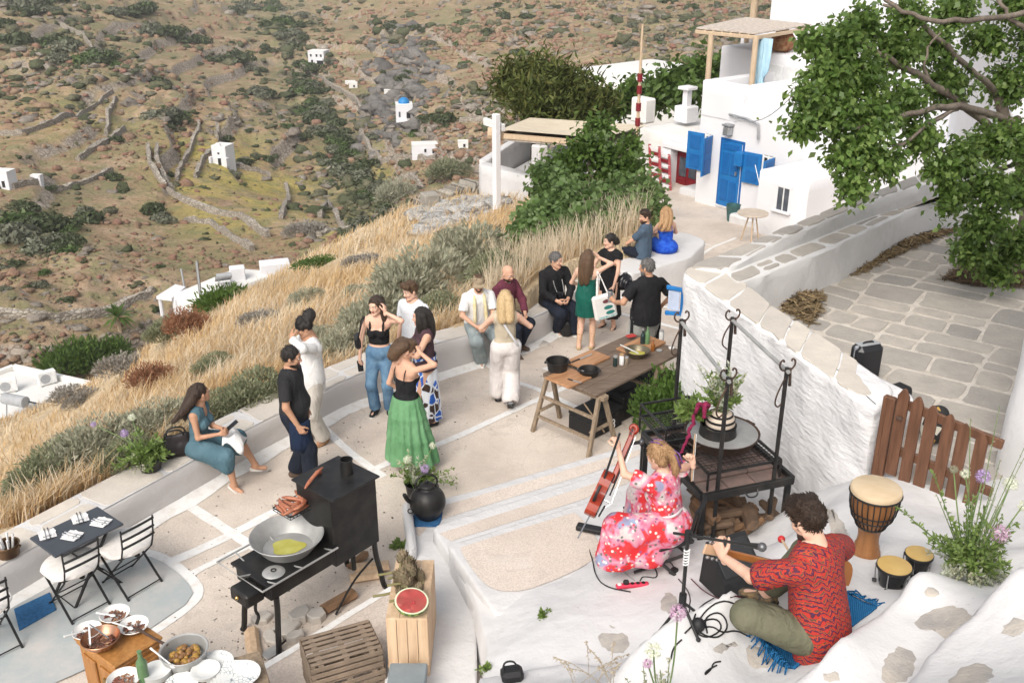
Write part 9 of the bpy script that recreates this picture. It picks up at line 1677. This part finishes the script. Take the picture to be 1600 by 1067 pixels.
t=NT('transferware');vv=t.n('TexVoronoi',feature='DISTANCE_TO_EDGE');vv.inputs['Scale'].default_value=26;nz=t.noise(5,3);t.l(t.tc(),vv.inputs['Vector']);t.col(t.mix(t.math('MULTIPLY',t.ramp(vv.outputs[0],[(.02,1.),(.06,0.)]),t.ramp(nz,[(.45,0.),(.52,1.)])),(.72,.72,.69),(.22,.26,.28))).set(.2);m_trans=t.m
plates('plain white side plate in the stack left of the potato pan',246,1056,5,.115);plates('plain white side plate stacked before the patterned plates',322,1052,3,.115,z=zs_+.02);plates('patterned plate in the low pile behind the white side plates',336,1040,2,.15,.0,0,m_trans);plates('blue grey patterned dinner plate in the fanned row at the right',352,1055,5,.155,.035,0,m_trans);plates('patterned plate at the very bottom edge of the serving table',284,1072,2,.13,0,0,m_trans)
bottle(0,0,.042,.30,m_gg,'green glazed bottle at the bottom edge before the oak cabinet',cap=None,p=G(226,1064,zs_));bowl('white bowl cut off by the bottom edge beside the green bottle',G(195,1068,zs_+.0),.13,m_bowlw,m_food)
# ---- pallet crates, plank box, artichokes, watermelon
cr0=G(545,1072,.10);rz_c=.42;
def slat_crate(lab,p,rz,l=.62,w=.42,h=.20):
 t=thing('slatted_crate',lab,'crate',p,rz,'weathered slatted crates stacked on the landing')
 for i in range(7):MB().box((0,-w/2+w*(i+.5)/7,h-.006),(l,w/7-.026,.014),None,0,.003).build('slat',m_slatw,t)
 for x in (-.36,0,.36):MB().box((x*l,0,h-.021),(.05,w,.015),None,0,.003).build('batten',m_slatw,t)
 for y in (-1,1):
  for k_ in range(3):MB().box((0,y*(w/2+.006),.03+h*.32*k_),(l+.01,.012,.045),None,0,.003).build('side_slat',m_slatw,t)
 for x in (-1,1):
  for k_ in range(3):MB().box((x*(l/2+.006),0,.03+h*.32*k_),(.012,w-.02,.045),None,0,.003).build('end_slat',m_slatw,t)
  for y in (-1,1):MB().box((x*(l/2-.02),y*(w/2-.02),h/2),(.035,.035,h-.03)).build('corner_post',m_slatw,t)
 return t
base=G(537,1060,.10);cA=slat_crate('top slatted crate of the weathered stack on the landing',A([base[0],base[1],.10+.21]),rz_c);dup(cA,A([base[0]+.012,base[1]-.01,.10]),rz_c+.03,'bottom slatted crate of the weathered stack on the landing')
bx=G(640,1010,.17);zt4=.80;pT=[G(u,v,zt4)for u,v in ((606,968),(672,962),(668,872),(622,878))];ctr4=sum(pT)/4;lx=np.linalg.norm(pT[1]-pT[0]);ly=np.linalg.norm(pT[3]-pT[0])
lx,ly=min(lx,.42),min(max(ly,.55),.85);bxt=wthing('plank_box','upright box of raw sawn planks carrying the watermelon and artichokes','box',A([ctr4[0],ctr4[1],.17]))
for i in range(4):w_=lx/4;MB().box(A([ctr4[0]-lx/2+w_*(i+.5),ctr4[1]-ly/2,.17+(zt4-.17)/2]),(w_-.004,.024,zt4-.175),None,0,.003).build('front_plank',m_lumber,bxt)
for i in range(3):w_=lx/3;MB().box(A([ctr4[0]-lx/2+w_*(i+.5),ctr4[1],zt4-.011]),(w_-.004,ly+.02,.022),None,0,.003).build('top_plank',m_lumber,bxt)
for s_ in (-1,1):
 for i in range(5):w_=ly/5;MB().box(A([ctr4[0]+s_*(lx/2-.01),ctr4[1]-ly/2+.014+w_*(i+.5)*.97,.17+(zt4-.17)/2-.012]),(.02,w_-.006,zt4-.2),None,0,.003).build('side_plank',m_lumber,bxt)
MB().box(A([ctr4[0],ctr4[1]-ly/2-.02,.30]),(lx,.016,.012)).build('batten',m_lumber,bxt)
wm=thing('watermelon','halved watermelon with red flesh facing up on the plank box','watermelon',G(644,957,zt4+.0));r_=.135;t=NT('melon_rind');wv_=t.n('TexWave');wv_.inputs['Scale'].default_value=5;wv_.inputs['Distortion'].default_value=6;wv_.inputs['Detail'].default_value=3;t.l(t.mapp(t.tc(),(1,1,.3)),wv_.inputs['Vector']);t.col(t.mix(t.ramp(wv_.outputs[1],[(.4,0.),(.6,1.)]),(.20,.30,.06),(.04,.12,.02))).set(.35)
Rm=rotx(.30)@roty(.12);pr_=[(.001,-r_),(r_*.4,-r_*.92),(r_*.72,-r_*.7),(r_*.92,-r_*.38),(r_,-.02),(r_,0)];MB().lathe(pr_,(0,0,r_*.95),28,0,Rm,(1.08,1)).build('rind',t.m,wm,60);MB().lathe([(.001,.002),(r_*.90,.002)],(0,0,r_*.95),28,0,Rm,(1.08,1)).build('flesh',mat('melon_flesh',(.66,.12,.11),(.60,.17,.14),9,.35),wm);MB().lathe([(r_*.89,.001),(r_*1.0,.0)],(0,0,r_*.95),28,0,Rm,(1.08,1)).build('pale_rim',mat('melon_rim',(.62,.66,.46),None,5,.5),wm);MB().box(Rm@A([.02,-.02,.005])+A([0,0,r_*.95]),(.03,.02,.006),Rm@rotz(.5),0,.002).build('cut',mat('melon_cut',(.42,.04,.05),None,5),wm)
m_art=leafmat('artichoke_bract',[(.17,.13,.08),(.25,.19,.12),(.20,.18,.10),(.13,.09,.06)],.1,.8,3.)
def artichoke(p,r,tip,stem,lab):
 t=wthing('artichoke',lab,'artichoke',p,'dried artichokes heaped on the plank box');d=nrm(tip);R=frame(d);V=[]
 for k_ in range(6):
  for j in range(9):a=j*2*PI/9+k_*.35;e=-.9+k_*.36;c=A([math.cos(a)*math.cos(e)*r,math.sin(a)*math.cos(e)*r,math.sin(e)*r*1.1]);o_=nrm(c)*.35+A([0,0,.9]);s_=A([-math.sin(a),math.cos(a),0])*r*.34;V.append([p+R@(c-s_),p+R@(c-o_*r*.1+0*s_),p+R@(c+s_),p+R@(c+o_*r*.55)])
 wq('bracts',A(V),m_art,t);MB().ell(p,(r*.9,r*.9,r),10,7,R).build('heart',mat('artichoke_core',(.15,.115,.07),None,9,.8)if 'artichoke_core' not in bpy.data.materials else bpy.data.materials['artichoke_core'],t,180);MB().tube(curve3([p-d*r*.9,p-d*r*1.5+A(stem)*.3,p-d*r*1.2+A(stem)]),[.015]*9 if False else.012,6).build('stalk',mat('dry_stalk',(.26,.24,.11),(.20,.17,.08),6,.8)if 'dry_stalk' not in bpy.data.materials else bpy.data.materials['dry_stalk'],t)
for i in range(17):
 u,v=640+rnd.uniform(-16,16),883+i*2.6+rnd.uniform(-4,4);p=G(u,v,zt4+.05)+A([0,0,.05*(i%3)]);a=rnd.uniform(0,6.28);st_=A([-.22,-.12,.02])if i%4==0 else A([rnd.uniform(-.05,.1),-.25,.0])if i%4==1 else A([0,-.05,-.02])
 artichoke(p,rnd.uniform(.042,.058),(math.cos(a)*.5,.5+math.sin(a)*.4,.7),st_,'brown dried artichoke in the heap behind the watermelon')
o=MB().box((0,0,.05),(.32,.3,.10),None,0,.01).build('grey_block',mat('grey_slate_block',(.22,.25,.26),None,5,.7));o.location=G(637,1068,.36);tag(o,'flat grey block at the bottom edge before the plank box','block')
MB_=MB().box((0,0,.22),(.3,.28,.44),None,0,.02).build('white_pier',m_white);MB_.location=G(637,1070,.36)+A([0,0,-.44]);tag(MB_,'short whitewashed pier carrying the grey block','pier')
q=hit_s(800,1062);t=thing('black_pouch','black pouch with a strap at the bottom edge on the white rock','pouch',q,.2);MB().box((0,0,.06),(.17,.14,.11),None,0,.03).build('pouch',m_rub,t);MB().tube(curve3([(-.07,0,.1),(-.06,.02,.17),(.02,.02,.17),(.05,0,.1)]),.008,6).build('strap',m_rub,t)
for i,(u,v,s_,lab)in enumerate(((850,962,.10,'small green weed growing from a crack in the white rock'),(760,1045,.08,'tiny green weed low on the white rock'),(628,856,.16,'small leafy plant by the corner of the white kerb'),(1092,612,.08,'tiny green weed at the foot of the garden wall'))):
 q=hit_s(u,v)if i<2 else (GF(u,v)if i!=3 else GF(1058,640));k,V=spray(q,12,s_,.9,.5,s_*.5,(0,0),8,i,.5,.6);t=wthing('weed',lab,'plant',q);wq('leaves',V,m_herb,t);k.build('stems',m_stem,t)
# ---------------------------------------------------------------- music gear, drums, gate, plants at the right
pd=hit_s(1352,866);dj=thing('djembe','goblet shaped wooden djembe drum with black rope lacing','drum',pd+A([0,0,-.01]));dep_d=dep(pd);hD=.60
m_dw=mat('djembe_wood',(.30,.135,.05),(.20,.085,.03),5,.4,0,.2,30,.004,stretch=(3,3,.5));m_hide=mat('drum_hide',(.58,.46,.31),(.50,.38,.24),6,.6)
rr=.172;prof=chaikin([(.105,0),(.112,.01),(.10,.05),(.075,.14),(.078,.22),(.095,.27),(.14,.36),(.163,.44),(.168,.55),(.165,.585)],2,False);MB().lathe(prof,n=32).build('drum_shell',m_dw,dj,60);MB().lathe([(.168,.55),(rr+.008,.553),(rr+.010,.585),(rr+.002,.596),(rr*.98,.60),(.001,.602)],n=36).build('drum_head',m_hide,dj,50)
k=MB();k.tube([(.181*math.cos(a),.181*math.sin(a),.552)for a in np.linspace(0,2*PI,34)],.008,6);k.tube([(.105*math.cos(a),.105*math.sin(a),.285)for a in np.linspace(0,2*PI,26)],.009,6)
for z in (.36,.41):r_=np.interp(z,[.27,.36,.44],[.095,.14,.163])+.008;k.tube([(r_*math.cos(a),r_*math.sin(a),z)for a in np.linspace(0,2*PI,30)],.005,5)
for i in range(26):a=i*2*PI/26;k.tube([(r_*math.cos(a+d),r_*math.sin(a+d),z)for r_,z,d in ((.178,.552,0),(.172,.46,.02),(.150,.37,.05),(.106,.287,.1))],.0045,5)
k.build('rope_lacing',m_rub,dj,180);k=MB()
for z in (.05,.10):k.tube([(np.interp(z,[.01,.05,.14],[.112,.10,.075])*math.cos(a)+.0,np.interp(z,[.01,.05,.14],[.112,.10,.075])*math.sin(a),z)for a in np.linspace(0,2*PI,26)],.004,5)
k.build('carved_ring',m_dw,dj)
def bongo(u,v,r,h,lab):
 p=hit_s(u,v);t=thing('bongo',lab,'drum',p,.3);MB().lathe(chaikin([(.001,0),(r*.72,0),(r*.80,h*.3),(r*.95,h*.85),(r*.96,h)],1,False),n=28).build('drum_shell',mat('gloss_black_lacquer',(.010,.010,.011),None,3,.15)if 'gloss_black_lacquer' not in bpy.data.materials else bpy.data.materials['gloss_black_lacquer'],t,60);MB().lathe([(r*.98,h*.86),(r*1.04,h*.87),(r*1.04,h*.97),(r*.99,h*.985)],n=28).build('hoop',m_chrome if False else m_blackm,t,40);MB().lathe([(r*1.0,h*.96),(r*.985,h*1.0),(r*.9,h*1.012),(.001,h*1.015)],n=28).build('drum_head',mat('amber_hide',(.52,.36,.13),(.44,.28,.09),4,.4)if 'amber_hide' not in bpy.data.materials else bpy.data.materials['amber_hide'],t,60)
 for i in range(5):a=i*2*PI/5;c,s_=math.cos(a),math.sin(a);MB().tube([(r*1.05*c,r*1.05*s_,h*.92),(r*1.02*c,r*1.02*s_,h*.5),(r*.95*c,r*.95*s_,h*.08)],.005,5).build('tuning_rod',m_chrome,t);MB().box((r*.98*c,r*.98*s_,h*.12),(.03,.03,.02),rotz(a),0,.004).build('lug',m_blackm,t)
 return t
bongo(1392,914,.115,.17,'larger black bongo drum with amber skin beside the djembe');bongo(1431,893,.095,.16,'smaller black bongo drum nearest the flower arrangement')
pm_=hit_s(1145,918);sp_=thing('floor_monitor','black wedge shaped floor monitor speaker beside the guitarist','speaker',pm_,.45)
V=A([[-.2,-.17,0],[.2,-.17,0],[.2,.2,0],[-.2,.2,0],[-.2,-.13,.18],[.2,-.13,.18],[.2,.16,.42],[-.2,.16,.42]]);MB().add(V,[(0,3,2,1),(0,1,5,4),(1,2,6,5),(2,3,7,6),(3,0,4,7),(4,5,6,7)]).build('cabinet',m_rub,sp_)
n_=nrm(np.cross(V[5]-V[4],V[7]-V[4]));Rn=frame(n_);c=V[4:8].mean(0);MB().box(c+n_*.004,(.34,.30,.012),np.stack([A([1.,0,0]),np.cross(n_,A([1.,0,0])),n_],1),0,.004).build('grille',mat('speaker_grille',(.030,.032,.035),(.016,.016,.018),200,.6),sp_)
for i in range(6):
 MB().tube([(.205,-.08+.03*i,.05),(.222,-.08+.03*i,.05)],.009,8).build('knob',m_chrome,sp_);MB().tube([(.205,-.08+.03*i,.10),(.216,-.08+.03*i,.10)],.008,8).build('socket',m_blackm,sp_)
MB().tube([(.198,.10,.10),(.206,.10,.10)],.045,14).build('bass_port',m_phone,sp_)
def mic_stand(lab,foot_px,tripod,pole_h,boom_a,boom_b,mic=True,grey=False):
 p=hit_s(*foot_px)if foot_px[1]>700 else foot_px;t=wthing('mic_stand',lab,'microphone stand',p);top=p+A([0,0,pole_h]);MB().tube([p+A([0,0,.12]),top],.012,8).build('pole',m_blackm,t);MB().tube([p+A([0,0,.10]),p+A([0,0,.20])],.024,8).build('collar',m_rub,t)
 for a,l in tripod:e=p+A([math.cos(a)*l,math.sin(a)*l,0]);e[2]=max(gz(e),.3)+.015;MB().tube([p+A([0,0,.14]),e],.010,7).build('leg',m_blackm,t);MB().ell(e,(.016,.016,.016),8,5).build('rubber_foot',m_rub,t)
 MB().tube([top-A([0,0,.04]),top+A([0,0,.03])],.022,8).build('clutch',m_rub,t);MB().tube([A(boom_a),A(boom_b)],.009,7).build('boom',m_blackm,t);return t
def microphone(lab,a,b):
 a,b=A(a),A(b);d=nrm(b-a);t=wthing('microphone',lab,'microphone',a);MB().tube([a,a+d*.11,a+d*.125],[.012,.018,.020],10).build('mic_body',m_blackm,t);MB().ell(a+d*.145,(.026,.026,.027),12,8).build('mic_grille',mat('mic_mesh',(.20,.20,.21),(.10,.10,.10),220,.4,.7)if 'mic_mesh' not in bpy.data.materials else bpy.data.materials['mic_mesh'],t,180)
pf=hit_s(1064,968);Zf=dep(pf);tp_=A([pf[0],pf[1],EYE+ray(1064,836)[2]*(pf[1]/ray(1064,836)[1])]);hh=tp_[2]-pf[2]
ba=tp_+A([-.20,.02,.08]);bb=D(1163,850,dep(tp_)-.45);mic_stand('black boom microphone stand standing between the two musicians',(1064,968),((2.9,.36),(-.9,.15),(.7,.28)),hh,tp_+(tp_-bb)*.28,bb);microphone('black microphone with grey mesh pointing at the guitarist',bb,bb+(bb-tp_))
k=MB();
for i in range(6):k.tube([tp_+A([.016*math.cos(a)+.0,.016*math.sin(a),-.12-.02*i+.003*a])for a in np.linspace(0,6.28,8)],.006,4)
tag(k.build('tape_wrap',c_white),'white tape wrapped round the boom stand pole','tape')
p2=GF(1001,745)+A([.0,-.0,.34]);p2=A([*D(1000,748,9.9)[:2],.52]);z2=EYE+ray(997,690)[2]*(p2[1]/ray(997,690)[1]);t=mic_stand('black microphone stand in front of the cellist',p2,((.3,.3),(2.4,.3),(-1.8,.3)),z2-p2[2],A([p2[0],p2[1],z2]),D(985,694,dep(p2)-.55));microphone('small grey microphone pointing away from the cellist',D(978,694,9.2),D(1004,690,9.2))
k=MB()
for i,z in enumerate((.20,.28)):k.tube(curve3([p2+A([-.15,-.02,z+.06]),p2+A([-.13,-.05,z]),p2+A([.0,-.06,z]),p2+A([.05,-.02,z+.03])]),.010,6)
k.bar(p2+A([-.14,-.03,.24]),p2+A([.16,.02,.26]),.03,.05,bv=.005);o=k.build('instrument_stand',m_blackm,None,60);tag(o,'black instrument stand with curved arms behind the cellist','stand')
q=hit_s(926,834)+A([0,0,.0]);q[2]=max(q[2],.52);o=MB().box((0,0,.03),(.34,.10,.05),rotz(-.35),0,.008).build('pedal',m_rub);o.location=q;tag(o,'flat black pedal under the hem of the floral dress','pedal')
q=hit_s(988,917);t=thing('power_strip','pink red power strip with a black plug on the white floor','power strip',q+A([0,0,.0]),.12);MB().box((0,0,.022),(.30,.055,.04),None,0,.012).build('strip_body',mat('pink_red_plastic',(.55,.03,.07),None,4,.4),t);MB().box((-.06,0,.06),(.05,.045,.045),None,0,.012).build('plug',m_rub,t);MB().lathe([(.001,0),(.02,0),(.018,.002)],(-.12,0,.043),12).build('switch',m_china,t)
for i in range(3):MB().lathe([(.001,0),(.018,0),(.018,.002),(.001,.002)],(.0+.05*i,0,.042),12).build('socket',m_rub,t)
q=hit_s(1052,895);o=MB().box((0,0,.025),(.09,.06,.045),rotz(.8),0,.01).build('power_adapter',m_rub);o.location=q;tag(o,'black power adapter block on the white floor','adapter')
def cable(px,lab,r=.0055,m=m_rub,lift=.006):
 P=[hit_s(u,v)+A([0,0,lift])for u,v in px];P=chaikin(A(P),2,False);z=np.array([max(gz(p),.5)for p in P]);P[:,2]=np.maximum(P[:,2],z+lift);return tag(MB().tube(P,r,6).build('cable',m,None,180),lab,'cable')
cable([(905,820),(912,840),(925,870),(930,900),(945,918),(985,925)],'dark cable curving from the cello to the power strip',.006);cable([(950,860),(952,875),(975,895),(992,908)],'thin grey cable along the white floor',.004,m_greyp2);cable([(1000,908),(1004,900),(1030,905),(1020,880),(1030,868),(1050,880),(1054,892)],'black cable between strip and adapter')
cable([(1060,905),(1080,930),(1075,960),(1090,990),(1120,1000),(1140,980),(1125,955),(1100,965),(1105,990)],'tangled black cable near the foot of the boom stand');cable([(1115,935),(1090,950),(1080,980),(1100,1000),(1130,985),(1120,965),(1085,975),(1070,990)],'second black cable in the tangle by the boom stand');cable([(1150,945),(1120,940),(1095,962),(1088,985),(1112,978),(1128,990),(1150,985),(1172,996)],'black cable running from the tangle to the guitarist');cable([(1080,905),(1100,925),(1130,940),(1160,935)],'dark red cable passing before the floor monitor',.005,mat('dark_red_rubber',(.10,.02,.02),None,4));cable([(1065,1000),(1052,1012),(1048,1030)],'short black cable end below the boom stand')
cable([(1120,1040),(1104,1048),(1100,1056),(1112,1046),(1114,1036),(1126,1034)],'small loop of black wire on the white step',.005)
q=hit_s(1090,985);o=MB().ell((0,0,.045),(.045,.045,.05),12,8).build('black_bulb',m_rub,None,180);o.location=q;tag(o,'round black object lying in the cable tangle','equipment')
q=D(1221,842,7.2);tm=wthing('maraca','red ball headed beater leaning near the guitarist','beater',q);MB().ell(q,(.028,.028,.028),12,8).build('red_ball',mat('red_plastic',(.55,.03,.03),None,4,.3),tm,180);e=D(1240,872,6.9);MB().tube([q,e],.010,6).build('stick',m_lumber,tm)
g0,g1=G(1388,742,YZ+.02),G(1542,800,YZ+.02);axK=nrm(A([*(g1-g0)[:2],0]));LK=float((g1-g0)@axK);nK=A([-axK[1],axK[0],0]);RK=np.stack([axK,nK,A([0,0,1.])],1)
m_gate=mat('brown_stained_wood',(.09,.040,.021),(.15,.070,.038),4,.5,0,.3,25,.004,stretch=(7,7,.8));gt_=wthing('picket_gate','brown wooden picket gate with pointed slats closing the yard','gate',g0)
def onG(u,v):return PLN(u,v,g0,nK)
for i,(ut,vt,ub,vb)in enumerate(((1413,607,1393,741),(1437,620,1412,752),(1461,634,1432,768),(1485,647,1459,788),(1511,662,1479,800),(1538,677,1508,808))):
 tp,bt_=onG(ut,vt),onG(ub,vb);c=(tp+bt_)/2;a=float((bt_-g0)@axK)*.5+float((tp-g0)@axK)*.5;z0,z1=max(bt_[2],YZ-.15),tp[2];w=.10;p0=g0+axK*a-A([0,0,g0[2]])
 P=A([[-w/2,z0],[w/2,z0],[w/2,z1-.07],[w*.18,z1-.01],[0,z1],[-w*.18,z1-.01],[-w/2,z1-.07]]);n_=len(P);v=np.concatenate([p0+P[:,:1]*axK+np.outer(P[:,1],(0,0,1))+nK*y for y in (-.013,.013)]);MB().add(v,[tuple(range(n_)),tuple(range(n_,2*n_))[::-1]]+[(i2,n_+i2,n_+(i2+1)%n_,(i2+1)%n_)for i2 in range(n_)]).build('picket',m_gate,gt_)
for z in (.22,.68):a,b=g0+axK*.0+nK*.032,g0+axK*(LK)+nK*.032;MB().bar(A([*a[:2],YZ+z+.06]),A([*b[:2],YZ+z-.02]),.085,.035,nK,0,.005).build('rail',m_gate,gt_)
for d,w in ((-.08,.07),(-.13,.045)):p=g0+axK*d-nK*.0;MB().box((p[0],p[1],YZ+.38),(w,.06,.80),RK,0,.008).build('gate_post',m_gate,gt_)
p=g0+axK*.02-nK*.03;MB().box((p[0],p[1],YZ+.62),(.05,.03,.03),RK,0,.004).build('hinge',m_rust,gt_)
p=G(1440,705,YZ+.05)+nK*.25;t=wthing('patterned_bag','dark patterned bag standing behind the picket gate','bag',p);f=Fld((-.2,-.15,-.02),(.2,.15,.42),.012);f.cone((0,0,.12),(0,0,.28),.14,.11,.05,(0,1,0),.6);f.cut((0,0,0),(0,0,-1));V,F=f.mesh();tq=NT('bag_pattern');vv=tq.n('TexVoronoi');vv.inputs['Scale'].default_value=16;tq.l(tq.tc(),vv.inputs['Vector']);bw=tq.n('RGBToBW');tq.l(vv.outputs['Color'],bw.inputs[0]);tq.col(tq.ramp(bw.outputs[0],[(.3,(.015,.015,.015)),(.55,(.5,.48,.4)),(.62,(.015,.015,.015)),(.75,(.35,.2,.04)),(.85,(.03,.12,.06))],'CONSTANT')).set(.7);big('bag_body',V,F,tq.m,t,True)
ps=G(1348,598,YZ);t=thing('suitcase','black and grey hard shell suitcase standing behind the garden wall','suitcase',ps+A([0,.02,0]),.35);t.scale=(.74,.74,.74);MB().box((0,0,.33),(.44,.27,.56),None,0,.06).build('shell',mat('black_shell',(.02,.021,.024),None,4,.35),t);MB().box((0,.0,.33),(.446,.06,.566),None,0,.02).build('grey_band',mat('grey_band_plastic',(.26,.27,.29),None,4,.4),t);MB().tube(curve3([(-.09,0,.61),(-.08,0,.645),(.08,0,.645),(.09,0,.61)]),.014,6).build('handle',m_rub,t);MB().box((.0,0,.62),(.34,.14,.015),None,0,.006).build('top_panel',m_greyp2,t)
for x in (-.17,.17):
 for y in (-.09,.09):MB().tube([(x-.012,y,.03),(x+.012,y,.03)],.03,10).build('wheel',m_rub,t)
q=G(1400,626,YZ)+A([.02,.0,.0]);o=MB().tube([(-.10,0,.09),(0,0,.11),(.10,0,.09)],[.08,.10,.07],10).build('rolled_black_bag',m_rub,None,60);o.location=q;tag(o,'black rolled bag just behind the end of the garden wall','bag')
fa=hit_s(1508,905);Za=dep(fa);flower_thing('flower_arrangement','big wild arrangement of alliums, ferns and silver foliage against the white house',fa,[(m_herb,54,.48,.62,.85,.055,(.05,0),44,.4,.3,'foliage',(.03,0,.02)),(m_silver,44,.46,.8,.55,.042,(.05,-.1),36,.5,.45,'silver_foliage',(0,0,.04)),(m_cream,30,.5,.8,.4,.028,(0,-.2),36,.7,.7,'cream_sprays',(0,0,.05)),(m_herb,12,.8,.45,.9,.04,(-.1,.05),60,.2,.5,'tall_spikes',(0,0,.05)),(m_herb,4,.55,.15,.6,.035,(-.7,.2),60,.1,.5,'long_sprig',(0,0,.1)),(m_sage,14,1.0,.35,1.,.02,(0,0),26,.2,.6,'seed_heads',(0,0,.05))],[(D(1536,744,Za-.1),.055,m_allium),(D(1579,756,Za-.1),.055,m_wallium),(D(1490,733,Za),.032,m_sage),(D(1508,740,Za),.038,m_wallium),(D(1598,790,Za),.04,m_wallium),(D(1562,833,Za-.2),.07,m_pinkf)])
o=quads_obj('moss_mound',dome_bush('m',2600,.035,None,6,.6,5,up=.6,asp=2.),leafmat('moss',[(.08,.13,.02),(.13,.19,.035),(.18,.23,.05)],.2,.9,3.));o.location=fa+A([0,-.08,-.03]);o.scale=(.36,.22,.20);tag(o,'mound of green moss at the foot of the flower arrangement','moss')
pf2=hit_s(1035,1075)+A([0,-.15,-.1]);Zq=dep(pf2)-.5
flower_thing('foreground_flowers','tall pink and green allium stems rising from the bottom edge',pf2,[(m_sage,10,.5,.5,.9,.02,(-.3,0),30,.2,.6,'grass_heads',(-.1,0,0)),(m_cream,8,.45,.25,1.,.025,(0,0),50,.1,.8,'cream_spikes',(0,0,0))],[(D(1059,957,Zq),.052,m_pinkf),(D(1021,1016,Zq),.050,m_wallium),(D(1012,1036,Zq),.03,m_pinkf)])
q=hit_s(900,1064);P=[]
k=MB()
for i in range(16):
 b=hit_s(rnd.uniform(880,960),1075)+A([0,0,-.02]);tip=D(rnd.uniform(830,985),rnd.uniform(1000,1050),dep(b)-.25);c=curve3([b,lerp(b,tip,.6)+A([0,0,.05]),tip]);k.tube(c,.0018,4,cap=False);c=A(c)
 for t_ in np.linspace(.5,1,12):p=A([np.interp(t_,np.linspace(0,1,len(c)),c[:,j])for j in range(3)]);k.tube([p,p+A([rnd.uniform(-.02,.02),rnd.uniform(-.01,.01),-.012])],.003,4,cap=False)
kind(k.build('grass_stalks',mat('dry_stalk_pale',(.42,.36,.27),(.34,.28,.2),9,.9)),'stuff')
p=GF(845,538);o=MB().lathe([(.001,.012),(.12,.012),(.13,.006),(.135,0)][::-1],n=20).build('drain_cover',m_cap,None,40);o.location=p+A([0,0,.012]);tag(o,'round grey stone drain cover on the floor by the bench','drain')
# ---- the air of the valley
hb0,hb1=A([XX.min()-5,-12,ZZ.min()-1.5]),A([XX.max()+5,YY.max()+5,max(ZZ.max(),14)+2]);hz_o=MB().box((hb0+hb1)/2,hb1-hb0).build('haze',bpy.data.materials.new('air'));hm_=hz_o.data.materials[0];hm_.use_nodes=True;hm_.node_tree.nodes.clear()
hv_=hm_.node_tree.nodes.new('ShaderNodeVolumePrincipled');hv_.inputs['Color'].default_value=(.97,.96,.95,1);hv_.inputs['Density'].default_value=.00030;hv_.inputs['Anisotropy'].default_value=.2;ho_=hm_.node_tree.nodes.new('ShaderNodeOutputMaterial');hm_.node_tree.links.new(hv_.outputs[0],ho_.inputs['Volume']);kind(hz_o,'stuff')
